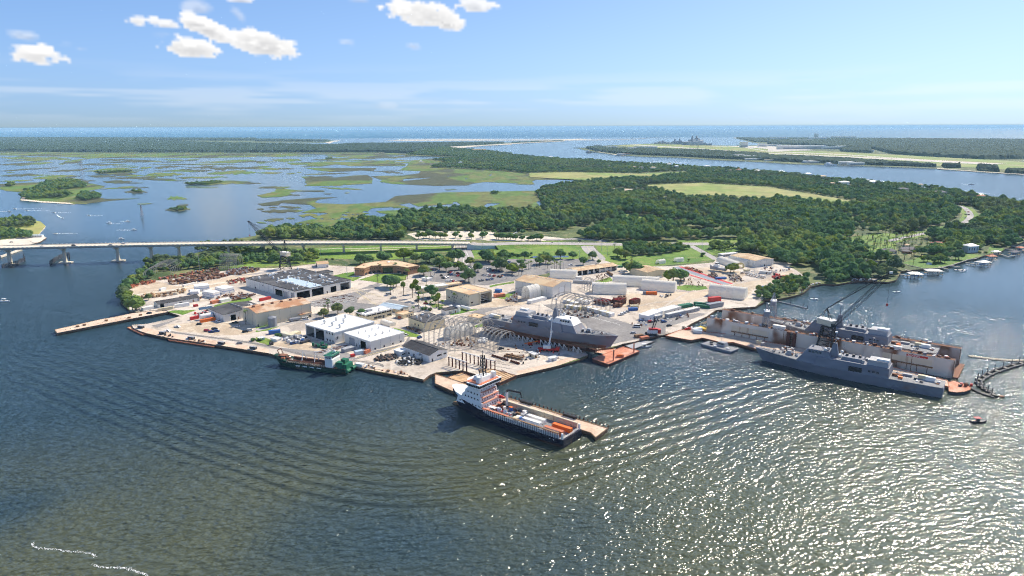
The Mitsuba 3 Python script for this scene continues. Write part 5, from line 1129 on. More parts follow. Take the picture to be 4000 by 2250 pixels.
# on the shipyard's transfer cradle
zc = 8.3
b2 = G('l', 1862, 772, zc + 9.0); s2n = G('l', 0, 470, zc + 6.6)
a2 = heading(s2n[:2], b2[:2]); n2 = np.array([-math.sin(a2), math.cos(a2), 0]); print('yard length', np.linalg.norm(s2n[:2] - b2[:2]))
d2 = np.array([math.cos(a2), math.sin(a2), 0]); o2 = b2 - d2 * 117.5; o2[2] = zc
lcs2 = warship('grey warship standing ashore on a steel cradle above the quay', o2, a2, bottom='rust', scaffold=True)
crd = thing('ship_cradle', 'rust brown and white steel cradle under the grounded warship', 'cradle', None); mk = lambda: MB((o2[0], o2[1], LZ), a2)
part(crd, 'side_beam', mk().bx(2, 96, -9.8, -8.6, 4.6, 5.4).bx(2, 96, 8.6, 9.8, 4.6, 5.4), 'rust')
part(crd, 'keel_beam', mk().bx(2, 100, -2.2, 2.2, 0, 1.6), 'dark_rust')
for i in range(22):
    x = 4 + i * 4.1; wh = i % 7 != 5
    mb = mk(); mb.bx(x - .3, x + .3, -9.6, -8.9, 0, 4.6).tube((x + .2, -9.3, 4.4), (x + 3.2, -9.3, .6), .28, 4)
    part(crd, 'post', mb, 'rail_white' if wh and i > 3 else 'rust'); part(crd, 'post', mk().bx(x - .3, x + .3, 8.9, 9.6, 0, 4.6), 'rust')
for i in range(12): part(crd, 'cross_beam', mk().bx(5 + i * 8, 6 + i * 8, -9, 9, 1.4, 2.4), 'dark_rust')
mbx = mk(); rail(mbx, [(2, -9.8, 5.4), (96, -9.8, 5.4)], step=4); part(crd, 'walkway_railing', mbx, 'rust')
scf = mk()
for x in np.arange(90, 106, 3.2):
    for y in (-6, -2, 2, 6): scf.tube((x, y * (1 - (x - 90) * .02), 0), (x, y * (1 - (x - 90) * .02), 7), .12, 3)
    for z in (2.2, 4.4, 6.6): scf.tube((x, -6, z), (x, 6, z), .1, 3)
part(crd, 'bow_scaffold', scf, 'dark_rust')
part(crd, 'bow_platform', mk().bx(84, 104, -8.6, -6.4, 5.4, 5.7), 'pipe_bronze')

# ---------------------------------------------------------------- supply ship
sN, sF, bO = G('h', 1688, 1325, 0), G('h', 1925, 1235, 0), G('h', 285, 770, 0)
so = (sN + sF) / 2; a3 = heading(so[:2], bO[:2]); LS = float(np.linalg.norm(so[:2] - bO[:2])); print('supply ship', LS, np.linalg.norm(sN - sF))
k = thing('supply_ship', 'dark blue offshore supply ship with white bridge tower and containers on its long deck', 'supply ship'); mk = lambda: MB(so, a3)
sec = [(0, 8.8, 8.4, 4.6, 3), (.06, 9.2, 8.9, 4.4, 4.5), (.3, 9.2, 9.2, 4.2, 5), (.6, 9.2, 9.0, 4.4, 5), (.74, 9.2, 8.2, 7.2, 5), (.84, 8.6, 6.0, 8.6, 5), (.92, 6.6, 3.2, 9.4, 5), (.975, 3.4, 1.2, 10, 4.6), (1.0, .8, .3, 10.2, 4)]
part(k, 'hull', mk().loft(hull_rings(LS * .985, 18, sec, lambda x: .35 * max(0, (x - .8) / .2))), 'supply_hull', 30)
part(k, 'bulbous_bow', mk().ball(LS * 1.0, 0, .2, 1.5, 2, (2.2, .9, 1)), 'pipe_bronze', 30)
part(k, 'main_deck', mk().bx(1, LS * .66, -8.4, 8.4, 4.5, 4.62), 'deck_grey')
# cargo rails: bulwark walls
for sgn in (-1, 1):
    part(k, 'cargo_rail_top', mk().bx(3, LS * .68, sgn * 8.6 - .55, sgn * 8.6 + .55, 7.6, 7.85), 'pipe_bronze' if sgn > 0 else 'tan_wall')
    mb = mk()
    for x in np.arange(3.2, LS * .66, 1.5): mb.bx(x - .12, x + .12, sgn * 8.75 - .2, sgn * 8.75 + .2, 4.5, 7.6)
    part(k, 'cargo_rail_stanchion', mb, 'rail_white' if sgn > 0 else 'tan_wall')
    if sgn < 0: part(k, 'cargo_rail_wall', mk().bx(3, LS * .66, -9.0, -8.85, 4.5, 7.6), 'tan_wall')
    else: part(k, 'cargo_rail_wall', mk().bx(3, LS * .66, 8.4, 8.5, 4.5, 6.6), 'navy_grey')
    mb = mk(); rail(mb, [(3, sgn * 8.9, 7.85), (LS * .66, sgn * 8.9, 7.85)], step=3); part(k, 'railing', mb, 'rail_white')
part(k, 'side_deck', mk().bx(LS * .44, LS * .66, 7.7, 9.2, 7.85, 8.0), 'orange_roof')
X0 = LS * .67
tiers = [(X0, X0 + 21, 9.0, 6.6, 10.2), (X0 + 1.5, X0 + 17.5, 8.3, 10.2, 13.0), (X0 + 2.2, X0 + 15.5, 7.8, 13.0, 15.8), (X0 + 3, X0 + 13.5, 7.2, 15.8, 18.4)]
for i, (x0, x1, y, z0, z1) in enumerate(tiers):
    mb = mk().loft([np.array([(x0, -y, z0), (x1, -y * .86, z0), (x1, y * .86, z0), (x0, y, z0)], float), np.array([(x0, -y + .3, z1), (x1 - 1.2, -y * .84, z1), (x1 - 1.2, y * .84, z1), (x0, y - .3, z1)], float)])
    tk = part(k, 'house_tier', mb, 'white_paint')
    w = mk()
    for sgn in (-1, 1):
        for x in np.arange(x0 + 1.6, x1 - 3, 2.6): w.bx(x, x + .7, sgn * (y * (1 - .14 * (x - x0) / (x1 - x0))) - .12, sgn * (y * (1 - .14 * (x - x0) / (x1 - x0))) + .12, z0 + 1.1, z0 + 1.9)
    for yy in np.arange(-y + 1.2, y - 1, 2.2): w.bx(x0 - .1, x0 + .1, yy, yy + .7, z0 + .9, z0 + 1.8)
    part(tk, 'porthole', w, 'window_glass')
    part(tk, 'aft_gallery', mk().bx(x0 - 2.6 + i * .3, x0 + .4, -y + .8, y - .8, z0 - .1, z0 + .08), 'orange_roof'); mb = mk(); rail(mb, [(x0 - 2.6 + i * .3, -y + .8, z0), (x0 - 2.6 + i * .3, y - .8, z0)], step=1.6); part(tk, 'gallery_railing', mb, 'rail_white')
part(k, 'bow_bulwark', mk().loft([np.array([(X0 + 17, -7.6, 9.2), (LS * .94, -5.6, 9.6), (LS * 1.0, -1.4, 10.2), (LS * 1.0, 1.4, 10.2), (LS * .94, 5.6, 9.6), (X0 + 17, 7.6, 9.2)]), np.array([(X0 + 17, -7.8, 11.2), (LS * .945, -6.0, 11.5), (LS * 1.03, -1.6, 12.2), (LS * 1.03, 1.6, 12.2), (LS * .945, 6.0, 11.5), (X0 + 17, 7.8, 11.2)])]), 'white_paint')
mb = mk().loft([np.array([(X0 + 1, -9.4, 18.4), (X0 + 10, -9.4, 18.4), (X0 + 14, -4, 18.4), (X0 + 14, 4, 18.4), (X0 + 10, 9.4, 18.4), (X0 + 1, 9.4, 18.4)]), np.array([(X0 + .4, -9.8, 21.2), (X0 + 10.5, -9.8, 21.2), (X0 + 14.8, -4.2, 21.2), (X0 + 14.8, 4.2, 21.2), (X0 + 10.5, 9.8, 21.2), (X0 + .4, 9.8, 21.2)])]); bk = part(k, 'bridge', mb, 'white_paint')
w = mk(); edge = [(X0 + .6, -9.75), (X0 + 10.3, -9.75), (X0 + 14.55, -4.2), (X0 + 14.55, 4.2), (X0 + 10.3, 9.75), (X0 + .6, 9.75), (X0 + .6, -9.75)]
for (xa, ya), (xb, yb) in zip(edge[:-1], edge[1:]):
    Lw = math.hypot(xb - xa, yb - ya); n = max(1, int(Lw / 1.5))
    for q in range(n):
        t0, t1 = (q + .1) / n, (q + .9) / n; cx_, cy_ = xa + (xb - xa) * (t0 + t1) / 2, ya + (yb - ya) * (t0 + t1) / 2
        w.box(cx_, cy_, 19.5, Lw * (t1 - t0), .3, 1.3, math.atan2(yb - ya, xb - xa))
part(bk, 'window', w, 'window_glass'); part(bk, 'roof_deck', mk().bx(X0 + 1, X0 + 12, -8.6, 8.6, 21.2, 21.4), 'orange_roof')
part(k, 'wheelhouse_top', mk().loft([np.array([(X0 + 3, -4.4, 21.4), (X0 + 11, -4.4, 21.4), (X0 + 11, 4.4, 21.4), (X0 + 3, 4.4, 21.4)], float), np.array([(X0 + 3.6, -3.6, 24), (X0 + 9.6, -3.6, 24), (X0 + 9.6, 3.6, 24), (X0 + 3.6, 3.6, 24)], float)]), 'white_paint')
for y in (-6.4, 6.4): part(k, 'funnel', mk().box(X0 + 4, y, 21.4, 2.6, 2, 3.6), 'white_paint')
mb = mk()
for x, y in ((X0 + 5, -1.2), (X0 + 8, -1.2), (X0 + 5, 1.2), (X0 + 8, 1.2)): mb.tube((x, y, 24), (X0 + 6.5 + (x - X0 - 6.5) * .5, y * .5, 36), .3, 4)
for z in np.arange(25.5, 36, 2.1):
    s_ = 1 - .5 * (z - 24) / 12; c_ = [(X0 + 6.5 + dx * s_, dy * s_, z) for dx, dy in ((-1.5, -1.2), (1.5, -1.2), (1.5, 1.2), (-1.5, 1.2), (-1.5, -1.2))]; mb.path(c_, .24, 3)
    mb.tube((X0 + 6.5, -2.6 * s_ - .6, z), (X0 + 6.5, 2.6 * s_ + .6, z), .12, 3)
mb.tube((X0 + 6.5, 0, 35), (X0 + 6.5, 0, 39), .15, 4); mt = part(k, 'mast', mb, 'black_steel')
for z, y in ((28, 1.5), (31, -1.6), (34, 0)): part(mt, 'radar_bar', mk().box(X0 + 7.4, y, z, .4, 2.8, .35), 'rail_white')
part(k, 'deck_crane', mk().tube((X0 - 5, -8, 5), (X0 - 5, -8, 13.5), .8, 8), 'rail_white'); part(k, 'crane_arm', mk().tube((X0 - 5, -8, 13.4), (X0 - 5.5, -8, 15.2), .6, 6).tube((X0 - 5.5, -8, 15), (X0 - 15, -8, 15.6), .5, 6).tube((X0 - 15, -8, 15.6), (X0 - 16, -8, 12.6), .35, 6), 'black_steel')
part(k, 'rescue_boat', mk().ball(X0 - 1.5, -6.6, 10.2, 1.5, 1, (2, .8, .7)), 'red_paint', 30)
for y in (-3, 0, 3): part(k, 'winch', mk().box(X0 - 4.5, y, 4.6, 3, 2.2, 2.2), 'dark_rust')
for y in (-8, 8): part(k, 'stern_post', mk().box(1.2, y, 4.6, 1.0, 1.0, 3.2), 'rail_white')
mb = mk(); rail(mb, [(.8, -8, 4.6), (.8, 8, 4.6)], step=2, h=1.3); part(k, 'stern_railing', mb, 'rail_white')
for i, x in enumerate((20, 22.5)): part(k, 'hull_sign', mk().tube((6 + i * 2.4, 8.85, 3.3), (6 + i * 2.4, 9.2, 3.3), .42, 10), 'rail_white')
part(k, 'side_fender', mk().bx(6, LS * .7, 9.1, 9.35, 2.9, 3.3), 'black_steel')

def container(label, o, a, x, y, z, L, col, w=2.44, h=2.6, group=None, cat='container', name='shipping_container', rust=None):
    kk = thing(name, label, cat, group); m1 = MB(o, a)
    m1.bx(x - L / 2 + .12, x + L / 2 - .12, y - w / 2 + .06, y + w / 2 - .06, z + .1, z + h - .06)
    n = max(4, int(L / .9))
    for q in range(n): xx = x - L / 2 + .3 + (L - .6) * (q + .5) / n; m1.bx(xx - .16, xx + .16, y - w / 2, y + w / 2, z + .2, z + h - .2)
    part(kk, 'box', m1, col); fr_ = MB(o, a)
    for sx in (-1, 1):
        for sy in (-1, 1): fr_.box(x + sx * (L / 2 - .09), y + sy * (w / 2 - .07), z, .18, .16, h)
    for sy in (-1, 1): fr_.box(x, y + sy * (w / 2 - .06), z + h - .16, L, .14, .16).box(x, y + sy * (w / 2 - .06), z, L, .14, .18)
    part(kk, 'frame', fr_, col); part(kk, 'door', MB(o, a).bx(x - L / 2 - .02, x - L / 2 + .1, y - w / 2 + .12, y - .03, z + .2, z + h - .2), col); part(kk, 'door', MB(o, a).bx(x - L / 2 - .02, x - L / 2 + .1, y + .03, y + w / 2 - .12, z + .2, z + h - .2), col)
    return kk
def sx_(fr, x, y, z): q = G(fr, x, y, z)[:2] - so[:2]; return q[0] * math.cos(a3) + q[1] * math.sin(a3), -q[0] * math.sin(a3) + q[1] * math.cos(a3)
for lab, col, q in [('white container nearest the side rail on the supply ship deck', 'white_paint', (1270, 1025)), ('white container behind the nearest white one on the supply ship', 'rail_white', (1330, 985)), ('red container near the stern of the supply ship', 'orange_roof', (1560, 1140)), ('orange container beside the red one on the supply ship', 'orange_paint', (1670, 1100))]:
    x, y = sx_('h', *q, 5); kk = container(lab, so, a3, x, y, 4.62, 12.2, col)
    if col != 'red_paint' and col != 'rail_white': pass
x, y = sx_('h', 745, 850, 5); container('small white box container forward on the supply ship deck', so, a3, x, y, 4.62, 6, 'white_paint')
for q, r, lab in (((835, 860), 1.6, 'large white shrouded winch drum on the supply ship deck'), ((915, 890), 1.3, 'smaller white shrouded drum behind the large one on the supply ship'), ((975, 905), 1.0, 'white and red equipment bundle on the supply ship deck')):
    x, y = sx_('h', *q, 5); kk = thing('shrouded_gear', lab, 'deck gear'); part(kk, 'shroud', MB(so, a3).ball(x, y, 4.6 + r * .8, r, 1, (1.3, 1, 1)), 'white_paint', 40); part(kk, 'base', MB(so, a3).box(x, y, 4.62, r * 2.6, r * 1.8, .6), 'red_paint')
for i, q in enumerate(((1100, 950), (1150, 920), (1060, 965))): x, y = sx_('h', *q, 5); kk = thing('pallet_stack', ('white', 'grey', 'cream')[i] + ' pallet stack amid the supply ship deck', 'pallet'); part(kk, 'load', MB(so, a3).box(x, y, 4.75, 3, 2.2, 1.3), ('white_paint', 'grey_steel', 'cream_wall')[i]); part(kk, 'pallet', MB(so, a3).box(x, y, 4.62, 3.2, 2.4, .12), 'timber_deck')

_q = np.random.default_rng(23)
for i in range(24):
    col = ('red_paint', 'rail_white', 'orange_paint', 'dark_grey', 'pipe_bronze', 'blue_paint')[i % 6]; cn = ('red', 'white', 'orange', 'dark', 'brown', 'blue')[i % 6]
    kk = thing('cargo_box', cn + ' cargo box loose on the supply ship deck', 'cargo box', 'loose cargo on the supply ship'); x, y = _q.uniform(30, 54), _q.uniform(-6.5, 6.5); sz = _q.uniform(.8, 2.4, 3)
    part(kk, 'box', MB(so, a3).box(x, y, 4.7, *sz), col); part(kk, 'skid', MB(so, a3).box(x, y, 4.62, sz[0] * .9, sz[1] * .9, .1), 'timber_deck')

# ---------------------------------------------------------------- hopper dredger (bow to the left, stern to the right)
dN, dF, dB = G('j', 1262, 1325, 0), G('j', 1405, 1245, 0), G('j', 345, 1165, 0)
do = (dN + dF) / 2; a4 = heading(do[:2], dB[:2]); LD = float(np.linalg.norm(do[:2] - dB[:2])); print('dredger', LD, np.linalg.norm(dN - dF))
k = thing('dredger', 'rusty green hopper dredger moored at the quay, white bridge aft', 'dredger'); mk = lambda: MB(do, a4); B_ = float(np.linalg.norm(dN - dF)) / 2 * .95
sec = [(0, B_, B_ * .95, 3.4, 2), (.08, B_, B_, 3.4, 3), (.3, B_, B_, 3.3, 3.5), (.75, B_, B_ * .95, 3.8, 3.5), (.9, B_ * .86, B_ * .55, 5.4, 3), (1.0, B_ * .3, .5, 7.2, 2)]
part(k, 'hull', mk().loft(hull_rings(LD, 12, sec, lambda x: .5 * max(0, (x - .85) / .15))), 'dredger_hull', 30)
part(k, 'deck', mk().bx(.6, LD * .9, -B_ + .5, B_ - .5, 3.45, 3.6), 'rust')
part(k, 'hopper_coaming', mk().bx(LD * .3, LD * .82, -B_ * .55, -B_ * .45, 3.5, 5.6).bx(LD * .3, LD * .82, B_ * .45, B_ * .55, 3.5, 5.6).bx(LD * .3, LD * .31, -B_ * .45, B_ * .45, 3.5, 5.6), 'dark_rust')
part(k, 'hopper_floor', mk().bx(LD * .31, LD * .82, -B_ * .45, B_ * .45, 3.62, 3.7), 'black_steel')
for sgn in (-1, 1):
    mb = mk(); rail(mb, [(LD * .28, sgn * (B_ - .4), 3.5), (LD * .84, sgn * (B_ - .4), 3.7)], step=1.6, h=1.4, r=.09); part(k, 'railing', mb, 'tan_wall')
    part(k, 'suction_pipe', mk().tube((LD * .3, sgn * B_ * .75, 4.6), (LD * .84, sgn * B_ * .7, 5.2), .5, 8), 'rust')
hx = LD * .15
hb = part(k, 'bridge_house', mk().bx(hx + 2, hx + 8, -B_ * .85, B_ * .85, 3.4, 9.5), 'white_paint'); part(k, 'wheelhouse', mk().bx(hx + 2.4, hx + 7.6, -B_ * .95, B_ * .95, 9.5, 12), 'white_paint')
mb = mk()
for y in np.arange(-B_ * .85, B_ * .8, 1.6): mb.bx(hx + 7.5, hx + 7.75, y, y + 1.2, 10.3, 11.4).bx(hx + 2.25, hx + 2.5, y, y + 1.2, 10.3, 11.4)
for x in np.arange(hx + 2.8, hx + 6.8, 1.5): mb.bx(x, x + 1.1, B_ * .95 - .1, B_ * .95 + .1, 10.3, 11.4)
part(hb, 'window', mb, 'window_glass'); part(k, 'bridge_roof', mk().bx(hx + 1.6, hx + 8.4, -B_, B_, 12, 12.3), 'green_paint'); mb = mk(); rail(mb, [(hx + 1.8, -B_ + .2, 12.3), (hx + 8.2, -B_ + .2, 12.3), (hx + 8.2, B_ - .2, 12.3), (hx + 1.8, B_ - .2, 12.3), (hx + 1.8, -B_ + .2, 12.3)], step=2); part(k, 'roof_railing', mb, 'rail_white')
part(k, 'mast', mk().tube((hx + 5, 0, 12.3), (hx + 5, 0, 19), .18).tube((hx + 5, -2, 16), (hx + 5, 2, 16), .1), 'rail_white'); part(k, 'radome', mk().ball(hx + 4, -1.6, 13.6, 1, 1), 'white_paint', 30)
for x, y, sx, sy, sz in ((1.5, 0, 2.6, B_ * 1.5, 3.2), (5, B_ * .6, 4, 3, 4.6), (5.4, -B_ * .5, 4.4, 3, 5), (8.6, 0, 2.6, 5, 3.4), (3.4, B_ * .2, 2, 2, 6)): part(k, 'aft_machinery', mk().box(x, y, 3.5, sx, sy, sz), 'green_paint')
for y in (-B_ * .6, B_ * .6): part(k, 'stern_drum', mk().tube((-.6, y - 2, 2.6), (-.6, y + 2, 2.6), 1.3, 10), 'green_paint')
for x in (.46, .64): mb = mk().tube((LD * x, -B_ * .6, 4), (LD * x + .8, 0, 11.5), .35, 5, .2).tube((LD * x, B_ * .6, 4), (LD * x + .8, 0, 11.5), .35, 5, .2); part(k, 'gallows', mb, 'rail_white')
_r = np.random.default_rng(9)
for i in range(9): part(k, 'deck_gear', mk().box(LD * _r.uniform(.8, .93), _r.uniform(-.6, .6) * B_, 3.8, _r.uniform(1, 3), _r.uniform(1, 2.4), _r.uniform(1, 2.6), _r.uniform(0, 3)), ('rust', 'yellow_paint', 'rail_white', 'dark_rust', 'orange_roof')[i % 5])
part(k, 'bow_platform', mk().bx(LD * .9, LD * 1.0, -2.4, 2.4, 7, 7.2), 'rust'); part(k, 'bow_frame', mk().tube((LD * .97, -2, 7), (LD * 1.0, -2, 11), .3).tube((LD * .97, 2, 7), (LD * 1.0, 2, 11), .3).tube((LD * 1.0, -2, 11), (LD * 1.0, 2, 11), .3), 'dark_rust')
for i in range(4): part(k, 'hull_marking', mk().bx(LD * (.34 + .1 * i), LD * (.34 + .1 * i) + 3.4, B_ * .99, B_ * 1.0 + .08, 2.2, 2.9), 'rail_white')

# ---------------------------------------------------------------- landing craft by the finger pier
c0, c1 = G('f', 640, 1415, 0), G('f', 170, 1290, 0)
o5, a5 = c0, heading(c0, c1); k = thing('patrol_craft', 'flat grey naval craft moored by the finger pier, small pilot house and mast', 'patrol craft'); L5 = float(np.linalg.norm(c0 - c1)); mk = lambda: MB(c0, a5)
far_ = G('f', 780, 1335, 0)[:2] - c0[:2]; W5 = abs(-far_[0] * math.sin(a5) + far_[1] * math.cos(a5)); W5 = min(max(W5, 7), 11); sg_ = -1
print('craft', L5, W5)
part(k, 'hull', mk().prism([(0, 0), (L5, 0), (L5, -W5), (0, -W5)][::-1], -1, 1.9, [(-1, .2), (L5 + .8, .2), (L5 + .8, -W5 - .2), (-1, -W5 - .2)][::-1]), 'naval_hull'); part(k, 'deck', mk().bx(-.6, L5 + .4, -W5, 0, 1.9, 2.0), 'deck_grey')
ph = part(k, 'pilot_house', mk().loft([np.array([(L5 * .3, -W5 * .95, 2), (L5 * .62, -W5 * .95, 2), (L5 * .62, -W5 * .45, 2), (L5 * .3, -W5 * .45, 2)]), np.array([(L5 * .34, -W5 * .9, 5), (L5 * .57, -W5 * .9, 5), (L5 * .57, -W5 * .5, 5), (L5 * .34, -W5 * .5, 5)])]), 'grey_steel')
part(ph, 'window', mk().bx(L5 * .36, L5 * .56, -W5 * .49, -W5 * .465, 3.6, 4.4), 'window_glass'); part(k, 'mast', mk().tube((L5 * .5, -W5 * .7, 5), (L5 * .5, -W5 * .7, 10), .16).box(L5 * .5, -W5 * .7, 9.4, 1.2, 1.2, .4), 'grey_steel')
for x, y in ((.15, -.3), (.75, -.35), (.85, -.7), (.55, -.15)): part(k, 'deck_locker', mk().box(L5 * x, W5 * y, 2, 2.2, 1.4, .9), 'dark_grey' if x > .7 else 'rail_white')

# ---------------------------------------------------------------- small boats and their wakes
BOATS = [('s', 75, 1100, 0, 'white', 1, 60), ('s', 165, 1073, -1, 'white', 0, 90), ('s', 285, 1088, -1, 'white', 0, 70), ('s', 558, 1111, -1, 'white', 0, 50), ('s', 630, 1165, 1, 'white', 0, 110), ('s', 910, 1138, -1, 'white', 0, 40), ('s', 1120, 1218, -1, 'white', 1, 30), ('s', 1265, 1200, 1, 'white', 1, 16), ('s', 1325, 1285, 1, 'white', 1, 40), ('s', 578, 1322, -1, 'white', 0, 50), ('s', 1195, 1378, 1, 'white', 1, 0), ('a', 5, 845, 1, 'white', 1, 30),
         ('u', 305, 465, -1, 'white', 0, 60), ('u', 950, 408, 1, 'white', 0, 300), ('u', 1865, 357, 1, 'white', 0, 260), ('u', 1420, 593, -1, 'white', 0, 260), ('u', 1655, 600, -1, 'white', 0, 120), ('v', 955, 768, -1, 'white', 1, 560), ('v', 2020, 825, 1, 'white', 0, 40), ('v', 350, 612, 1, 'grey', 2, 0), ('v', 580, 632, 1, 'white', 2, 0), ('u', 755, 502, 1, 'grey', 2, 0), ('f', 1985, 505, 1, 'white', 0, 0), ('q', 1290, 905, 1, 'white', 0, 0), ('q', 1180, 905, 1, 'white', 0, 0), ('q', 1275, 932, 1, 'white', 0, 0), ('q', 2490, 520, 1, 'white', 1, 0), ('l', 2165, 930, 1, 'grey', 1, 0), ('z', 380, 1240, 1, 'black', 1, 0), ('g', 760, 240, 1, 'white', 0, 0), ('z', 800, 830, 1, 'red', 3, 0)]
WHERE = ['entering at the left edge above the bridge', 'nearest the sandy marsh islet at far left', 'second from the left in the file of boats above the bridge', 'third in the file of boats above the bridge', 'with the long curved wake left of the middle channel', 'alone right of the boat file, short wake', 'with red awning making a broad splash', 'passing with a red flag right of the splash', 'with white cabin turning above the bridge', 'running toward the lower left with a thin wake', 'close behind the raised bridge', 'at the left edge below the bridge',
         'in the river mouth by the fort', 'far out with a long wake before the jetty', 'fast and far beyond the warships by the jetty', 'first of two racing up the far river', 'second of two racing up the far river', 'drawing a long white wake past the river houses', 'by a red marker in the far river', 'dark and big, moored at the far river wharf', 'white and big, moored at the far river wharf', 'dark work barge off the fort point', 'drifting in the cove above the floating dock', 'first of three small boats at the garden jetty', 'second of three small boats at the garden jetty', 'third of three small boats at the garden jetty', 'under the rust coloured boat lift at right', 'moored inside the red barge', 'dark and low, crossing the glitter at right', 'small, before the boat houses', 'red and round, at the end of the floating pipeline']
for (fr, x, y, sgn, col, kind, wake), wh in zip(BOATS, WHERE):
    p = G(fr, x, y, 0); dist = p[1]; L = {0: 7.5, 1: 9, 2: 60, 3: 5}[kind] ; L = L if dist < 1500 or kind == 2 else 14
    q = G(fr, x + sgn * 10, y + (4 if wake and fr == 's' and x in (630,) else 0), 0); ang = heading(p, q) if not (fr in 'uv') else heading(p, G(fr, x + sgn * 10, y + .6, 0))
    if fr == 'v' and x == 955: ang = heading(G(fr, 1900, 880, 0), p)
    if fr == 'u' and x in (1420, 1655): ang = heading(G(fr, x + 300, y + 22, 0), p)
    kk = thing('motor_boat' if kind < 2 else 'work_boat', f'{col} boat ' + wh, 'boat', None); mk = lambda: MB(p, ang); w = L * .16
    mc = {'white': 'white_paint', 'grey': 'haze_blue_ship', 'black': 'black_steel', 'red': 'pipe_bronze'}[col]
    part(kk, 'hull', mk().loft([np.array([(0, -w, -.3), (0, w, -.3), (0, w * 1.1, L * .1), (0, -w * 1.1, L * .1)]), np.array([(L * .6, -w, -.3), (L * .6, w, -.3), (L * .6, w * 1.15, L * .11), (L * .6, -w * 1.15, L * .11)]), np.array([(L * .97, -.05, 0), (L * .97, .05, 0), (L, .1, L * .14), (L, -.1, L * .14)])]), mc)
    if kind in (0, 1): part(kk, 'cockpit', mk().bx(L * .1, L * .45, -w * .7, w * .7, L * .1, L * .105), 'tan_wall'); part(kk, 'console', mk().bx(L * .38, L * .52, -w * .5, w * .5, L * .1, L * .22), 'window_glass')
    if kind == 1: part(kk, 'top', mk().bx(L * .2, L * .58, -w * .8, w * .8, L * .3, L * .32).bx(L * .22, L * .24, -w * .7, -w * .6, L * .1, L * .3).bx(L * .5, L * .52, w * .6, w * .7, L * .1, L * .3), 'white_paint' if col != 'black' else 'red_paint')
    if kind == 2: part(kk, 'deckhouse', mk().bx(L * .1, L * .35, -w * .8, w * .8, L * .1, L * .22), 'white_paint'); part(kk, 'mast', mk().tube((L * .4, 0, L * .1), (L * .4, 0, L * .4), L * .01), 'dark_grey')
    if kind == 3: part(kk, 'rim', mk().bx(L * .1, L * .8, -w * 1.2, w * 1.2, L * .09, L * .14), 'rust')
    if wake:
        wake *= .7 if dist < 2000 else 1
        bend = .0014 * sgn if fr == 's' else 0; mb = MB(); n = 14; c, s = math.cos(ang), math.sin(ang); Lp, Rp = [], []
        for i in range(n + 1):
            t = i / n; d = -t * wake; off = bend * d * d * .6; wd = (w * .5 + .9 * (t ** .5)) * (1 - t) ** .6 * (1 + .3 * math.sin(i * 2.3)) * (2.2 if dist > 2000 else 1)
            for lst, sg2 in ((Lp, 1), (Rp, -1)): lx, ly = d, off + sg2 * wd; lst.append((p[0] + lx * c - ly * s, p[1] + lx * s + ly * c, .12))
        mb.raw(np.array(Lp + Rp), [(i, i + 1, n + 2 + i, n + 1 + i) for i in range(n)]); part(kk, 'wake_foam', mb, 'foam')
# drifting foam lines on the water
def foam_line(s, w, seed):
    P_ = smooth_line(pts(s, 0), 18); r = np.random.default_rng(seed); mb = MB()
    for q in P_:
        for _ in range(3):
            if r.uniform() < .35: continue
            c = q[:2] + r.normal(0, w, 2); a = np.sort(r.uniform(0, 6.28, 7)); R = r.uniform(.15, .8, 7) * w
            mb.raw([[c[0] + R[i] * 1.6 * math.cos(a[i]), c[1] + R[i] * math.sin(a[i]), .08] for i in range(7)], [(0, i, i + 1) for i in range(1, 6)])
    struct('foam_line', mb, 'foam', kind='stuff')
foam_line('w 165,930 200,955 280,962 350,972 440,980 470,1000', .3, 1); foam_line('w 470,1040 540,1052 620,1055 680,1070 740,1090', .32, 2)
# ================================================================ ROAD BRIDGE
pb = np.array([G('a', 90, 478, 0), G('a', 670, 452, 0), G('a', 1195, 437, 0), G('c', 980, 528, LZ), G('c', 1862, 520, LZ)])
c_ = np.polyfit(pb[:, 0], pb[:, 1], 1); by_ = lambda x: np.polyval(c_, x)
zs_ = []
for (fr, x, y, yt) in (('a', 90, 478, 322), ('a', 670, 452, 300), ('a', 1195, 437, 283), ('b', 1920, 555, 447), ('c', 980, 528, 455), ('c', 1862, 520, 440)):
    p = G(fr, x, y, 0 if fr == 'a' else LZ); p[1] = by_(p[0]); zs_.append((p[0], p[2] + float(Hgt(p, fr, x, yt))))
zs_ = np.array(sorted(zs_)); print('bridge underside', zs_.round(1).tolist())
zc_ = np.polyfit(zs_[:, 0], zs_[:, 1], 2); xe = float(pb[-1, 0]); x0b = float(pb[0, 0] - 260)
def deckz(x): return max(5.0, float(np.polyval(zc_, x))) + 2.2
BW = 21.0
ang_b = math.atan(c_[0]); nb = np.array([-math.sin(ang_b), math.cos(ang_b)])
def bpt(x, off, z): return np.array([x - math.sin(ang_b) * off, by_(x) + math.cos(ang_b) * off, z])
k = thing('road_bridge', 'long raised concrete road bridge on hammerhead piers crossing the river', 'bridge')
xs = np.linspace(x0b, xe, 60)
def ribbon(o0, o1, d0, d1, mat, name, root=k, xs=xs):
    rings = [np.array([bpt(x, o0, deckz(x) + d0), bpt(x, o1, deckz(x) + d0), bpt(x, o1, deckz(x) + d1), bpt(x, o0, deckz(x) + d1)]) for x in xs]
    return part(root, name, MB().loft(rings), mat)
ribbon(-BW / 2, BW / 2, -.5, 0, 'pale_concrete', 'deck'); ribbon(-BW / 2 + .6, BW / 2 - .6, .02, .08, 'pale_concrete', 'roadway')
for o in (-8.4, -4.2, 0, 4.2, 8.4): ribbon(o - .35, o + .35, -2.2, -.5, 'grey_steel' if o < -2 else 'pale_concrete', 'girder')
for o in (-BW / 2, BW / 2 - .4): ribbon(o, o + .4, 0, .8, 'pale_concrete', 'parapet')
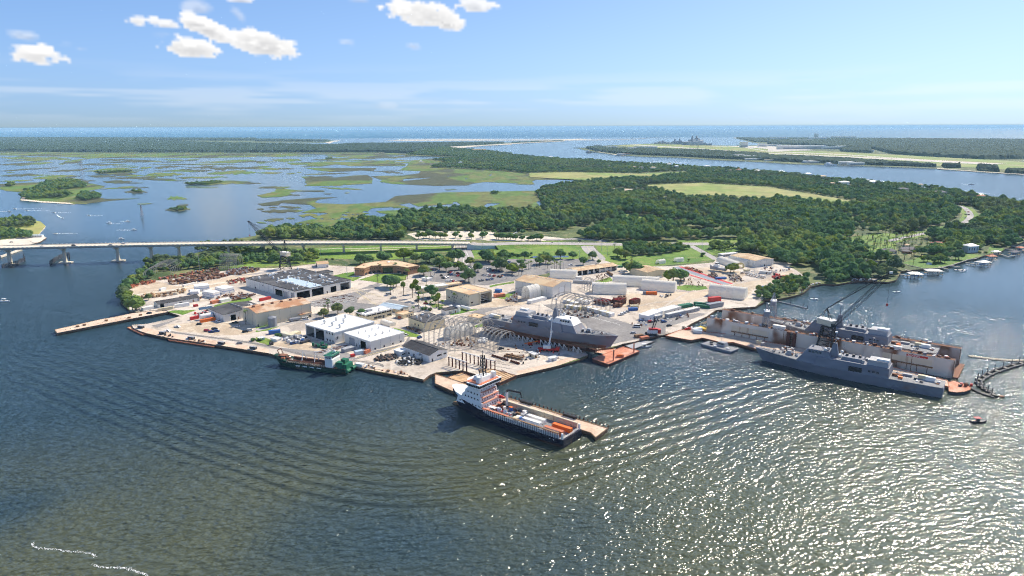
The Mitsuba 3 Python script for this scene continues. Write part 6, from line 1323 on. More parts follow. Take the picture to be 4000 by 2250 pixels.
for o in (-BW / 2 + .1, BW / 2 - .3):
    mb = MB()
    for x in np.arange(x0b, xe, 5.0): mb.prism([tuple(bpt(x + dx, o + dy, 0)[:2]) for dx, dy in ((0, 0), (2.6, 0), (2.6, .2), (0, .2))], deckz(x) + .8, deckz(x) + 1.2)
    part(k, 'parapet_rail', mb, 'pale_wall')
ribbon(-.12, .12, .09, .11, 'yellow_marking', 'centre_line')
piers = [('a', 90, 478), ('a', 670, 452), ('a', 1195, 437), ('a', 1590, 405), ('a', 1980, 350), ('b', 695, 552), ('b', 1310, 548), ('b', 1920, 555), ('b', 2520, 545), ('c', 980, 528), ('c', 1570, 512), ('b', 80, 592)]
for fr, x, y in piers:
    p = G(fr, x, y, LZ if fr != 'a' else 0.); X = p[0]; z1 = deckz(X) - 2.2; zg = 0 if X < G('a', 1400, 437, 0)[0] else LZ - .5; m1 = MB(bpt(X, 0, 0), ang_b)
    pk = part(k, 'pier', m1.loft([np.array([(-1.5, -3.2, zg - 1), (1.5, -3.2, zg - 1), (1.5, 3.2, zg - 1), (-1.5, 3.2, zg - 1)]), np.array([(-1.2, -1.7, z1 - 3), (1.2, -1.7, z1 - 3), (1.2, 1.7, z1 - 3), (-1.2, 1.7, z1 - 3)])]), 'pale_concrete')
    part(pk, 'pier_cap', MB(bpt(X, 0, 0), ang_b).loft([np.array([(-1.4, -2.2, z1 - 3.2), (1.4, -2.2, z1 - 3.2), (1.4, 2.2, z1 - 3.2), (-1.4, 2.2, z1 - 3.2)]), np.array([(-1.5, -9.4, z1 - 1.4), (1.5, -9.4, z1 - 1.4), (1.5, 9.4, z1 - 1.4), (-1.5, 9.4, z1 - 1.4)]), np.array([(-1.5, -9.4, z1), (1.5, -9.4, z1), (1.5, 9.4, z1), (-1.5, 9.4, z1)])]), 'pale_concrete')
    if zg == 0: part(pk, 'footing', MB(bpt(X, 0, 0), ang_b).box(0, 0, -1.5, 15, 9, 2.6), 'pale_concrete')
# abutment and the embankment that carries the road on
e0 = bpt(xe, 0, 0); e1 = G('d', 620, 425, LZ + 3.0); e2 = G('d', 1300, 432, LZ + 1.2); e3 = G('d', 2290, 445, LZ + .6); e4 = G('e', 620, 195, LZ + .4); e5 = G('e', 1180, 190, LZ + .3); e6 = G('e', 1700, 200, LZ + .2)
e1_ = bpt(float(G('c', 2230, 420, 9)[0]), 0, 0); P_ = np.array([[e0[0], e0[1], deckz(xe)], [e1_[0], e1_[1], deckz(xe) - 2.4], e1, e2, e3, e4, e5, e6]); rl = smooth_line(P_, 8)
strip('highway', rl, BW + 1, None, 'road_grey')
for o in (-10.4, 10.4): strip('kerb_line', rl + [0, 0, .06], .9, None, 'pale_concrete', o)
for o in (-4, 4):
    mb = MB()
    for i in range(2, len(rl) - 1, 3):
        d = (rl[i + 1] - rl[i]); d /= np.linalg.norm(d); n = np.array([-d[1], d[0], 0]); a = rl[i] + n * o + [0, 0, .07]; mb.raw([a - n * .25, a + n * .25, a + n * .25 + d * 5, a - n * .25 + d * 5], [[0, 3, 2, 1]])
    struct('lane_dash', mb, 'marking')
tn = np.gradient(rl[:, :2], axis=0); tn /= np.linalg.norm(tn, axis=1)[:, None]; nn = np.column_stack([-tn[:, 1], tn[:, 0]])
for sgn in (-1, 1):
    tops = np.column_stack([rl[:, :2] + nn * sgn * (BW + 1) / 2, rl[:, 2] - .03]); wd = 2.4 * (rl[:, 2] - LZ)[:, None] + 1
    bots = np.column_stack([rl[:, :2] + nn * sgn * ((BW + 1) / 2 + wd), np.full(len(rl), LZ + .02)]); n = len(rl); i0 = 8
    struct('embankment', MB().raw(np.vstack([tops, bots])[:], [(i, i + 1, n + i + 1, n + i) if sgn < 0 else (i + 1, i, n + i, n + i + 1) for i in range(i0, n - 1)]), 'grass')
    mb = MB()
    for i in range(0, i0): mb.raw([tops[i], tops[i + 1], [*tops[i + 1][:2], LZ - .5 + max(0, (i + 1 - 3) / 5) * 0], [*tops[i][:2], LZ - .5]], [[0, 1, 2, 3]])
    struct('retaining_wall', mb, 'pale_blue' if sgn < 0 else 'pale_concrete')
struct('retaining_wall', MB().raw([[*(bpt(xe, -11, 0)[:2]), LZ - .5], [*(bpt(xe, 11, 0)[:2]), LZ - .5], [*(bpt(xe, 11, 0)[:2]), deckz(xe) - .1], [*(bpt(xe, -11, 0)[:2]), deckz(xe) - .1]], [[0, 1, 2, 3]]), 'pale_concrete')
strip('slip_road', smooth_line(pts('d 2000,395 1750,370 1500,355 1200,365 950,360', LZ), 8), 11, LZ + .12, 'road_grey')
# timber fenders round the channel piers
for lab, s in (('dark timber fender wall around the leftmost bridge pier', 'a 25,515 180,475 255,440 240,405'), ('dark timber fender wall around the second bridge pier', 'a 505,480 560,440 630,405 700,385 700,420')):
    P_ = pts(s, 0); k = thing('pier_fender', lab, 'fender')
    for a, b_ in zip(P_[:-1], P_[1:]):
        L = np.linalg.norm(b_ - a); n = max(2, int(L / 3)); mb = MB()
        for q in range(n + 1): p = a + (b_ - a) * q / n; mb.tube(p - [0, 0, 2], p + [0, 0, 5.5], .35, 5)
        part(k, 'piles', mb, 'black_steel'); m2 = MB()
        for z in (1, 2.4, 3.8, 5): m2.tube(a + [0, 0, z], b_ + [0, 0, z], .38, 4)
        part(k, 'wale', m2, 'dark_grey')

# ================================================================ PIERS, DOCKS, PONTOONS
def deck_slab(name, label, cat, s, z, th, mat, side='quay_wall', edge=None, group=None, base=None):
    P_ = pts(s, z)[:, :2]; pg = sg.Polygon(P_).buffer(0); k = thing(name, label, cat, group); part(k, 'deck', MB().sheet(pg, z), mat); mb = MB(); c = np.array(pg.exterior.coords)
    b0 = z - th if base is None else base
    for a, b_ in zip(c[:-1], c[1:]): mb.raw([[*a, b0], [*b_, b0], [*b_, z - .02], [*a, z - .02]], [[0, 1, 2, 3]])
    part(k, 'side', mb, side)
    if edge:
        for a, b_ in zip(c[:-1], c[1:]): part(k, 'edge_timber', MB().tube((*a, z + .12), (*b_, z + .12), .28, 4), edge)
    return k, c
kp, _ = deck_slab('long_pier', 'long narrow concrete pier reaching out into the river at left', 'pier', 'a 548,1128 572,1165 1270,1030 1690,952 1680,938 1500,940 1330,962 1150,1000 1020,1022', LZ + .1, 3.4, 'pier_deck', edge='dark_grey')
for x, y in ((780, 1100), (850, 1085), (1070, 1040), (1300, 1012), (1415, 985)): p = G('a', x, y, LZ + .1); part(kp, 'mooring_block', MB(p).box(0, 0, 0, 2.4, 1.4, 1.2, .4), 'pipe_bronze')
for i in range(16):
    t = i / 15; p = G('a', 575 + 690 * t, 1166 - 134 * t, 0); part(kp, 'pile', MB(p).cyl(0, -.3, -2, 2.3, .4, 6), 'black_steel')
OP = 'h 205,592 2050,1150 2110,1212 2272,1090 720,618 560,560 300,470 0,375 0,500'
ks, _ = deck_slab('supply_pier', 'long timber edged concrete pier behind the dark blue supply ship', 'pier', OP, LZ + .08, 3.2, 'pier_deck', edge='pipe_bronze')
for q in ((880, 680), (960, 700), (1050, 725), (1330, 805), (1420, 838), (1510, 860), (1590, 885), (1680, 915)): p = G('h', *q, LZ + .1); part(ks, 'deck_hatch', MB(p).box(0, 0, 0, 5, 1.2, .25, a3), 'pipe_bronze')
for q in ((1200, 765), (1770, 945)): p = G('h', *q, LZ + .1); part(ks, 'fender_pad', MB(p).box(0, 0, 0, 9, 1.4, 1.6, a3), 'black_steel')
for i in range(30):
    t = i / 29; p = G('h', 730 + 1540 * t, 625 + 470 * t, 0); part(ks, 'pile', MB(p).cyl(.2, .2, -2, 2.2, .35, 6), 'dark_rust')
deck_slab('timber_float', 'low timber platform with rails behind the supply ship mast', 'platform', 'k 905,1355 1075,1440 1130,1420 1380,1420 1110,1290', .9, 1.6, 'timber_deck', 'rust', 'rust')
kf, _ = deck_slab('timber_stage', 'planked orange timber landing stage at the head of the marine railway', 'landing stage', 'k 1390,1350 1640,1432 1872,1330 1560,1245 1330,1225', LZ + .2, 3, 'timber_deck', 'rust', 'rust')
for i in range(7): a, c = G('k', 1420 + 40 * i, 1330 - 16 * i + 10, LZ + .3), G('k', 1640 + 32 * i, 1420 - 14 * i, LZ + .3); part(kf, 'plank_seam', MB().tube(a, c, .16, 4), 'pipe_bronze')
deck_slab('red_barge', 'flat red decked barge moored off the cradle', 'barge', 'l 1500,1092 1725,1172 2165,985 1935,925', 2.3, 3, 'red_deck', 'dark_rust', 'orange_roof')
for q in ((1797, 1115), (2085, 1000)): p = G('l', *q, 2.3); solo('spud_pile', MB(p).cyl(0, 0, -3, 8 if q[0] < 1900 else 7, .5, 8), 'orange_roof', ('left' if q[0] < 1900 else 'right') + ' upright orange spud pile on the red barge', 'pile')
p = G('l', 1885, 1070, 2.3); kk = thing('barge_winch', 'orange winch amid the near edge of the red barge', 'winch'); part(kk, 'drum', MB(p).tube((-2, 0, 1.2), (2, 0, 1.2), 1.0, 10), 'orange_paint'); part(kk, 'frame', MB(p).box(0, 0, 0, 5, 2, .8).box(2.6, 0, 0, .4, 2, 2.2), 'orange_roof')
deck_slab('pale_float', 'small pale work float between the cradle and the red barge', 'float', 'l 1535,1000 1690,1030 1830,955 1640,925', .9, 1.4, 'red_deck', 'dark_grey', 'tan_wall')
deck_slab('grey_float', 'long grey metal float alongside the quay wall beyond the red barge', 'float', 'l 1960,910 2080,960 2372,850 2230,828', .8, 1.3, 'grey_steel', 'dark_grey', 'dark_grey')
deck_slab('work_float', 'narrow orange timber float at the left corner of the quay', 'float', 'i 200,978 455,1098 540,1078 300,962', .9, 1.4, 'timber_deck', 'rust', 'orange_roof'); deck_slab('work_float', 'long orange timber float along the quay road', 'float', 'i 885,1162 890,1190 1640,1302 1690,1272', .9, 1.4, 'timber_deck', 'rust', 'orange_roof')
for i, q in enumerate(((430, 985), (790, 1085), (1270, 1170), (1770, 1255), (2300, 1335))): p = G('i', *q, LZ + .15); kk = thing('quay_fender_box', ('first', 'second', 'third', 'fourth', 'fifth')[i] + ' dark box on the quay edge counted from the left corner', 'box'); part(kk, 'box', MB(p).box(0, 0, 0, 5.5, 2, 1.9, -.35), 'dark_grey'); part(kk, 'lid', MB(p).box(0, 0, 1.9, 5.7, 2.2, .2, -.35), 'grey_steel')
for i, q in enumerate(((1560, 1240), (1720, 1275), (1990, 1310), (2110, 1345))): p = G('j', *q, .6); kk = thing('floating_fender', ('first', 'second', 'third', 'fourth')[i] + ' dark round fender on the quay wall right of the green dredger', 'fender'); part(kk, 'body', MB(p).tube((-2.2, 0, .2), (2.2, 0, .2), 1.5, 10), 'rubber'); part(kk, 'chain', MB(p).tube((-2, .5, 1.5), (-2, 2, 2.4), .12), 'dark_grey')
for i in range(34):
    t = i / 33; p = G('j', 320 + 1854 * t, 1052 + 306 * t, LZ); 
    if i % 3 == 0: solo('bollard', MB(p).cyl(0, 1.2, 0, .9, .3, 7).cyl(0, 1.2, .9, 1.1, .45, 7), 'dark_rust', 'short rusty bollard on the quay edge by the dredger', 'bollard', 'bollards on the long quay')
# finger pier beside the floating dock
PF = 'n 2606,1308 f 0,1192 180,1152 500,1225 800,1290 1090,1340 1500,1345 g -400,800 1300,1130 1345,1165 1340,1235 600,1060 f 2300,1250 1380,1230 700,1075 250,1050 0,1000 n 2660,1285'
PF = 'n 2600,1312 f 0,1192 190,1152 520,1232 700,1225 1080,1335 1500,1395 g 0,870 700,1060 1270,1200 1335,1215 1320,1150 500,950 f 2600,1430 1380,1240 700,1090 250,1055 0,1000 n 2655,1290'
kf, _ = deck_slab('finger_pier', 'long concrete pier with orange edge between the warship and the floating dock', 'pier', PF, LZ + .06, 3, 'pier_deck', 'quay_wall', 'orange_roof')
for i in range(18): t = i / 17; p = G('f', 520 + 980 * t, 1240 + 150 * t, 0); part(kf, 'pile', MB(p).cyl(0, .4, -2, 2, .4, 6), 'dark_rust')
deck_slab('oval_float', 'rusty tan work float with rounded end beyond the stern of the moored warship', 'float', 'z 20,700 30,745 150,762 280,752 370,720 385,680 330,630 200,600 110,565 20,590', 1.6, 2.6, 'red_deck', 'dark_grey', 'rust')
p = G('z', 270, 650, 1.6); kk = thing('float_winch', 'dark winch machinery on the rusty work float', 'winch')
for i in range(5): part(kk, 'machine', MB(p).box(-3 + i * 1.8, (i % 2) * 1.6 - .8, 0, 1.5, 1.5, 1.2 + .5 * (i % 3), i), ('dark_grey', 'red_paint', 'rust')[i % 3])
# floating pipeline
P_ = smooth_line(pts('z 1260,265 1100,300 900,360 700,430 560,500 475,575 520,660 620,730 720,795', .3), 6); k = thing('floating_pipeline', 'dark curved floating dredge pipeline with marker posts', 'pipeline')
part(k, 'pipe', MB().path(P_ + [0, 0, .4], .75, 6), 'black_steel'); part(k, 'pipe', MB().path(P_ + [1.0, -3.0, .4], .75, 6), 'dark_grey')
for q in P_[::4]: part(k, 'marker_post', MB().tube(q, q + [0, 0, 4.5], .25, 4), 'dark_grey'); part(k, 'float_collar', MB().box(q[0] + .5, q[1] - 1.5, -.2, 2.4, 5, 1.4, .5), 'black_steel')
P_ = pts('z 340,165 700,210 1000,235 1240,238', .3); solo('boom_line', MB().path(P_, .7, 5).path(P_ + [0, -2, 0], .5, 5), 'tan_wall', 'straight floating boom running right from the floating dock', 'boom'); P_ = pts('z 400,705 500,750 700,810', .3); solo('boom_line', MB().path(P_, .9, 5).path(P_ + [0, -3, 0], .8, 5), 'black_steel', 'short dark floating boom from the work float to the red buoy', 'boom')
P_ = pts('f 1260,495 1450,545 1650,590 1860,640 1930,660', .5); k = thing('breakwater', 'thin low boom across the cove behind the floating dock', 'boom'); part(k, 'beam', MB().path(P_, .6, 4), 'grey_steel')
for q in P_: part(k, 'pile', MB().tube(q - [0, 0, 2], q + [0, 0, 3], .35, 5), 'dark_grey')

# ================================================================ FLOATING DRY DOCK
w0, w1 = G('f', 250, 1062, 0), G('g', 1372, 1132, 0); hd = float(Hgt(w0, 'f', 250, 812)); ad = heading(w0, w1); Ld = float(np.linalg.norm(w1 - w0))
fw_ = G('g', 1485, 995, 0)[:2] - w0[:2]; Wd = -fw_[0] * math.sin(ad) + fw_[1] * math.cos(ad); print('floating dock', Ld, hd, Wd)
Wd = float(np.clip(Wd, 26, 40)); hd = float(np.clip(hd, 10, 15)); kd = thing('floating_dock', 'rust streaked pale floating dry dock with two long wing walls', 'floating dock'); mk = lambda: MB(w0, ad)
TW = 4.2
part(kd, 'pontoon', mk().bx(-3, Ld + 3, .3, Wd - .3, -2, 1.2), 'rust')
for sgn, y0 in ((0, 0.), (1, Wd - TW)):
    wk = part(kd, 'wing_wall', mk().bx(0, Ld, y0, y0 + TW, 0, hd), 'dock_steel'); part(wk, 'top_deck', mk().bx(.1, Ld - .1, y0 + .1, y0 + TW - .1, hd, hd + .12), 'rust')
    for q in range(14): part(wk, 'side_strake', mk().bx(Ld * (q + .98) / 14 - .2, Ld * (q + .98) / 14 + .2, y0 - .15, y0, .2, hd - .1), 'pipe_bronze' if q in (4, 11, 13) else 'dock_steel')
    [part(wk, 'railing', rail(mk(), [(0, y0 + q, hd + .12), (Ld, y0 + q, hd + .12)], step=3.0, r=.06), 'rust') for q in (.2, TW - .2)]
    for q in range(12):
        x = Ld * (q + .5) / 12; part(wk, 'lamp_post', mk().tube((x, y0 + TW - .3, hd), (x, y0 + TW - .3, hd + 5), .1).box(x, y0 + TW - .3, hd + 5, 1.4, .5, .25), 'rail_white') if q % 2 == sgn else part(wk, 'deck_box', mk().box(x + 2, y0 + TW / 2, hd + .1, 2.4, 1.5, 1.2), ('rust', 'rail_white', 'orange_roof')[q % 3])
for a_, b_ in ((.12, .29), (.75, .93)):
    part(kd, 'side_gallery', mk().bx(Ld * a_, Ld * b_, -.9, 0, hd * .38, hd * .44), 'pipe_bronze'); part(kd, 'recess_panel', mk().bx(Ld * a_, Ld * b_, -.06, .02, hd * .46, hd * .78), 'tan_wall')
    mb = mk()
    for q in range(5): x = Ld * (a_ + (b_ - a_) * (q + .5) / 5); mb.bx(x - .15, x + .15, -.5, 0, hd * .05, hd * .38)
    part(kd, 'gallery_strut', mb, 'dark_rust')
part(kd, 'gangway_tower', mk().bx(Ld * .37, Ld * .385, -1.4, 0, .5, hd).bx(Ld * .395, Ld * .41, -1.4, 0, .5, hd), 'dark_rust')
mb = mk()
for q in range(7): mb.bx(Ld * .385, Ld * .395, -1.4, -.2, hd * q / 7, hd * q / 7 + .25)
part(kd, 'stair', mb, 'black_steel')
sgn_ = part(kd, 'sign_board', mk().bx(Ld * .835, Ld * .91, -.12, -.03, hd * .82, hd * .93), 'red_paint', label='red sign board on the outer wall of the dock')
tm = meshkit.text_mesh('BAE SYSTEMS', 1.0, .05, True); tv = np.asarray(tm.vertices); tw = np.ptp(tv[:, 0]); s_ = min(Ld * .066 / tw, hd * .06)
scene[new(sgn_ + '__lettering')] = mikit.ply(MB(w0, ad).raw(np.column_stack([Ld * .84 + tv[:, 0] * s_, -.13 - tv[:, 2], hd * .85 + tv[:, 1] * s_]), tm.faces).mesh(), 'white_paint') if True else None
part(kd, 'control_house', mk().box(Ld * .33, TW / 2, hd + .1, 9, 3.4, 3), 'pale_wall'); part(kd, 'control_house', mk().box(Ld * .8, TW / 2, hd + .1, 5, 3, 2.6), 'pale_wall'); part(kd, 'deck_tank', mk().cyl(Ld * .26, TW / 2, hd, hd + 2.6, 1.1, 10), 'dark_grey'); part(kd, 'deck_tank', mk().cyl(Ld * .275, TW / 2, hd, hd + 2.6, 1.1, 10), 'dark_grey')
for x in (.1, .17): part(kd, 'access_ramp', mk().tube((-14 + x * 30, 8 + x * 40, 2.4), (2, 8 + x * 40, hd * .8), .8, 4), 'tan_wall')
part(kd, 'end_platform', mk().bx(-9, 0, 2, 9, 1.2, 2.2), 'yellow_paint')
_r = np.random.default_rng(55)
for q in range(70): y_ = .9 + _r.uniform(0, 2.4); part(kd, 'deck_gear', mk().box(Ld * _r.uniform(.02, .98), y_ if q % 3 else Wd - y_, hd + .1, *_r.uniform(.6, 2.6, 2), _r.uniform(.5, 1.8), _r.uniform(0, 3)), ('rust', 'rail_white', 'navy_grey', 'pipe_bronze', 'dark_rust', 'pale_blue')[q % 6])
for q in range(26): part(kd, 'keel_gear', mk().box(Ld * _r.uniform(.02, .98), _r.uniform(6, 10) if q % 2 else Wd - _r.uniform(6, 10), 1.2, *_r.uniform(1, 4, 2), _r.uniform(1, 4)), ('rust', 'grey_steel', 'dark_rust')[q % 3])
o3 = np.array([*(w0[:2] + Ld * .93 * np.array([math.cos(ad), math.sin(ad)]) + (Wd / 2) * np.array([-math.sin(ad), math.cos(ad)])), 5.8])
lcs3 = warship('grey warship standing inside the floating dry dock', o3, ad + math.pi)
def tower_crane(label, base, ang, jib_ang, h_leg, foot, house, apex, jib_tip, mat, house_mat, lattice=True, name='dock_crane', tip_col=None, jw=.15):
    """legs, machinery house, A-frame and luffing lattice jib; tip given in metres out and up"""
    k = thing(name, label, 'crane'); mk = lambda: MB(base, ang)
    f = foot / 2; mb = mk()
    cs = [(-f, -f), (f, -f), (f, f), (-f, f)]; t_ = .62
    for x, y in cs: mb.tube((x, y, 0), (x * t_, y * t_, h_leg), foot * .045, 4)
    nl = max(2, int(h_leg / 5))
    for q in range(nl):
        za, zb_ = h_leg * q / nl, h_leg * (q + 1) / nl; sa, sb = 1 - (1 - t_) * q / nl, 1 - (1 - t_) * (q + 1) / nl
        for i in range(4):
            (xa, ya), (xb, yb) = cs[i], cs[(i + 1) % 4]; mb.tube((xa * sa, ya * sa, za), (xb * sb, yb * sb, zb_), foot * .022, 3)
            if lattice: mb.tube((xb * sa, yb * sa, za), (xa * sb, ya * sb, zb_), foot * .022, 3)
            mb.tube((xa * sb, ya * sb, zb_), (xb * sb, yb * sb, zb_), foot * .03, 3)
    part(k, 'leg_tower', mb, mat); hl, hw, hh = house; mj = lambda: MB((base[0], base[1], base[2] + h_leg), jib_ang)
    part(k, 'turntable', mj().cyl(0, 0, 0, .9, foot * .38, 14), mat); hk = part(k, 'machinery_house', mj().bx(-hl * .65, hl * .35, -hw / 2, hw / 2, .9, .9 + hh), house_mat)
    part(hk, 'house_roof', mj().bx(-hl * .67, hl * .37, -hw / 2 - .2, hw / 2 + .2, .9 + hh, 1.15 + hh), 'rail_white'); part(k, 'cab', mj().bx(hl * .35, hl * .6, -hw / 2, -hw / 2 + 1.8, .9, 3.2), 'window_glass')
    A_ = np.array([-hl * .2, 0, apex]); mb = mj()
    for y in (-hw * .4, hw * .4): mb.tube((hl * .3, y, .9), A_, .32, 4).tube((-hl * .6, y, .9 + hh), A_, .24, 4)
    part(k, 'a_frame', mb, mat); out, upz = jib_tip; P0, P1 = np.array([hl * .4, 0, 1.6]), np.array([out, 0, upz]); d = P1 - P0; L = np.linalg.norm(d); d /= L; nv = np.array([-d[2], 0, d[0]]); mb = mj(); n = max(6, int(L / 3.5)); prev = None
    for q in range(n + 1):
        t = q / n; s_ = (.35 + .65 * math.sin(math.pi * min(max(t, .02), .98)) ** .5) * min(1.3, L * .03); c = P0 + d * L * t; ring = [c + nv * s_ * a + np.array([0, 1, 0]) * s_ * b_ for a, b_ in ((-1, -1), (1, -1), (1, 1), (-1, 1))]
        if prev:
            for i in range(4): mb.tube(prev[i], ring[i], jw, 3); mb.tube(prev[i], ring[(i + 1) % 4], jw / 2, 3)
        prev = ring
    part(k, 'jib', mb, mat); st = mj()
    for y in (-.6, .6): st.tube(A_ + [0, y, 0], P1 + [-d[0] * 1, y, 0], .16, 3)
    mid = A_ * .45 + P1 * .55 + [0, 0, 2.0]; st.tube(A_, mid, .18, 3).tube(mid, P1, .12, 3); part(k, 'stay', st, mat); part(k, 'jib_head', mj().box(P1[0], 0, P1[2] - .6, 1.6, 1.6, 1.4), tip_col or mat)
    hz = max(3, upz * .45); part(k, 'hoist_rope', mj().tube(P1, P1 - [0, 0, hz], .08, 3), mat); part(k, 'hook_block', mj().box(P1[0], 0, P1[2] - hz - 1.4, .8, .8, 1.6), 'red_paint')
    return k
def solve_tip(base, h_leg, fr, x, y, reach):
    """jib bearing and tip height for a jib tip seen at this point, at the given level reach from the turning axis (the farther solution)"""
    d = ray(*px(fr, x, y)); best = None
    for s in np.linspace(150, 1600, 6000):
        p = np.array([0, 0, CAM_H]) + d * s; r = math.hypot(p[0] - base[0], p[1] - base[1])
        if best is None or abs(r - reach) < best[0] - 1e-9: best = (abs(r - reach), p)
    p = best[1]; return math.atan2(p[1] - base[1], p[0] - base[0]), math.hypot(p[0] - base[0], p[1] - base[1]), p[2] - base[2] - h_leg
# two pale cranes on the dock walls
b1 = np.array([*(MB(w0, ad).bx(Ld * .27, Ld * .27 + .1, TW / 2, TW / 2 + .1, hd, hd + .1).mesh().vertices[0][:2]), hd]); ja, jr, jz = solve_tip(b1, 9, 'f', 1220, 880, 30)
tower_crane('near pale crane on the near wall of the floating dock', b1, ad, ja, 9, 5.5, (8, 4, 3.4), 11, (jr, jz), 'door_grey', 'navy_grey', jw=.24)
b2_ = np.array([*(MB(w0, ad).bx(Ld * .24, Ld * .24 + .1, Wd - TW / 2, Wd - TW / 2 + .1, hd, hd + .1).mesh().vertices[0][:2]), hd]); ja, jr, jz = solve_tip(b2_, 10, 'f', 1405, 715, 34)
tower_crane('far pale crane on the far wall of the floating dock', b2_, ad, ja, 10, 6, (8, 4, 3.6), 11, (jr, jz), 'door_grey', 'navy_grey', jw=.24)
# the big black crane on the finger pier
bb = G('f', 2235, 1395, LZ); hl_ = float(Hgt(bb, 'f', 2240, 955)); ja, jr, jz = solve_tip(bb, hl_, 'g', 740, 40, 42)
print('black crane', hl_, jr, jz); tower_crane('tall rusty black revolving crane between the moored warship and the floating dock', bb, ad, ja, hl_, 12, (12, 6, 4), max(12, float(Hgt(bb + [0, 0, 0], 'f', 2250, 670)) - hl_), (jr, jz), 'black_steel', 'beige_wall', name='revolving_crane', tip_col='pale_wall')
# the black portal crane behind the workshop hall
bc = G('b', 915, 850, LZ); hc = float(Hgt(bc, 'b', 915, 645)); ja, jr, jz = solve_tip(bc, hc, 'b', 300, 65, 62); print('portal crane', hc, jr, jz)
tower_crane('black portal crane with long raised jib behind the large workshop hall', bc, .4, ja, hc, 13, (12, 5.5, 4.4), max(10, float(Hgt(bc, 'b', 915, 375)) - hc), (jr, jz), 'black_steel', 'beige_wall', jw=.26, name='portal_crane')
# mobile cranes
def wheel_row(mk, k, xs, ys, r, w=.5):
    for x in xs:
        for y in ys: part(k, 'wheel', mk().tube((x, y - w / 2, r), (x, y + w / 2, r), r, 10), 'tyre')
p = G('l', 880, 985, LZ); k = thing('mobile_crane', 'red mobile crane with pale telescopic boom beside the grounded warship', 'crane'); ac = heading(G('l', 780, 965, LZ), G('l', 980, 975, LZ)); mk = lambda: MB(p, ac)
part(k, 'chassis', mk().bx(-8, 8, -1.5, 1.5, .9, 2.3), 'red_paint'); part(k, 'cab', mk().bx(5.4, 8.2, -1.4, 1.4, 2.3, 3.6), 'red_paint'); wheel_row(mk, k, (-6.5, -4.6, -1, 2.6, 4.5, 6.6), (-1.4, 1.4), .75)
part(k, 'turret', mk().bx(-4, 1.6, -1.4, 1.4, 2.3, 4.6), 'rail_white'); tip = Hgt(p, 'l', 925, 522); tx = G('l', 925, 960, LZ)[:2] - p[:2]; part(k, 'boom', MB().tube(p + [0, 0, 4], np.array([p[0] + tx[0], p[1] + tx[1], LZ + tip * .5 + 2]), .75, 4).tube(np.array([p[0] + tx[0], p[1] + tx[1], LZ + tip * .5 + 2]) * .5 + (p + [0, 0, 4]) * .5, np.array([p[0] + tx[0] * 1.1, p[1] + tx[1] * 1.1, LZ + tip]), .5, 4), 'rail_white')
for x in (-6, 4): part(k, 'outrigger', mk().bx(x - .3, x + .3, -4, 4, 1, 1.5).box(x, -4, 0, 1, 1, 1.2).box(x, 4, 0, 1, 1, 1.2), 'red_paint')
p = G('l', 2330, 755, LZ); k = thing('crawler_crane', 'black crawler crane with red and white house near the quay', 'crane'); ac = heading(G('l', 2220, 745, LZ), G('l', 2440, 750, LZ)); mk = lambda: MB(p, ac)
for y in (-2.6, 2.6): part(k, 'track', mk().bx(-4.5, 4.5, y - .6, y + .6, 0, 1.5), 'black_steel')
part(k, 'house', mk().bx(-3, 5, -1.8, 1.8, 1.7, 4.6), 'rail_white'); part(k, 'counterweight', mk().bx(5, 7.4, -2, 2, 1.7, 5), 'red_paint'); part(k, 'engine_deck', mk().bx(-2, 5, -1.9, 1.9, 4.6, 5.6), 'red_paint')
ht = float(Hgt(p, 'l', 2380, 520)); q = G('l', 2380, 735, LZ); mb = MB()
for dy in (-.8, .8): mb.tube(p + [0, dy, 2], q + [0, dy, ht * .95], .3, 4)
for i in range(8): t = i / 8; mb.tube(p + (q - p) * t + [0, -.8, 2 + ht * .9 * t], p + (q - p) * (t + .12) + [0, .8, 2 + ht * .9 * (t + .12)], .15, 3)
part(k, 'boom', mb, 'black_steel'); part(k, 'mast', MB().tube(p + [2, 0, 5], q + [2.5, 0, ht], .3, 4), 'black_steel')
p = G('l', 620, 905, LZ); k = thing('boom_lift', 'long red folded boom lift beside the cradle', 'lift'); ac = heading(G('l', 560, 905, LZ), G('l', 700, 890, LZ)); mk = lambda: MB(p, ac); part(k, 'base', mk().bx(-1.5, 1.5, -1.2, 1.2, .6, 1.6), 'red_paint'); part(k, 'boom', mk().tube((-4.5, 0, 2), (6, 0, 2.8), .5, 5), 'orange_paint'); part(k, 'basket', mk().bx(6, 8, -1, 1, 2, 3.2), 'red_paint'); wheel_row(mk, k, (-1, 1), (-1.2, 1.2), .6)
p = G('d', 410, 305, LZ); k = thing('boom_truck', 'white boom crane raised behind the highway trees', 'crane'); q = G('d', 510, 300, LZ); hq = float(Hgt(q, 'd', 500, 240)); part(k, 'boom', MB().tube(p + [0, 0, 2], q + [0, 0, hq], .6, 4).tube(p + [9, 0, 1], q + [0, 0, hq], .35, 4), 'white_paint'); part(k, 'base', MB(p).box(4, 0, 0, 10, 2.6, 2), 'white_paint')

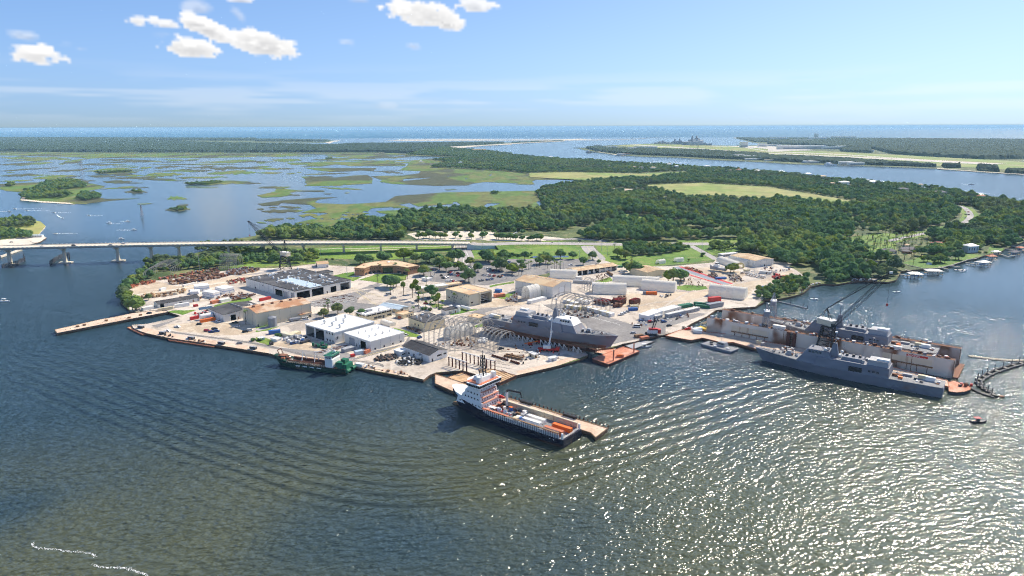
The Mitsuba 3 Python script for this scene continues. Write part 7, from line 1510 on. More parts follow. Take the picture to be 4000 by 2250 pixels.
# ================================================================ VEHICLES
def car_group(name, col, kind):
    b = MB(); g = MB(); w = MB()
    L, W_, h1, h2 = {'car': (4.7, 1.85, .95, 1.5), 'suv': (4.9, 1.95, 1.1, 1.85), 'pickup': (5.7, 2.0, 1.05, 1.85), 'van': (6.0, 2.1, 1.2, 2.5)}[kind]; hw = W_ / 2
    sec = [(-L / 2, .35, h1 * .85), (-L / 2 + .25, .3, h1), (L / 2 - 1.2, .3, h1), (L / 2 - .25, .3, h1 * .88), (L / 2, .38, h1 * .6)]
    b.loft([np.array([(x, -hw, z0), (x, hw, z0), (x, hw * .94, z1), (x, -hw * .94, z1)]) for x, z0, z1 in sec])
    xr0, xr1 = {'car': (-L * .36, L * .2), 'suv': (-L * .46, L * .2), 'pickup': (-L * .06, L * .24), 'van': (-L * .48, L * .34)}[kind]
    g.loft([np.array([(xr0 - .25, -hw * .9, h1 - .02), (xr1 + .55, -hw * .9, h1 - .02), (xr1 + .55, hw * .9, h1 - .02), (xr0 - .25, hw * .9, h1 - .02)]), np.array([(xr0 + .15, -hw * .76, h2 - .06), (xr1 - .1, -hw * .76, h2 - .06), (xr1 - .1, hw * .76, h2 - .06), (xr0 + .15, hw * .76, h2 - .06)])])
    b.bx(xr0 + .1, xr1 - .05, -hw * .78, hw * .78, h2 - .07, h2)
    for x in (-L * .3, L * .31):
        for y in (-hw + .1, hw - .1): w.tube((x, y - .11, .34), (x, y + .11, .34), .34, 8)
    group(name, [('body', b, col, False), ('windows', g, 'window_glass', False), ('wheel', w, 'tyre', False)])
COLS = ['white', 'black', 'grey', 'silver', 'red', 'blue']
for c_n in COLS:
    for kd_ in ('car', 'suv', 'pickup'): car_group(f'{kd_}_{c_n}_kind', f'car_{c_n}', kd_)
car_group('van_white_kind', 'car_white', 'van'); car_group('car_orange_kind', 'orange_paint', 'pickup')
rc = np.random.default_rng(31)
def put_car(p, ang, where, grp_, kind=None, col=None, unique=None):
    col = col or rc.choice(COLS, p=[.3, .2, .16, .16, .1, .08]); kind = kind or rc.choice(['car', 'suv', 'pickup'], p=[.5, .3, .2])
    key = new('parked_' + kind if unique is None else kind); inst(key, f'{kind}_{col}_kind' if col != 'orange' else 'car_orange_kind', p, ang + rc.uniform(-.04, .04))
    tag(key, unique or f'{col} {dict(car="saloon car", suv="tall estate car", pickup="pickup truck", van="van")[kind]} {where}', kind if kind != 'suv' else 'car', grp_)
ROWS = [('c', 1215, 985, 1405, 968, 'in the row by the small car park hut'), ('c', 1490, 915, 1745, 945, 'in the second row from the brick office'), ('c', 1490, 952, 1725, 985, 'in the third row from the brick office'), ('c', 1830, 895, 1950, 880, 'in the short row under the oaks'), ('c', 1360, 1025, 1500, 992, 'in the loose row by the garages'), ('c', 1455, 1052, 1720, 1085, 'in the long row behind the garages'), ('c', 2000, 1060, 2200, 1035, 'in the row beside the verge'), ('c', 2060, 960, 2200, 985, 'in the middle row at right'), ('d', 0, 885, 230, 895, 'in the row beneath the large oak'), ('d', 0, 965, 300, 1000, 'in the right front parking row'), ('c', 1690, 885, 1900, 845, 'in the back row near the access road'), ('d', 330, 740, 500, 785, 'by the upper car park oaks'), ('c', 2100, 850, 2250, 870, 'in the far right parking row'), ('c', 1200, 870, 1350, 890, 'in the shade beside the brick office'), ('c', 1880, 840, 2000, 830, 'at the car park entrance'), ('d', 60, 1040, 130, 1010, 'at the verge corner of the car park')]
for fr, x0, y0, x1, y1, wh in ROWS:
    a, c = G(fr, x0, y0, LZ + .12), G(fr, x1, y1, LZ + .12); L = np.linalg.norm(c - a); n = int(L / 2.9); d = (c - a) / L; ang = math.atan2(d[1], d[0])
    for i in range(n):
        if rc.uniform() < .16: continue
        put_car(a + d * (i + .5) * L / n, ang + math.pi / 2 + (math.pi if rc.uniform() < .5 else 0), wh, 'cars ' + wh)
SING = [('d', 260, 990, 'pickup', 'orange', .4, 'orange pickup truck in the right front part of the car park'), ('d', 1405, 795, 'pickup', 'white', .2, 'white pickup truck alone on the open lot before the long shed'), ('d', 370, 740, 'car', 'silver', .2, 'silver car beneath the upper left car park oak'), ('d', 1675, 740, 'car', 'white', .2, 'white car shaded by the lone oak beside the exit road'), ('i', 1035, 975, 'pickup', 'silver', -.3, 'silver pickup truck alone on the bare yard at left'), ('i', 870, 1045, 'pickup', 'white', -.3, 'white pickup truck on the quay road at the left corner'), ('i', 1400, 930, 'car', 'black', .2, 'small dark car behind the orange container'), ('i', 1720, 880, 'pickup', 'white', -.5, 'white pickup truck at the corner of the repair shop'), ('i', 2000, 905, 'pickup', 'black', .3, 'black pickup truck in front of the repair shop door'), ('i', 2030, 965, 'car', 'white', .2, 'white car left of the tan warehouse lawn'), ('i', 1530, 1040, 'suv', 'red', .1, 'dark red car in the cluster on the bare yard'), ('i', 1655, 1010, 'suv', 'black', .6, 'rearmost dark car in the cluster on the bare yard'), ('i', 1605, 1060, 'car', 'blue', .2, 'nearest dark car in the cluster on the bare yard'), ('i', 1690, 1050, 'suv', 'blue', .5, 'right dark car in the cluster on the bare yard'), ('i', 2170, 1055, 'suv', 'black', .2, 'dark car beside the white one by the tan warehouse lawn'), ('i', 2245, 1035, 'suv', 'white', .2, 'white car nearest the tan warehouse lawn'), ('i', 2070, 1250, 'car', 'grey', .3, 'grey car on the quay road beyond the float'), ('i', 570, 745, 'car', 'black', .3, 'black car at the root of the long pier'),
        ('k', 590, 315, 'car', 'red', .5, 'red car by the lawn in front of the beige hangar'), ('k', 470, 350, 'car', 'silver', .6, 'silver car by the palms near the blue roofed hall'), ('k', 540, 370, 'car', 'white', .6, 'white car right of the silver one near the blue roofed hall'), ('k', 465, 275, 'car', 'black', .4, 'dark car behind the palms near the beige hangar'), ('k', 640, 240, 'suv', 'blue', .3, 'blue car beneath the round tree by the beige hangar'), ('k', 505, 800, 'suv', 'blue', 1, 'blue car beside the lawn of the yellow store'), ('k', 305, 770, 'pickup', 'silver', 1, 'silver pickup at the corner of the lower white roofed hall'), ('k', 1655, 955, 'car', 'black', .4, 'black car inside the lower hoop frame'), ('k', 70, 185, 'van', 'white', .2, 'long white van on the pale paving by the crossroads'), ('k', 150, 235, 'suv', 'silver', .2, 'silver car beyond the long white van'),
        ('j', 1325, 430, 'car', 'red', .6, 'dark red car behind the taller white roofed hall'), ('j', 700, 540, 'van', 'white', .3, 'white van at the end of the tan warehouse'), ('j', 525, 885, 'suv', 'blue', .5, 'dark blue car before the open doors of the taller white hall'),
        ('l', 1905, 475, 'pickup', 'silver', .3, 'nearest silver pickup in the file beside the crates'), ('l', 1945, 450, 'pickup', 'white', .3, 'middle white pickup in the file beside the crates'), ('l', 1985, 435, 'pickup', 'silver', .3, 'farthest silver pickup in the file beside the crates'), ('l', 2135, 645, 'van', 'white', -.3, 'white service truck in front of the crawler crane'), ('l', 2195, 562, 'car', 'blue', .1, 'blue car at the left end of the white office trailer'), ('l', 2080, 730, 'car', 'silver', 0, 'pale car left of the crawler crane'), ('e', 775, 1355, 'car', 'black', .3, 'black car by the quay near the dock entrance'), ('e', 2140, 530, 'pickup', 'white', .2, 'white pickup before the pale hangar at the woods'), ('e', 110, 605, 'van', 'white', .2, 'white truck left of the tan store'), ('e', 700, 1300, 'suv', 'blue', .3, 'dark blue car on the asphalt before the grey trailer'), ('e', 510, 1300, 'suv', 'red', .3, 'dark red car before the white office trailer'), ('e', 600, 1285, 'car', 'grey', .3, 'grey car right of the dark red one before the trailer'),
        ('d', 1098, 432, 'suv', 'black', 0, 'black car on the highway above the green bank'), ('d', 1555, 395, 'suv', 'black', .2, 'black car with white hood on the highway slip road'), ('d', 2140, 430, 'car', 'silver', 0, 'silver car on the highway at the right bend'), ('e', 935, 190, 'car', 'grey', 0, 'grey car on the highway past the oak clump'), ('v', 2015, 1105, 'car', 'red', 1.9, 'red car on the curving shore road'), ('v', 2020, 1132, 'car', 'black', 1.9, 'dark car behind the red one on the shore road'), ('v', 1990, 1130, 'suv', 'white', 1.9, 'white car across from the dark one on the shore road'), ('v', 1985, 1165, 'car', 'white', 1.9, 'nearest white car on the curving shore road'), ('v', 1985, 1095, 'car', 'white', 1.9, 'farthest white car on the curving shore road'), ('v', 1685, 1293, 'suv', 'blue', .6, 'dark car where the shore road leaves the trees'), ('c', 975, 245, 'van', 'white', 0, 'white truck at the left end of the gravel lot'), ('c', 2025, 290, 'car', 'white', .1, 'white car in the right part of the gravel lot'), ('d', 590, 318, 'car', 'white', .1, 'white car on the lot by the highway trees'), ('a', 115, 250, 'car', 'grey', .5, 'dark car on the landing left of the bridge')]
for fr, x, y, kind, col, a_, lab in SING: put_car(G(fr, x, y, LZ + .16) if fr != 'a' else G(fr, x, y, 1.0), a_, '', None, kind, col, lab)
for xp, off, kind, col, lab in ((705, -4, 'car', 'white', 'white car leftmost on the raised bridge'), (972, -4, 'suv', 'black', 'black car on the raised bridge over the second pier'), (1290, -4, 'car', 'grey', 'grey car on the raised bridge left of the yellow one'), (1380, 4, 'car', 'silver', 'pale car on the far lane of the raised bridge')):
    X = float(G('a', xp, 255, deckz(-300))[0]); p = bpt(X, off, deckz(X) + .1); put_car(p, ang_b, '', None, kind, col, lab)

# ================================================================ CONTAINERS, CRATES, SCRAP
def con(fr, x0, y0, x1, y1, lab, col, w=2.44, h=2.6, z=0.0, grp_=None, cat='container', name='shipping_container'):
    a, c = G(fr, x0, y0, LZ), G(fr, x1, y1, LZ); L = float(np.linalg.norm(c - a)); ang = heading(a, c); return container(lab, np.array([a[0], a[1], LZ + .1]), ang, L / 2, w / 2, z, L, col, w, h, grp_, cat, name)
for q in [('i', 1265, 860, 1400, 830, 'red container left of the white covered tank', 'red_paint'), ('i', 1425, 905, 1675, 858, 'orange container in front of the white covered tank', 'orange_paint'), ('i', 470, 700, 650, 665, 'white open topped container with red load by the pier', 'pale_wall', 5), ('i', 725, 712, 970, 672, 'long pale yellow container at the slip wall', 'cream_wall'), ('i', 1000, 655, 1240, 618, 'white semi trailer box before the long shed', 'white_paint', 2.6, 3.2), ('i', 1310, 640, 1385, 628, 'small red box by the puddle', 'red_paint', 2.4, 2), ('i', 1620, 590, 1750, 560, 'rusty white roofed container on the grass behind the repair shop', 'orange_roof', 4), ('i', 1770, 570, 1925, 535, 'white container behind the repair shop', 'pale_wall', 5, 2.8), ('i', 2420, 545, 2600, 505, 'long red container behind the repair shop roof', 'red_paint'), ('i', 1145, 305, 1345, 258, 'long pale concrete box in the scrap yard', 'pale_wall', 2.4, 2.2), ('i', 765, 372, 855, 350, 'white box unit alone in the left yard', 'white_paint', 3, 2.6),
          ('j', 180, 752, 350, 735, 'dark blue skip beside the quay road', 'blue_paint', 3.5, 2.8), ('j', 350, 770, 500, 805, 'tan container in front of the pair before the taller white hall', 'beige_wall', 4), ('j', 500, 800, 640, 745, 'cream container of the pair before the taller white hall', 'cream_wall', 5), ('j', 1255, 1010, 1410, 970, 'grey open topped container before the lower white hall', 'grey_steel', 5), ('j', 1415, 1045, 1550, 1020, 'white and grey container by the lower white hall', 'pale_blue', 4), ('j', 1555, 1030, 1620, 1000, 'orange container against the lower white hall', 'orange_roof', 4), ('j', 1355, 1075, 1405, 1062, 'small bright red box on the quay apron', 'red_paint', 2, 2), ('j', 1395, 1195, 1505, 1215, 'white tank box on the quay right of the dredger', 'white_paint', 3, 2), ('j', 650, 885, 770, 850, 'dark flat skip before the taller white hall', 'dark_grey', 2.6, 1.6), ('j', 205, 905, 250, 895, 'small dark bin by the quay grass', 'dark_grey', 2.4, 2.2), ('j', 2030, 530, 2110, 510, 'red brown box by the yellow store', 'orange_roof', 2.4, 2),
          ('k', 1575, 230, 1720, 215, 'orange roofed grey container beside the beige hangar', 'orange_roof', 5, 3), ('k', 1565, 150, 1645, 160, 'bright blue covered container beside the beige hangar', 'blue_paint', 4, 3), ('d', 740, 1440, 1005, 1370, 'long white crate row beside the short arched tent', 'white_paint', 5, 3), ('d', 1440, 1090, 1760, 1110, 'grey container row behind the hoop frame', 'grey_steel', 4, 3), ('d', 1510, 1050, 1600, 1040, 'pale tank box behind the great hangar', 'pale_wall', 4, 4), ('d', 2000, 925, 2100, 985, 'low rusty screen wall by the open store shed', 'pipe_bronze', 1, 3),
          ('e', 445, 910, 605, 915, 'orange yellow container before the right arched tent', 'orange_paint', 2.6, 3), ('e', 402, 905, 445, 908, 'grey blue box left of the orange yellow container', 'navy_grey', 2.6, 3), ('e', 205, 1140, 335, 1135, 'blue skip beside the rusty steel blocks', 'blue_paint', 3, 2.4), ('e', 232, 1110, 345, 1105, 'cream box behind the blue skip', 'cream_wall', 3, 3), ('e', 940, 1110, 1110, 1080, 'teal container behind the grey trailers', 'green_paint', 5, 2.8), ('e', 1140, 1090, 1345, 1112, 'nearer dark green container by the red topped stack', 'green_paint', 2.6, 2.8), ('e', 1115, 1060, 1340, 1080, 'farther dark green container by the red topped stack', 'green_paint', 2.6, 3), ('e', 1350, 1110, 1545, 1075, 'grey block under red covers near the dock', 'navy_grey', 5, 4), ('e', 1350, 1020, 1510, 1005, 'red topped box above the grey block near the dock', 'red_paint', 4, 4.4), ('e', 1120, 1440, 1245, 1425, 'white container on the finger pier root', 'white_paint', 3, 2.6), ('e', 1445, 695, 1590, 690, 'bright blue tarpaulin box in the sandy yard', 'blue_paint', 4, 2), ('e', 2050, 612, 2220, 622, 'white trailer with red end by the dirt track', 'pale_wall', 3, 3), ('e', 2055, 825, 2180, 822, 'blue skip at the cove trees', 'blue_paint', 3, 2.2), ('e', 1845, 585, 1920, 580, 'cream box by the pale hangar', 'cream_wall', 3, 2.4), ('f', 1080, 1250, 1165, 1262, 'cream box on the finger pier', 'cream_wall', 3, 2.6), ('f', 1185, 1285, 1240, 1280, 'grey box beside the cream one on the finger pier', 'grey_steel', 2.4, 2.2), ('f', 45, 1075, 180, 1085, 'white box with blue sides on the finger pier root', 'pale_blue', 3, 2.6), ('l', 2115, 800, 2225, 785, 'brown box beside the crawler crane tracks', 'pipe_bronze', 3, 2.2), ('l', 2200, 825, 2310, 805, 'rust orange box pair on the quay edge', 'orange_roof', 3, 1.8), ('d', 2195, 835, 2280, 832, 'dark green skip at the end of the open shed', 'green_paint', 3, 2)]:
    con(*q)
# white crate rows beyond the grounded warship
ci = 0
for (x0, y0, x1, y1, n, cols, wh) in ((1105, 285, 1290, 345, 6, ('white_paint', 'rail_white', 'cream_wall'), 'in the back crate row past the grounded warship'), (1270, 268, 1440, 325, 6, ('white_paint', 'pale_wall', 'rail_white'), 'in the crate row below the rusty blocks'), (1110, 365, 1350, 400, 7, ('yellow_marking', 'white_paint', 'tan_wall'), 'in the middle row of crates by the hoop frame'), (1385, 385, 1790, 495, 12, ('rail_white', 'tan_wall', 'white_paint'), 'in the long front row of crates on the apron')):
    a, c = G('l', x0, y0, LZ), G('l', x1, y1, LZ); d = (c - a); L = np.linalg.norm(d); d /= L; an = math.atan2(d[1], d[0])
    for i in range(n):
        p = a + d * L * (i + .5) / n; kk = thing('storage_crate', f'{dict(white_paint="bright white", rail_white="white", cream_wall="cream", pale_wall="greyish white", tan_wall="tan", yellow_marking="yellowish")[cols[i % 3]]} crate {wh}', 'crate', 'crates ' + wh); s_ = L / n * .86
        part(kk, 'box', MB(p, an).box(0, 0, .15, s_, 5.2, 2.7), cols[i % 3]); part(kk, 'lid', MB(p, an).box(0, 0, 2.85, s_ + .1, 5.3, .15), 'white_paint' if i % 3 else 'cream_wall'); part(kk, 'skid', MB(p, an).box(0, 0, 0, s_, 4.6, .15), 'dark_grey')
# big white module blocks with blue bands in the left yard
for lab, q in (('nearest white module block with blue bands in the left yard', (1410, 425, 1640, 490, 1755, 400, 390)), ('right white module block with blue bands in the left yard', (1680, 350, 1820, 425, 1985, 330, 300)), ('rear white module block with blue bands in the left yard', (1240, 355, 1330, 385, 1570, 300, 320)), ('low left white module block with blue bands in the left yard', (1175, 405, 1240, 430, 1390, 400, 395))):
    xA, yA, xB, yB, xC, yC, yt = q; B = G('i', xB, yB, LZ); h = max(3.0, float(Hgt(B, 'i', xB, yB - (90 if 'low' not in lab else 40)))); c = G('i', xC, yC + 60 if 'low' not in lab else yC + 20, LZ)[:2] - B[:2]; a = G('i', xA, yA, LZ)[:2] - B[:2]; an = math.atan2(c[1], c[0]); lc, la = min(np.linalg.norm(c), 16), min(np.linalg.norm(a), 16); kk = thing('module_block', lab, 'module'); mk = lambda: MB(B, an)
    for i in range(4):
        for j in range(2): part(kk, 'module', mk().bx(lc * j / 2 + .06, lc * (j + 1) / 2 - .06, la * i / 4 + .06, la * (i + 1) / 4 - .06, .3, h), 'white_paint')
    part(kk, 'band', mk().bx(-.08, lc + .08, -.08, la + .08, h * .48, h * .54), 'blue_paint')
    mb = mk()
    for x in (0, lc / 2, lc): mb.bx(x - .14, x + .14, -.12, -.02, 0, h * .5)
    part(kk, 'post', mb, 'blue_paint')
def pile(label, s, n, lo, hi, seed, mats=('scrap',), z=LZ, flat=1.0, name='scrap_pile', cat=None, long=1.0):
    pg = poly(s, z); r = np.random.default_rng(seed); x0, y0, x1, y1 = pg.bounds; mbs = [MB() for _ in mats]; c = 0
    while c < n:
        x, y = r.uniform(x0, x1), r.uniform(y0, y1)
        if not shapely.contains_xy(pg, x, y): c += .2; continue
        s_ = r.uniform(lo, hi, 3); mbs[r.integers(len(mats))].box(x, y, z + r.uniform(0, .6) * flat, s_[0] * r.uniform(1, long), s_[1], s_[2] * flat, r.uniform(0, 3.14) if long < 3 else .35 + r.normal(0, .06)); c += 1
    k = new(name); labels[k] = {'label': label, 'kind': 'stuff'}
    for m_n, mb in zip(mats, mbs): part(k, 'pieces', mb, m_n)
pile('heap of brown steel offcuts and pipes in the scrap yard', 'i 850,225 1200,150 1700,50 1750,90 1900,140 1500,200 1200,250 960,270', 240, .6, 3.2, 1, ('scrap', 'rust', 'pipe_bronze', 'dark_rust'), long=2.5)
pile('heap of grey and brown scrap at the back of the scrap yard', 'i 1850,40 2200,-10 2420,20 2300,60 2100,100 1900,110', 260, .8, 2.6, 2, ('scrap', 'dark_grey', 'grey_steel', 'rust')); pile('rusty debris along the yard fence', 'i 700,165 980,120 1300,60 1700,-10 1760,10 1400,90 1000,160 760,190', 160, .6, 2.4, 3, ('rust', 'orange_roof', 'scrap'))
pile('orange debris at the river corner of the yard', 'i 250,270 440,230 600,210 700,220 560,260 400,280 270,340', 110, .6, 2, 4, ('orange_roof', 'rust')); pile('timber and pallets behind the long shed', 'i 250,480 600,430 800,420 1160,350 1180,400 800,470 600,490 280,510', 150, .6, 2.4, 5, ('timber_deck', 'pipe_bronze', 'tan_wall'), long=2)
pile('steel beams and machinery beside the large workshop', 'b 20,1330 350,1270 420,1280 300,1340 60,1390', 90, .5, 1.6, 6, ('dark_rust', 'grey_steel', 'rust'), long=4); pile('red and brown scrap before the large workshop', 'b -60,1060 250,1010 255,1090 60,1110 -40,1110', 80, .6, 2, 7, ('red_paint', 'rust', 'scrap'))
pile('long steel sections laid out on the apron', 'b 1330,1420 1500,1350 1990,1280 2200,1360 2060,1410 1640,1460 1400,1490', 90, .25, .7, 8, ('rust', 'pale_wall', 'dark_rust', 'rail_white'), long=14, flat=.8); pile('used tyres heaped left of the quay shop', 'j 1660,1110 1720,1070 1960,1030 2010,1090 1900,1120 1740,1140', 150, .6, 1.5, 9, ('rubber', 'dark_grey', 'scrap'))
pile('tyres and fenders heaped before the quay shop', 'k 170,1140 330,1080 440,1110 560,1130 500,1180 330,1195 200,1180', 170, .6, 1.5, 10, ('rubber', 'dark_grey', 'rail_white')); pile('pipes and rods between the two white halls and the quay', 'j 860,1010 1060,930 1240,900 1270,920 1100,990 940,1010', 60, .25, .6, 11, ('rail_white', 'rust', 'grey_steel'), long=14)
pile('machinery before the open doors of the taller white hall', 'j 350,830 560,780 700,800 790,840 500,900', 60, .6, 2.4, 12, ('dark_grey', 'rail_white', 'blue_paint', 'grey_steel'), long=2); pile('green machinery before the lower white hall', 'j 790,920 900,890 1010,920 990,950 830,945', 24, .8, 2.4, 13, ('green_paint', 'dark_grey'))
pile('rusty steel blocks piled beyond the crates', 'e 0,1010 60,965 140,975 145,1060 60,1100 0,1100', 40, 1.5, 4, 14, ('dark_rust', 'rust')); pile('stores left of the short arched tent', 'l 270,250 430,180 440,300 300,290', 70, .6, 2, 15, ('scrap', 'grey_steel', 'rust')); pile('timber stock rows on the sandy yard', 'e 985,530 1040,520 1260,590 1240,612 1060,560', 120, .4, 1.3, 16, ('dark_rust', 'orange_roof', 'rust'), long=2)
pile('keel blocks and stands before the blue tarpaulin', 'e 1310,640 1400,600 1470,640 1440,680 1340,660', 80, .4, 1.6, 17, ('scrap', 'dark_grey')); pile('grey moulds and frames on the sandy yard', 'e 1600,620 1760,640 1830,720 1700,740 1640,720', 90, .4, 2, 18, ('dark_grey', 'grey_steel', 'scrap')); pile('lumber rows by the cove track', 'e 1740,600 1850,590 2170,660 2080,690 1900,650', 120, .3, 1.1, 19, ('scrap', 'grey_steel', 'rail_white'), long=4)
pile('dark red steel sections by the cove trees', 'e 2225,660 2300,640 2536,680 2536,720 2300,715', 60, .8, 3, 20, ('dark_rust', 'red_paint', 'black_steel'), long=2); pile('stands before the right arched tent', 'e 870,770 980,690 1180,700 1330,780 1180,830 1000,830', 46, .3, .9, 21, ('dark_rust', 'pipe_bronze'), flat=2.4); pile('stands on the grass by the arched tents', 'd 1800,1010 1900,960 2050,1000 2090,1060 1930,1070', 40, .3, .9, 22, ('dark_rust', 'pipe_bronze'), flat=2.4)
pile('white wheel sets before the right arched tent', 'e 630,935 800,915 810,945 640,960', 16, .8, 1.6, 23, ('rail_white', 'dark_grey')); pile('stacked deck gear at the dock entrance', 'e 960,1380 1110,1370 1100,1420 980,1410', 12, .8, 1.8, 24, ('dark_grey', 'rail_white', 'red_paint')); pile('gear on the finger pier by the crane', 'f 1500,1330 1720,1330 1700,1390 1540,1370', 40, .6, 2, 25, ('rust', 'grey_steel', 'dark_grey', 'rail_white'))
pile('gear beneath the grounded warship', 'l 400,800 560,830 900,960 860,900 500,790', 40, .6, 1.6, 26, ('dark_grey', 'rail_white')); pile('debris by the yellow store', 'k 330,650 480,690 560,730 500,740 300,660', 70, .5, 1.6, 27, ('dark_grey', 'scrap')); pile('rocks along the cove shore', 'p 1690,1135 1900,1115 2190,1135 2190,1115 1900,1095 1690,1110', 90, .8, 2, 28, ('pale_wall', 'scrap')); pile('rocks on the point below the cove trees', 'f 1750,440 1880,390 1990,295 2180,250 2180,235 1950,275 1850,375', 80, .7, 1.8, 29, ('pale_wall', 'scrap')); pile('stores on the apron between the hoop frames', 'k 1330,850 1400,820 1480,840 1490,870 1350,880', 30, .8, 2.2, 30, ('rail_white', 'white_paint'))
for i, (lab, q, n, lo, hi, ms) in enumerate((('gear stacked along the quay road', 'i 700,1080 1100,1150 1650,1230 1680,1260 1000,1155 680,1095', 60, .5, 1.8, ('rail_white', 'rust', 'dark_grey')), ('gear along the quay right of the dredger', 'j 1420,1190 1700,1250 2170,1340 2174,1320 1700,1225 1430,1170', 50, .5, 1.8, ('rail_white', 'rust', 'pipe_bronze')), ('stores around the pale module blocks', 'i 1000,470 1500,500 2100,400 2150,430 1600,520 1100,500', 60, .5, 2, ('pipe_bronze', 'rust', 'grey_steel')), ('stores beside the repair shop', 'i 1300,760 1540,700 1550,760 1400,800', 40, .5, 1.8, ('red_paint', 'rail_white', 'dark_grey')), ('clutter on the apron beneath the hoop frames', 'k 600,900 1300,930 1250,800 900,860', 60, .4, 1.6, ('rust', 'rail_white', 'pipe_bronze')), ('debris on the crane apron', 'l 100,960 500,900 1300,1010 1100,1150 500,1180', 40, .4, 1.3, ('rust', 'dark_grey', 'rail_white')), ('stores beside the crate rows', 'l 900,420 1350,520 1700,500 1450,420 1100,400', 60, .5, 1.8, ('rail_white', 'tan_wall', 'dark_grey', 'rust')), ('stores along the dock road', 'e 250,1330 700,1260 1150,1180 1150,1220 700,1310 300,1370', 50, .5, 1.7, ('dark_grey', 'blue_paint', 'rust', 'rail_white')), ('stores before the pale hangar', 'e 1900,580 2200,520 2500,560 2200,640', 40, .5, 2, ('rail_white', 'dark_rust', 'grey_steel')))): pile(lab, q, n, lo, hi, 60 + i, ms)
# steel blocks
for lab, q in (('left rusty red steel hull block beyond the crates', (1570, 300, 1700, 350, 1790, 320, 60)), ('middle rusty red steel hull block beyond the crates', (1790, 320, 1880, 345, 1955, 320, 75)), ('right rusty red steel hull block beyond the crates', (2010, 335, 2090, 350, 2180, 320, 80))):
    B = G('l', q[2], q[3], LZ); h = float(Hgt(B, 'l', q[2], q[3] - q[6])); c = G('l', q[4], q[5], LZ)[:2] - B[:2]; a = G('l', q[0], q[1], LZ)[:2] - B[:2]; an = math.atan2(c[1], c[0]); lc = np.linalg.norm(c); la = np.linalg.norm(a); kk = thing('hull_block', lab, 'steel block'); mk = lambda: MB(B, an)
    part(kk, 'plating', mk().bx(0, lc, 0, .3, 1.5, h).bx(0, .3, 0, la, 1.5, h).bx(0, lc, la - .3, la, 1.5, h).bx(lc - .3, lc, 0, la, 1.5, h).bx(0, lc, 0, la, 1.5, 1.8), 'dark_rust')
    for i in range(5): part(kk, 'frame', mk().bx(lc * (i + .5) / 5 - .2, lc * (i + .5) / 5 + .2, .3, la - .3, h - 1.2, h + .4), 'dark_rust' if i % 2 else 'red_paint')
    for x in (.1, .9):
        for y in (.1, .9): part(kk, 'stand', mk().box(lc * x, la * y, 0, .8, .8, 1.5), 'rust')
# marine railway posts by the supply ship
for s, n, lab in (('k 1110,1120 1570,1255', 9, 'tall brown post of the right row before the quay shop stage'), ('k 920,1190 1170,1270', 6, 'tall brown post of the left row before the quay shop stage')):
    a, c = pts(s, LZ)
    for i in range(n): p = a + (c - a) * i / (n - 1); solo('stage_post', MB(p).box(0, 0, 0, .8, .8, 6).box(0, 0, 6, 1.1, 1.1, .4), 'dark_rust', lab, 'post', lab.replace('tall brown post of', 'posts of'))
    solo('cross_beam', MB().tube(a + [0, 0, 6.7], c + [0, 0, 6.7], .4, 4), 'rail_white', 'pale beam along the tops of the ' + ('right' if n == 9 else 'left') + ' row of brown posts', 'beam')
for i, (x0, y0, x1, y1) in enumerate(((75, 1055, 310, 1125), (340, 1135, 470, 1175))):
    a, c = G('l', x0, y0, LZ), G('l', x1, y1, LZ); n = int(np.linalg.norm(c - a) / 2.2)
    for q in range(n): p = a + (c - a) * (q + .5) / n; solo('cradle_block', MB(p, .5).box(0, 0, 0, 1.4, 1.7, 1.3).box(0, 0, 1.3, .8, 1.2, .3), 'dark_rust', ('left' if i == 0 else 'right') + ' file of rusty blocks lying on the apron by the cream hut', 'block', ('left' if i == 0 else 'right') + ' file of rusty cradle blocks')
a, c = G('l', 285, 1070, LZ), G('l', 460, 1110, LZ)
for q in range(8): p = a + (c - a) * (q % 4) / 3 + [(q // 4) * 1.2, (q // 4) * 3.2, 0]; solo('beam_stack', MB(p, -.3).box(0, 0, 0, 4, .9, .9).box(0, 1.1, 0, 4, .9, .9).box(0, .5, .9, 4, .9, .6), 'pipe_bronze', 'brown and white beams stacked left of the cream hut', 'beams', 'stacked beams by the cream hut')
for x in (535, 600): p = G('l', x, 1105, LZ); solo('work_trestle', MB(p, .3).box(0, 0, 1, 4, .5, .3).box(-1.6, 0, 0, .3, 1.4, 1).box(1.6, 0, 0, .3, 1.4, 1), 'grey_steel', ('left' if x < 560 else 'right') + ' grey trestle before the cream hut', 'trestle')
# the tug ashore in the sandy yard
p0, p1 = G('e', 1350, 560, LZ), G('e', 1580, 590, LZ); at = heading(p1, p0); k = thing('laid_up_vessel', 'grey white workboat standing ashore beside the left arched hall', 'boat'); mk = lambda: MB(p1, at); Lt = float(np.linalg.norm(p1 - p0)); print('tug', Lt)
part(k, 'hull', mk().loft([np.array([(x * Lt, 0, 1), (x * Lt, -w, 2.4), (x * Lt, -w, z), (x * Lt, w, z), (x * Lt, w, 2.4)]) for x, w, z in ((0, 3.4, 4.6), (.4, 3.8, 4.6), (.75, 3.2, 5.4), (1.0, .3, 6.6))]), 'grey_steel'); part(k, 'deckhouse', mk().bx(Lt * .45, Lt * .75, -2.4, 2.4, 4.6, 7.6), 'white_paint'); part(k, 'wheelhouse', mk().bx(Lt * .5, Lt * .68, -1.8, 1.8, 7.6, 10), 'white_paint'); part(k, 'window', mk().bx(Lt * .49, Lt * .69, -1.9, 1.9, 8.4, 9.3), 'window_glass'); part(k, 'mast', mk().tube((Lt * .55, 0, 10), (Lt * .55, 0, 14), .2), 'rail_white'); part(k, 'stern_frame', mk().tube((1, -2.6, 4.6), (-1.5, -2, 10), .35).tube((1, 2.6, 4.6), (-1.5, 2, 10), .35).tube((-1.5, -2, 10), (-1.5, 2, 10), .35), 'white_paint')
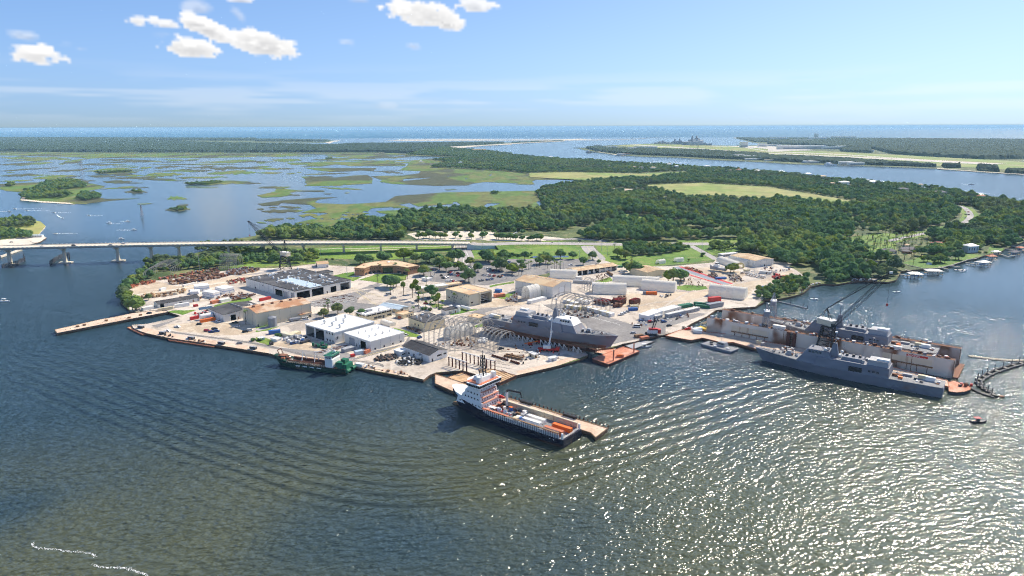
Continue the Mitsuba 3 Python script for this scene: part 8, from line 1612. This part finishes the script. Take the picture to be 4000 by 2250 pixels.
# light poles, fence
for i, (fr, x, y, yt) in enumerate((('c', 2067, 600, 395), ('d', 1207, 565, 365), ('d', 1918, 555, 360), ('d', 2010, 655, 490), ('d', 1543, 705, 555), ('d', 1237, 870, 660), ('d', 1283, 870, 770), ('c', 1268, 960, 800), ('b', 1945, 985, 790), ('a', 2010, 545, 380), ('e', 1235, 330, 150), ('d', 328, 1025, 920), ('c', 1930, 1100, 990), ('b', 1505, 620, 450), ('c', 2460, 1030, 920), ('d', 945, 690, 575))):
    p = G(fr, x, y, LZ); h = min(26, float(Hgt(p, fr, x, yt))); solo('light_pole', MB(p).tube((0, 0, 0), (0, 0, h), .28, 5, .16).box(0, 0, h, 2.6, .5, .25), 'door_grey', 'slim grey light pole ' + ('on the highway bank' if fr in 'de' and y < 660 else 'in the yard and car park'), 'pole', 'light poles ' + ('on the highway bank' if fr in 'de' and y < 660 else 'in the yard and car park'))
P_ = smooth_line(pts('b 300,835 720,790 1050,775 1400,745', LZ), 10); k = thing('boundary_fence', 'long wire fence with posts behind the scrap yard', 'fence'); mb = MB()
for q in P_: part(k, 'post', MB().tube(q, q + [0, 0, 2.4], .07, 4), 'grey_steel')
for z in (.6, 1.2, 1.8, 2.4): mb.path(P_ + [0, 0, z], .04, 3)
part(k, 'wire', mb, 'grey_steel')
for i, (x, y, h) in enumerate(((830, 745, 55), (1428, 1140, 22))):
    p = G('s', x, y, 0); k = thing('power_pylon', ('tall grey' if i == 0 else 'short') + ' lattice pylon standing in the ' + ('marsh water' if i == 0 else 'channel above the bridge'), 'pylon'); mb = MB(p); w_ = h * .1
    for sx in (-1, 1):
        for sy in (-1, 1): mb.tube((sx * w_, sy * w_, -1), (sx * w_ * .15, sy * w_ * .15, h), .35, 3)
    for q in range(7):
        z0, z1 = h * q / 7, h * (q + 1) / 7; s0, s1 = w_ * (1 - .85 * q / 7), w_ * (1 - .85 * (q + 1) / 7)
        for sy in (-1, 1): mb.tube((-s0, sy * s0, z0), (s1, sy * s1, z1), .22, 3).tube((s0, sy * s0, z0), (-s1, sy * s1, z1), .22, 3)
    part(k, 'lattice', mb, 'grey_steel')
    part(k, 'cross_arm', MB(p).tube((-w_ * 1.2, 0, h * .8), (w_ * 1.2, 0, h * .8), .35, 4).tube((-w_, 0, h * .92), (w_, 0, h * .92), .3, 4), 'grey_steel')
# ================================================================ HOUSES AND BOAT HOUSES
def house(label, fr, x, y, w, d, h, ang, roof='grey_shingle', wall='pale_wall', rise=2.2, z=LZ, hip=True, name='house', grp_=None, far_=False):
    p = G(fr, x, y, z); k = thing(name, label, 'house', grp_); mk = lambda: MB(p, ang)
    part(k, 'wall', mk().bx(-w / 2, w / 2, -d / 2, d / 2, -.3, h), wall); e = .6; ins = min(w, d) * .42 if hip else 0
    A = np.array([(-w / 2 - e, -d / 2 - e, h), (w / 2 + e, -d / 2 - e, h), (w / 2 + e, d / 2 + e, h), (-w / 2 - e, d / 2 + e, h)]); B = np.array([(-w / 2 + ins, -.1, h + rise), (w / 2 - ins, -.1, h + rise), (w / 2 - ins, .1, h + rise), (-w / 2 + ins, .1, h + rise)])
    part(k, 'roof', mk().loft([A, B]), roof)
    if not far_:
        n = max(2, int(w / 3.5))
        for q in range(n): x_ = -w / 2 + w * (q + .5) / n; part(k, 'window', mk().bx(x_ - .6, x_ + .6, -d / 2 - .08, -d / 2 + .05, h * .35, h * .75), 'window_glass')
    return k
HS = [('q', 825, 420, 17, 12, 3.6, .1, 'pink_roof', 'white_paint', 'house with bright pink red roof among the waterside oaks'), ('q', 1480, 540, 15, 11, 9, .15, 'white_roof', 'pale_blue', 'three storey pale house with balconies by the lawn'), ('q', 280, 520, 24, 13, 3.2, -.1, 'grey_shingle', 'tan_wall', 'wide house with brown grey shingle roof near the lawn'), ('q', 210, 560, 9, 8, 3, -.1, 'grey_shingle', 'brick_tan', 'small wing before the brown grey shingle roof'), ('q', 210, 430, 8, 6, 2.6, .1, 'pale_tan_roof', 'tan_wall', 'little tan roofed house above the shingle roof'), ('p', 2050, 790, 15, 9, 3.2, .5, 'grey_shingle', 'white_paint', 'grey roofed house in the woods above the cove'), ('p', 1930, 825, 10, 6, 2.4, 0, 'white_roof', 'pale_wall', 'white flat canopy below the grey roofed house'), ('p', 2060, 870, 7, 4, 2, 0, 'white_roof', 'pale_wall', 'small white shed by the cove trees'), ('p', 2250, 610, 14, 8, 3, .2, 'white_roof', 'white_paint', 'white roofed garden building below the palms'), ('p', 2400, 560, 20, 10, 3.4, 0, 'grey_shingle', 'tan_wall', 'brown roofed hall behind the white garden building'), ('p', 800, 335, 8, 6, 2.4, .1, 'pale_tan_roof', 'white_paint', 'tiny pale roofed cabin deep in the woods'), ('p', 1445, 475, 5, 4, 2, 0, 'white_roof', 'pale_wall', 'tiny white shed among the trees above the cove'),
      ('q', 1730, 130, 13, 10, 4, .2, 'grey_shingle', 'pale_wall', 'grey roofed house in the dense trees above the three storey house'), ('q', 2050, 80, 13, 9, 4, .1, 'pale_tan_roof', 'tan_wall', 'tan house high among the right hand trees'), ('q', 2420, 300, 15, 8, 3.5, .4, 'grey_shingle', 'white_paint', 'house with white porch roof at the right edge dock'), ('q', 2340, 110, 9, 6, 3, .2, 'pale_blue', 'white_paint', 'blue white cabin at the right edge trees'),
      ('v', 760, 832, 26, 16, 5, .1, 'white_roof', 'white_paint', 'largest bright white roofed house on the far river bank'), ('v', 130, 720, 22, 13, 5, .1, 'white_roof', 'white_paint', 'bright white house leftmost on the far river bank'), ('v', 545, 770, 22, 12, 5, .2, 'pale_tan_roof', 'white_paint', 'white house with tan roof on the far river bank'), ('v', 1040, 825, 18, 11, 5, .1, 'white_roof', 'white_paint', 'white house right of the largest white roof'), ('v', 1350, 905, 26, 13, 5, 0, 'grey_shingle', 'tan_wall', 'large grey brown roofed house in the far bank trees'), ('v', 1720, 935, 28, 15, 4.5, -.1, 'grey_shingle', 'pale_wall', 'long grey roofed house behind the river docks'), ('v', 1530, 870, 11, 8, 8, .1, 'pale_tan_roof', 'pale_wall', 'tall tan house at the river edge docks'), ('v', 1610, 1095, 13, 9, 6, .1, 'white_roof', 'white_paint', 'white house alone in the woods left of the shore road'), ('v', 640, 840, 14, 9, 4, .1, 'pale_tan_roof', 'tan_wall', 'tan house left of the largest white roof'), ('v', 400, 740, 20, 12, 4, .1, 'white_roof', 'white_paint', 'long white roofed house on the far river bank'), ('v', 2350, 1000, 14, 9, 3, 0, 'white_roof', 'pale_wall', 'white roof at the right end of the far bank'), ('v', 2140, 970, 15, 9, 3, 0, 'orange_roof', 'tan_wall', 'orange roofed house near the right river docks'),
      ('u', 1225, 670, 17, 11, 5, .1, 'pale_tan_roof', 'tan_wall', 'tan house at the edge of the far green meadow'), ('u', 1300, 675, 15, 10, 5, .1, 'grey_shingle', 'tan_wall', 'grey roofed house right of the tan one at the meadow'), ('u', 1420, 680, 19, 12, 6, .1, 'pale_tan_roof', 'white_paint', 'pale two winged house beyond the meadow'), ('u', 1580, 645, 18, 12, 6, .1, 'white_roof', 'white_paint', 'white roofed house at the far river edge'), ('u', 1655, 662, 14, 10, 5, .1, 'white_roof', 'white_paint', 'smaller white house right of the white roofed one'), ('u', 1400, 630, 13, 9, 4, .1, 'white_roof', 'white_paint', 'white gabled house behind the pale two winged one'), ('u', 1960, 668, 22, 14, 7, .1, 'pale_wall', 'pale_wall', 'square grey house block at the far river edge'), ('u', 2280, 700, 18, 12, 5, .1, 'orange_roof', 'tan_wall', 'orange roofed house on the far river bank'), ('u', 2470, 710, 22, 13, 5, .1, 'white_roof', 'white_paint', 'white roofed house right of the orange roof'), ('u', 2200, 705, 15, 10, 4, .1, 'grey_shingle', 'tan_wall', 'grey roofed house left of the orange roof'), ('u', 390, 565, 24, 14, 5, .1, 'white_roof', 'white_paint', 'white roofed house at the left of the far river bank'), ('u', 970, 660, 15, 9, 4, .1, 'grey_shingle', 'tan_wall', 'small house in the woods left of the meadow houses'),
      ('t', 2060, 615, 20, 13, 6, .1, 'pale_blue', 'pale_wall', 'pale house in the trees beside the marsh'), ('t', 2050, 545, 26, 13, 5, .1, 'white_roof', 'white_paint', 'white boat house on the marsh edge'), ('t', 1660, 600, 15, 9, 4, .1, 'white_roof', 'white_paint', 'lone white house out on the marsh'), ('t', 1730, 502, 24, 14, 6, .1, 'white_roof', 'white_paint', 'white house on the wooded far marsh edge'), ('t', 2245, 490, 95, 30, 12, .05, 'tan_roof', 'tan_wall', 'long yellow hotel block by the inlet beach'), ('t', 2490, 515, 40, 20, 9, .1, 'tan_roof', 'tan_wall', 'round roofed tan building by the inlet'), ('t', 1020, 462, 55, 26, 8, .1, 'white_roof', 'white_paint', 'white building in the far left woods'), ('t', 1300, 280, 1, 1, 1, 0, 'white_roof', 'white_paint', 'x')][:-1]
for fr, x, y, w, d, h, a_, rf, wl, lab in HS: house(lab, fr, x, y, w, d, h + (4 if fr in 'uv' else 0), a_, rf, wl, z=LZ if fr in 'pqv' or fr == 'u' else 1.6, far_=fr in 'tuv', rise=2.6 if w > 12 else 1.4)
# boat houses over the water on piles
for i, (fr, x, y, w, d, a_, rf, lab) in enumerate((('q', 370, 1060, 13, 9, -.15, 'white_roof', 'nearest white roofed boat house below the lawn'), ('q', 750, 1000, 17, 9, -.15, 'pale_wall', 'long grey roofed boat house right of the nearest one'), ('q', 1740, 820, 15, 10, .3, 'pale_wall', 'hip roofed boat house before the lawn sea wall'), ('q', 1910, 700, 10, 7, .1, 'orange_roof', 'small orange roofed boat lift beyond the hip roofed boat house'), ('q', 2370, 610, 11, 8, .2, 'grey_shingle', 'dark roofed boat house at the end of the right jetty'), ('q', 2000, 610, 9, 6, 0, 'white_roof', 'white awning boat lift by the right jetty'), ('q', 2490, 525, 8, 6, .2, 'orange_roof', 'orange boat lift at the right edge'),
        ('v', 860, 795, 14, 9, .1, 'white_roof', 'white dock roof above the largest white house'), ('v', 975, 800, 14, 8, .1, 'white_roof', 'white dock roof left of the racing boat wake'), ('v', 1185, 818, 26, 12, 0, 'white_roof', 'broad white dock roof under the boat wake'), ('v', 1345, 842, 34, 9, 0, 'white_roof', 'very long white dock roof on the far river'), ('v', 1640, 872, 20, 13, 0, 'white_roof', 'white pyramid dock roof on the far river'), ('v', 1750, 880, 12, 9, 0, 'white_roof', 'small white pyramid dock roof right of the large one'), ('v', 1895, 915, 17, 8, 0, 'pale_tan_roof', 'tan dock roof on the far river'), ('v', 2020, 932, 14, 8, 0, 'pale_tan_roof', 'square tan dock roof on the far river'), ('v', 2125, 948, 22, 9, 0, 'white_roof', 'long white dock roof near the right edge'), ('v', 2390, 1002, 13, 8, 0, 'white_roof', 'last white dock roof at the right end of the far river'))):
    p = G(fr, x, y, 0); k = thing('boat_house', lab, 'boat house'); mk = lambda: MB(p, a_); h = 5.2
    for sx in (-1, -.33, .33, 1):
        for sy in (-1, 1): part(k, 'pile', mk().cyl(sx * w * .45, sy * d * .45, -2, h, .2, 5), 'trunk_bark')
    part(k, 'platform', mk().bx(-w / 2, w / 2, -d / 2, -d / 2 + 1.4, 1.6, 1.85).bx(-w / 2, w / 2, d / 2 - 1.4, d / 2, 1.6, 1.85), 'timber_deck'); A = np.array([(-w / 2 - .6, -d / 2 - .6, h), (w / 2 + .6, -d / 2 - .6, h), (w / 2 + .6, d / 2 + .6, h), (-w / 2 - .6, d / 2 + .6, h)]); B = np.array([(-w / 2 + d * .4, -.1, h + 1.8), (w / 2 - d * .4, -.1, h + 1.8), (w / 2 - d * .4, .1, h + 1.8), (-w / 2 + d * .4, .1, h + 1.8)]); part(k, 'roof', mk().loft([A, B]), rf)
    part(k, 'boat', mk().loft([np.array([(-w * .3, -1.1, 1.9), (-w * .3, 1.1, 1.9), (-w * .3, 1.3, 2.9), (-w * .3, -1.3, 2.9)]), np.array([(w * .15, -1.1, 1.9), (w * .15, 1.1, 1.9), (w * .15, 1.3, 2.9), (w * .15, -1.3, 2.9)]), np.array([(w * .34, -.1, 2.3), (w * .34, .1, 2.3), (w * .36, .1, 3.1), (w * .36, -.1, 3.1)])]), 'white_paint' if i % 2 else 'blue_paint')
for lab, s in (('pale jetty leading to the nearest boat house', 'q 60,985 240,1030'), ('pale jetty leading to the long grey roofed boat house', 'q 180,900 560,1000'), ('pale jetty leading to the hip roofed boat house', 'q 1400,755 1600,790'), ('grey jetty where three small boats lie', 'q 850,840 1060,895'), ('short jetty right of the small boats', 'q 1090,815 1290,850'), ('curved jetty to the dark roofed boat house', 'q 2080,580 2240,635 2400,610'), ('long white jetty at the right edge', 'q 2180,475 2370,500 2576,520'), ('upper white jetty at the right edge', 'q 2200,405 2576,445'), ('dark fishing pier of the old fort', 'u 620,458 730,458'), ('dark pier off the fort point', 'u 755,505 850,498')):
    P_ = pts(s, 1.6); k = thing('jetty', lab, 'jetty'); far_ = P_[0][1] > 2500; part(k, 'deck', MB().path(P_, .9 if not far_ else 3, 4), 'pale_concrete' if not far_ else 'dark_grey'); mb = MB()
    for a, b_ in zip(P_[:-1], P_[1:]):
        for q in np.linspace(0, 1, max(2, int(np.linalg.norm(b_ - a) / 4)) if not far_ else 8): p = a + (b_ - a) * q; mb.tube(p - [0, 0, 3], p, .2 if not far_ else .8, 4)
    part(k, 'piles', mb, 'trunk_bark')
solo('sea_wall', MB().path(pts('q 180,785 560,872 850,862 1120,802 1450,692 1620,667', LZ + .3), .5, 4), 'pale_concrete', 'low pale sea wall along the waterside lawn', 'wall')
p = G('q', 660, 785, LZ); solo('lawn_tent', MB(p).loft([np.array([(-3, -2, 0), (3, -2, 0), (3, 2, 0), (-3, 2, 0)], float), np.array([(-2.4, -.2, 2), (2.4, -.2, 2), (2.4, .2, 2), (-2.4, .2, 2)])]), 'pale_blue', 'small blue grey tent under the lawn oaks', 'tent')
# landing beyond the left end of the bridge
kk, _ = deck_slab('river_landing', 'pale river landing with ramps left of the bridge', 'landing', 'a 330,200 440,188 468,200 400,245 350,255 300,235', 1.4, 2.4, 'pale_concrete', 'quay_wall'); house('low grey shelter roof on the river landing', 'a', 370, 195, 18, 6, 3, .1, 'pale_blue', 'pale_wall', 1, 1.4, name='shelter')
P_ = pts('a 0,395 60,375 215,318', 1.2); solo('landing_stage', MB().path(P_, 1.6, 4), 'pale_concrete', 'pale landing stage running under the left end of the bridge', 'landing stage')

# ================================================================ THE NAVAL BASE FAR OFF
def far_ship(label, fr, x0, y0, x1, y1, ht, seed):
    a, c = G(fr, x0, y0, 0), G(fr, x1, y1, 0); d = c - a; L = float(np.linalg.norm(d)); an = math.atan2(d[1], d[0]); k = thing('distant_warship', label, 'warship'); mk = lambda: MB(a, an); s = L / 190.; r = np.random.default_rng(seed)
    part(k, 'hull', mk().loft([np.array([(x * L, -w * s, 0), (x * L, w * s, 0), (x * L + b_ * s, w * s * 1.2, z * s), (x * L + b_ * s, -w * s * 1.2, z * s)]) for x, w, z, b_ in ((0, 8, 9, 0), (.3, 9, 9, 0), (.75, 8, 10, 0), (1, .6, 12, 6))]), 'haze_blue_ship')
    part(k, 'superstructure', mk().bx(L * .28, L * .46, -7 * s, 7 * s, 9 * s, 14 * s).bx(L * .55, L * .7, -7 * s, 7 * s, 9 * s, 15 * s).bx(L * .6, L * .68, -5 * s, 5 * s, 15 * s, 18 * s), 'haze_blue_ship')
    for x in (.38, .62): part(k, 'mast', mk().loft([np.array([(L * x - 4 * s, -4 * s, 13 * s), (L * x + 4 * s, -4 * s, 13 * s), (L * x + 4 * s, 4 * s, 13 * s), (L * x - 4 * s, 4 * s, 13 * s)]), np.array([(L * x - 1.5 * s, -1.5 * s, ht * s), (L * x + 1.5 * s, -1.5 * s, ht * s), (L * x + 1.5 * s, 1.5 * s, ht * s), (L * x - 1.5 * s, 1.5 * s, ht * s)])]), 'haze_blue_ship')
for q in (('leftmost small warship at the far naval quay', 'u', 1440, 418, 1560, 412, 20, 1), ('amphibious warship with two tall masts at the far naval quay', 'u', 1560, 418, 1760, 412, 30, 2), ('warship right of the two masted one at the far naval quay', 'u', 1740, 430, 1920, 415, 25, 3), ('flat dark warship rightmost at the far naval quay', 'u', 1800, 435, 2010, 430, 12, 4), ('grey warship farther right in the naval basin', 'u', 2270, 440, 2360, 436, 26, 5)): far_ship(*q)
FB = [('u', 860, 448, 60, 18, 16, 'white_roof', 'pale block by the airfield point'), ('u', 1150, 485, 110, 30, 12, 'pale_wall', 'grey industrial shed at the airfield point'), ('u', 1210, 480, 60, 25, 18, 'white_roof', 'white domed plant at the airfield point'), ('u', 1340, 470, 170, 25, 18, 'pale_blue', 'long blue hangar at the airfield edge'), ('u', 1000, 455, 90, 25, 10, 'white_roof', 'row of white tanks at the airfield point'), ('u', 1100, 530, 50, 20, 7, 'white_roof', 'white boat shed on the fort shore'), ('u', 1150, 530, 40, 14, 7, 'orange_roof', 'rust roofed boat shed on the fort shore'), ('u', 2370, 560, 110, 30, 12, 'white_roof', 'long white roofed shed of the river boat yard'), ('u', 2280, 555, 55, 25, 14, 'pale_wall', 'grey block left of the river boat yard'), ('u', 2450, 580, 100, 20, 8, 'white_roof', 'white shed at the water of the river boat yard'), ('v', 30, 590, 60, 20, 7, 'pale_tan_roof', 'tan shed left of the river wharf'), ('v', 520, 610, 90, 20, 8, 'white_roof', 'white shed behind the moored ship'), ('v', 780, 625, 55, 22, 13, 'white_roof', 'twin white hangars of the river station'), ('v', 880, 630, 65, 22, 11, 'pale_wall', 'low grey hall of the river station'), ('v', 430, 608, 50, 18, 8, 'white_roof', 'cream shed right of the moored dark ship'), ('v', 1000, 500, 70, 22, 12, 'white_roof', 'white building on the airfield edge by the woods'), ('v', 330, 470, 330, 60, 26, 'white_roof', 'long pale hangar row of the airfield'), ('v', 640, 470, 160, 45, 16, 'pale_blue', 'blue grey hangar right of the long row'), ('v', 740, 465, 70, 30, 18, 'white_roof', 'white hall beside the blue grey hangar'), ('v', 110, 382, 190, 40, 30, 'white_roof', 'white warehouse among the base trees at left'), ('v', 320, 390, 260, 40, 20, 'pale_wall', 'long grey block among the base trees'), ('v', 500, 383, 200, 40, 32, 'white_roof', 'white block among the base trees at centre'), ('v', 760, 366, 300, 40, 30, 'white_roof', 'long white block on the ocean side of the base'), ('v', 480, 362, 40, 30, 60, 'pale_wall', 'tower block among the base trees'), ('v', 850, 495, 60, 20, 9, 'pale_wall', 'low shed at the airfield wood edge'), ('u', 2330, 452, 60, 24, 40, 'pale_wall', 'control tower beside the runway'), ('u', 2520, 445, 70, 26, 22, 'pale_blue', 'blue grey hall at the naval basin'), ('v', 60, 440, 120, 30, 12, 'pale_wall', 'pale sheds at the naval basin edge'), ('u', 1620, 640, 1, 1, 1, 'white_roof', 'x')][:-1]
for fr, x, y, w, d, h, rf, lab in FB:
    p = G(fr, x, y, FZ + .3); k = thing('base_building', lab, 'building'); dist = p[1]; s = 1.0
    part(k, 'wall', MB(p).bx(-w / 2, w / 2, -d / 2, d / 2, -.5, h), 'pale_wall' if rf != 'orange_roof' else 'tan_wall'); part(k, 'roof', MB(p).bx(-w / 2 - 1, w / 2 + 1, -d / 2 - 1, d / 2 + 1, h, h + 1.2), rf)
    part(k, 'door_band', MB(p).bx(-w * .42, w * .42, -d / 2 - .3, -d / 2 - .02, 0, h * .5), 'door_grey')
for lab, q, h in (('rust and white striped tower by the runway', ('u', 1870, 480), 34), ('slim lighthouse on the far left spit', ('t', 648, 378), 40), ('thin mast among the base trees', ('v', 505, 372), 60), ('water tower over the woods at right', ('v', 1130, 372), 40)):
    p = G(*q, FZ); k = thing('far_tower', lab, 'tower'); part(k, 'shaft', MB(p).cyl(0, 0, 0, h, 3.2 if 'mast' not in lab else 1.5, 8, 2), 'pale_wall' if 'rust' not in lab else 'brick_tan'); part(k, 'top', MB(p).cyl(0, 0, h, h + 4, 4, 8, 1), 'grey_steel')
# things that look alike are told apart by their order from left to right
ONES = 'first second third fourth fifth sixth seventh eighth ninth tenth eleventh twelfth thirteenth fourteenth fifteenth sixteenth seventeenth eighteenth nineteenth'.split()
TENS = {20: 'twent', 30: 'thirt', 40: 'fort', 50: 'fift'}
def nth(n): return ONES[n - 1] if n < 20 else TENS[n // 10 * 10] + 'ieth' if n % 10 == 0 else TENS[n // 10 * 10] + 'y-' + ONES[n % 10 - 1]
same = {}
for kk, d in labels.items():
    if '__' not in kk and 'label' in d and 'group' in d and (kk in scene or kk + '__box' in scene or kk + '__body' in scene):
        e = scene.get(kk) or scene.get(kk + '__box') or scene[kk + '__body']
        m = np.array(T4(e['to_world']).matrix)[:3, 3] if 'to_world' in e else meshkit.WRITTEN[e['filename']][0].mean(0); same.setdefault(d['label'], []).append((m[0] / m[1], kk))
for lab, q in same.items():
    if 1 < len(q) < 60:
        for n_, (_, kk) in enumerate(sorted(q)): labels[kk]['label'] = f'{lab}, {nth(n_ + 1)} from left'
# ================================================================ AIR
scene['haze_air'] = {'type': 'homogeneous', 'albedo': {'type': 'rgb', 'value': [.50, .77, 1.0]}, 'sigma_t': {'type': 'rgb', 'value': [haze_density] * 3}}
scene['haze'] = {'type': 'cube', 'to_world': T4().translate([0, 0, 80.5]).scale([46000, 46000, 87.5]), 'bsdf': {'type': 'null'}, 'interior': {'type': 'ref', 'id': 'haze_air'}}
labels['haze'] = {'kind': 'stuff', 'label': 'thin summer haze over the river and the marsh'}
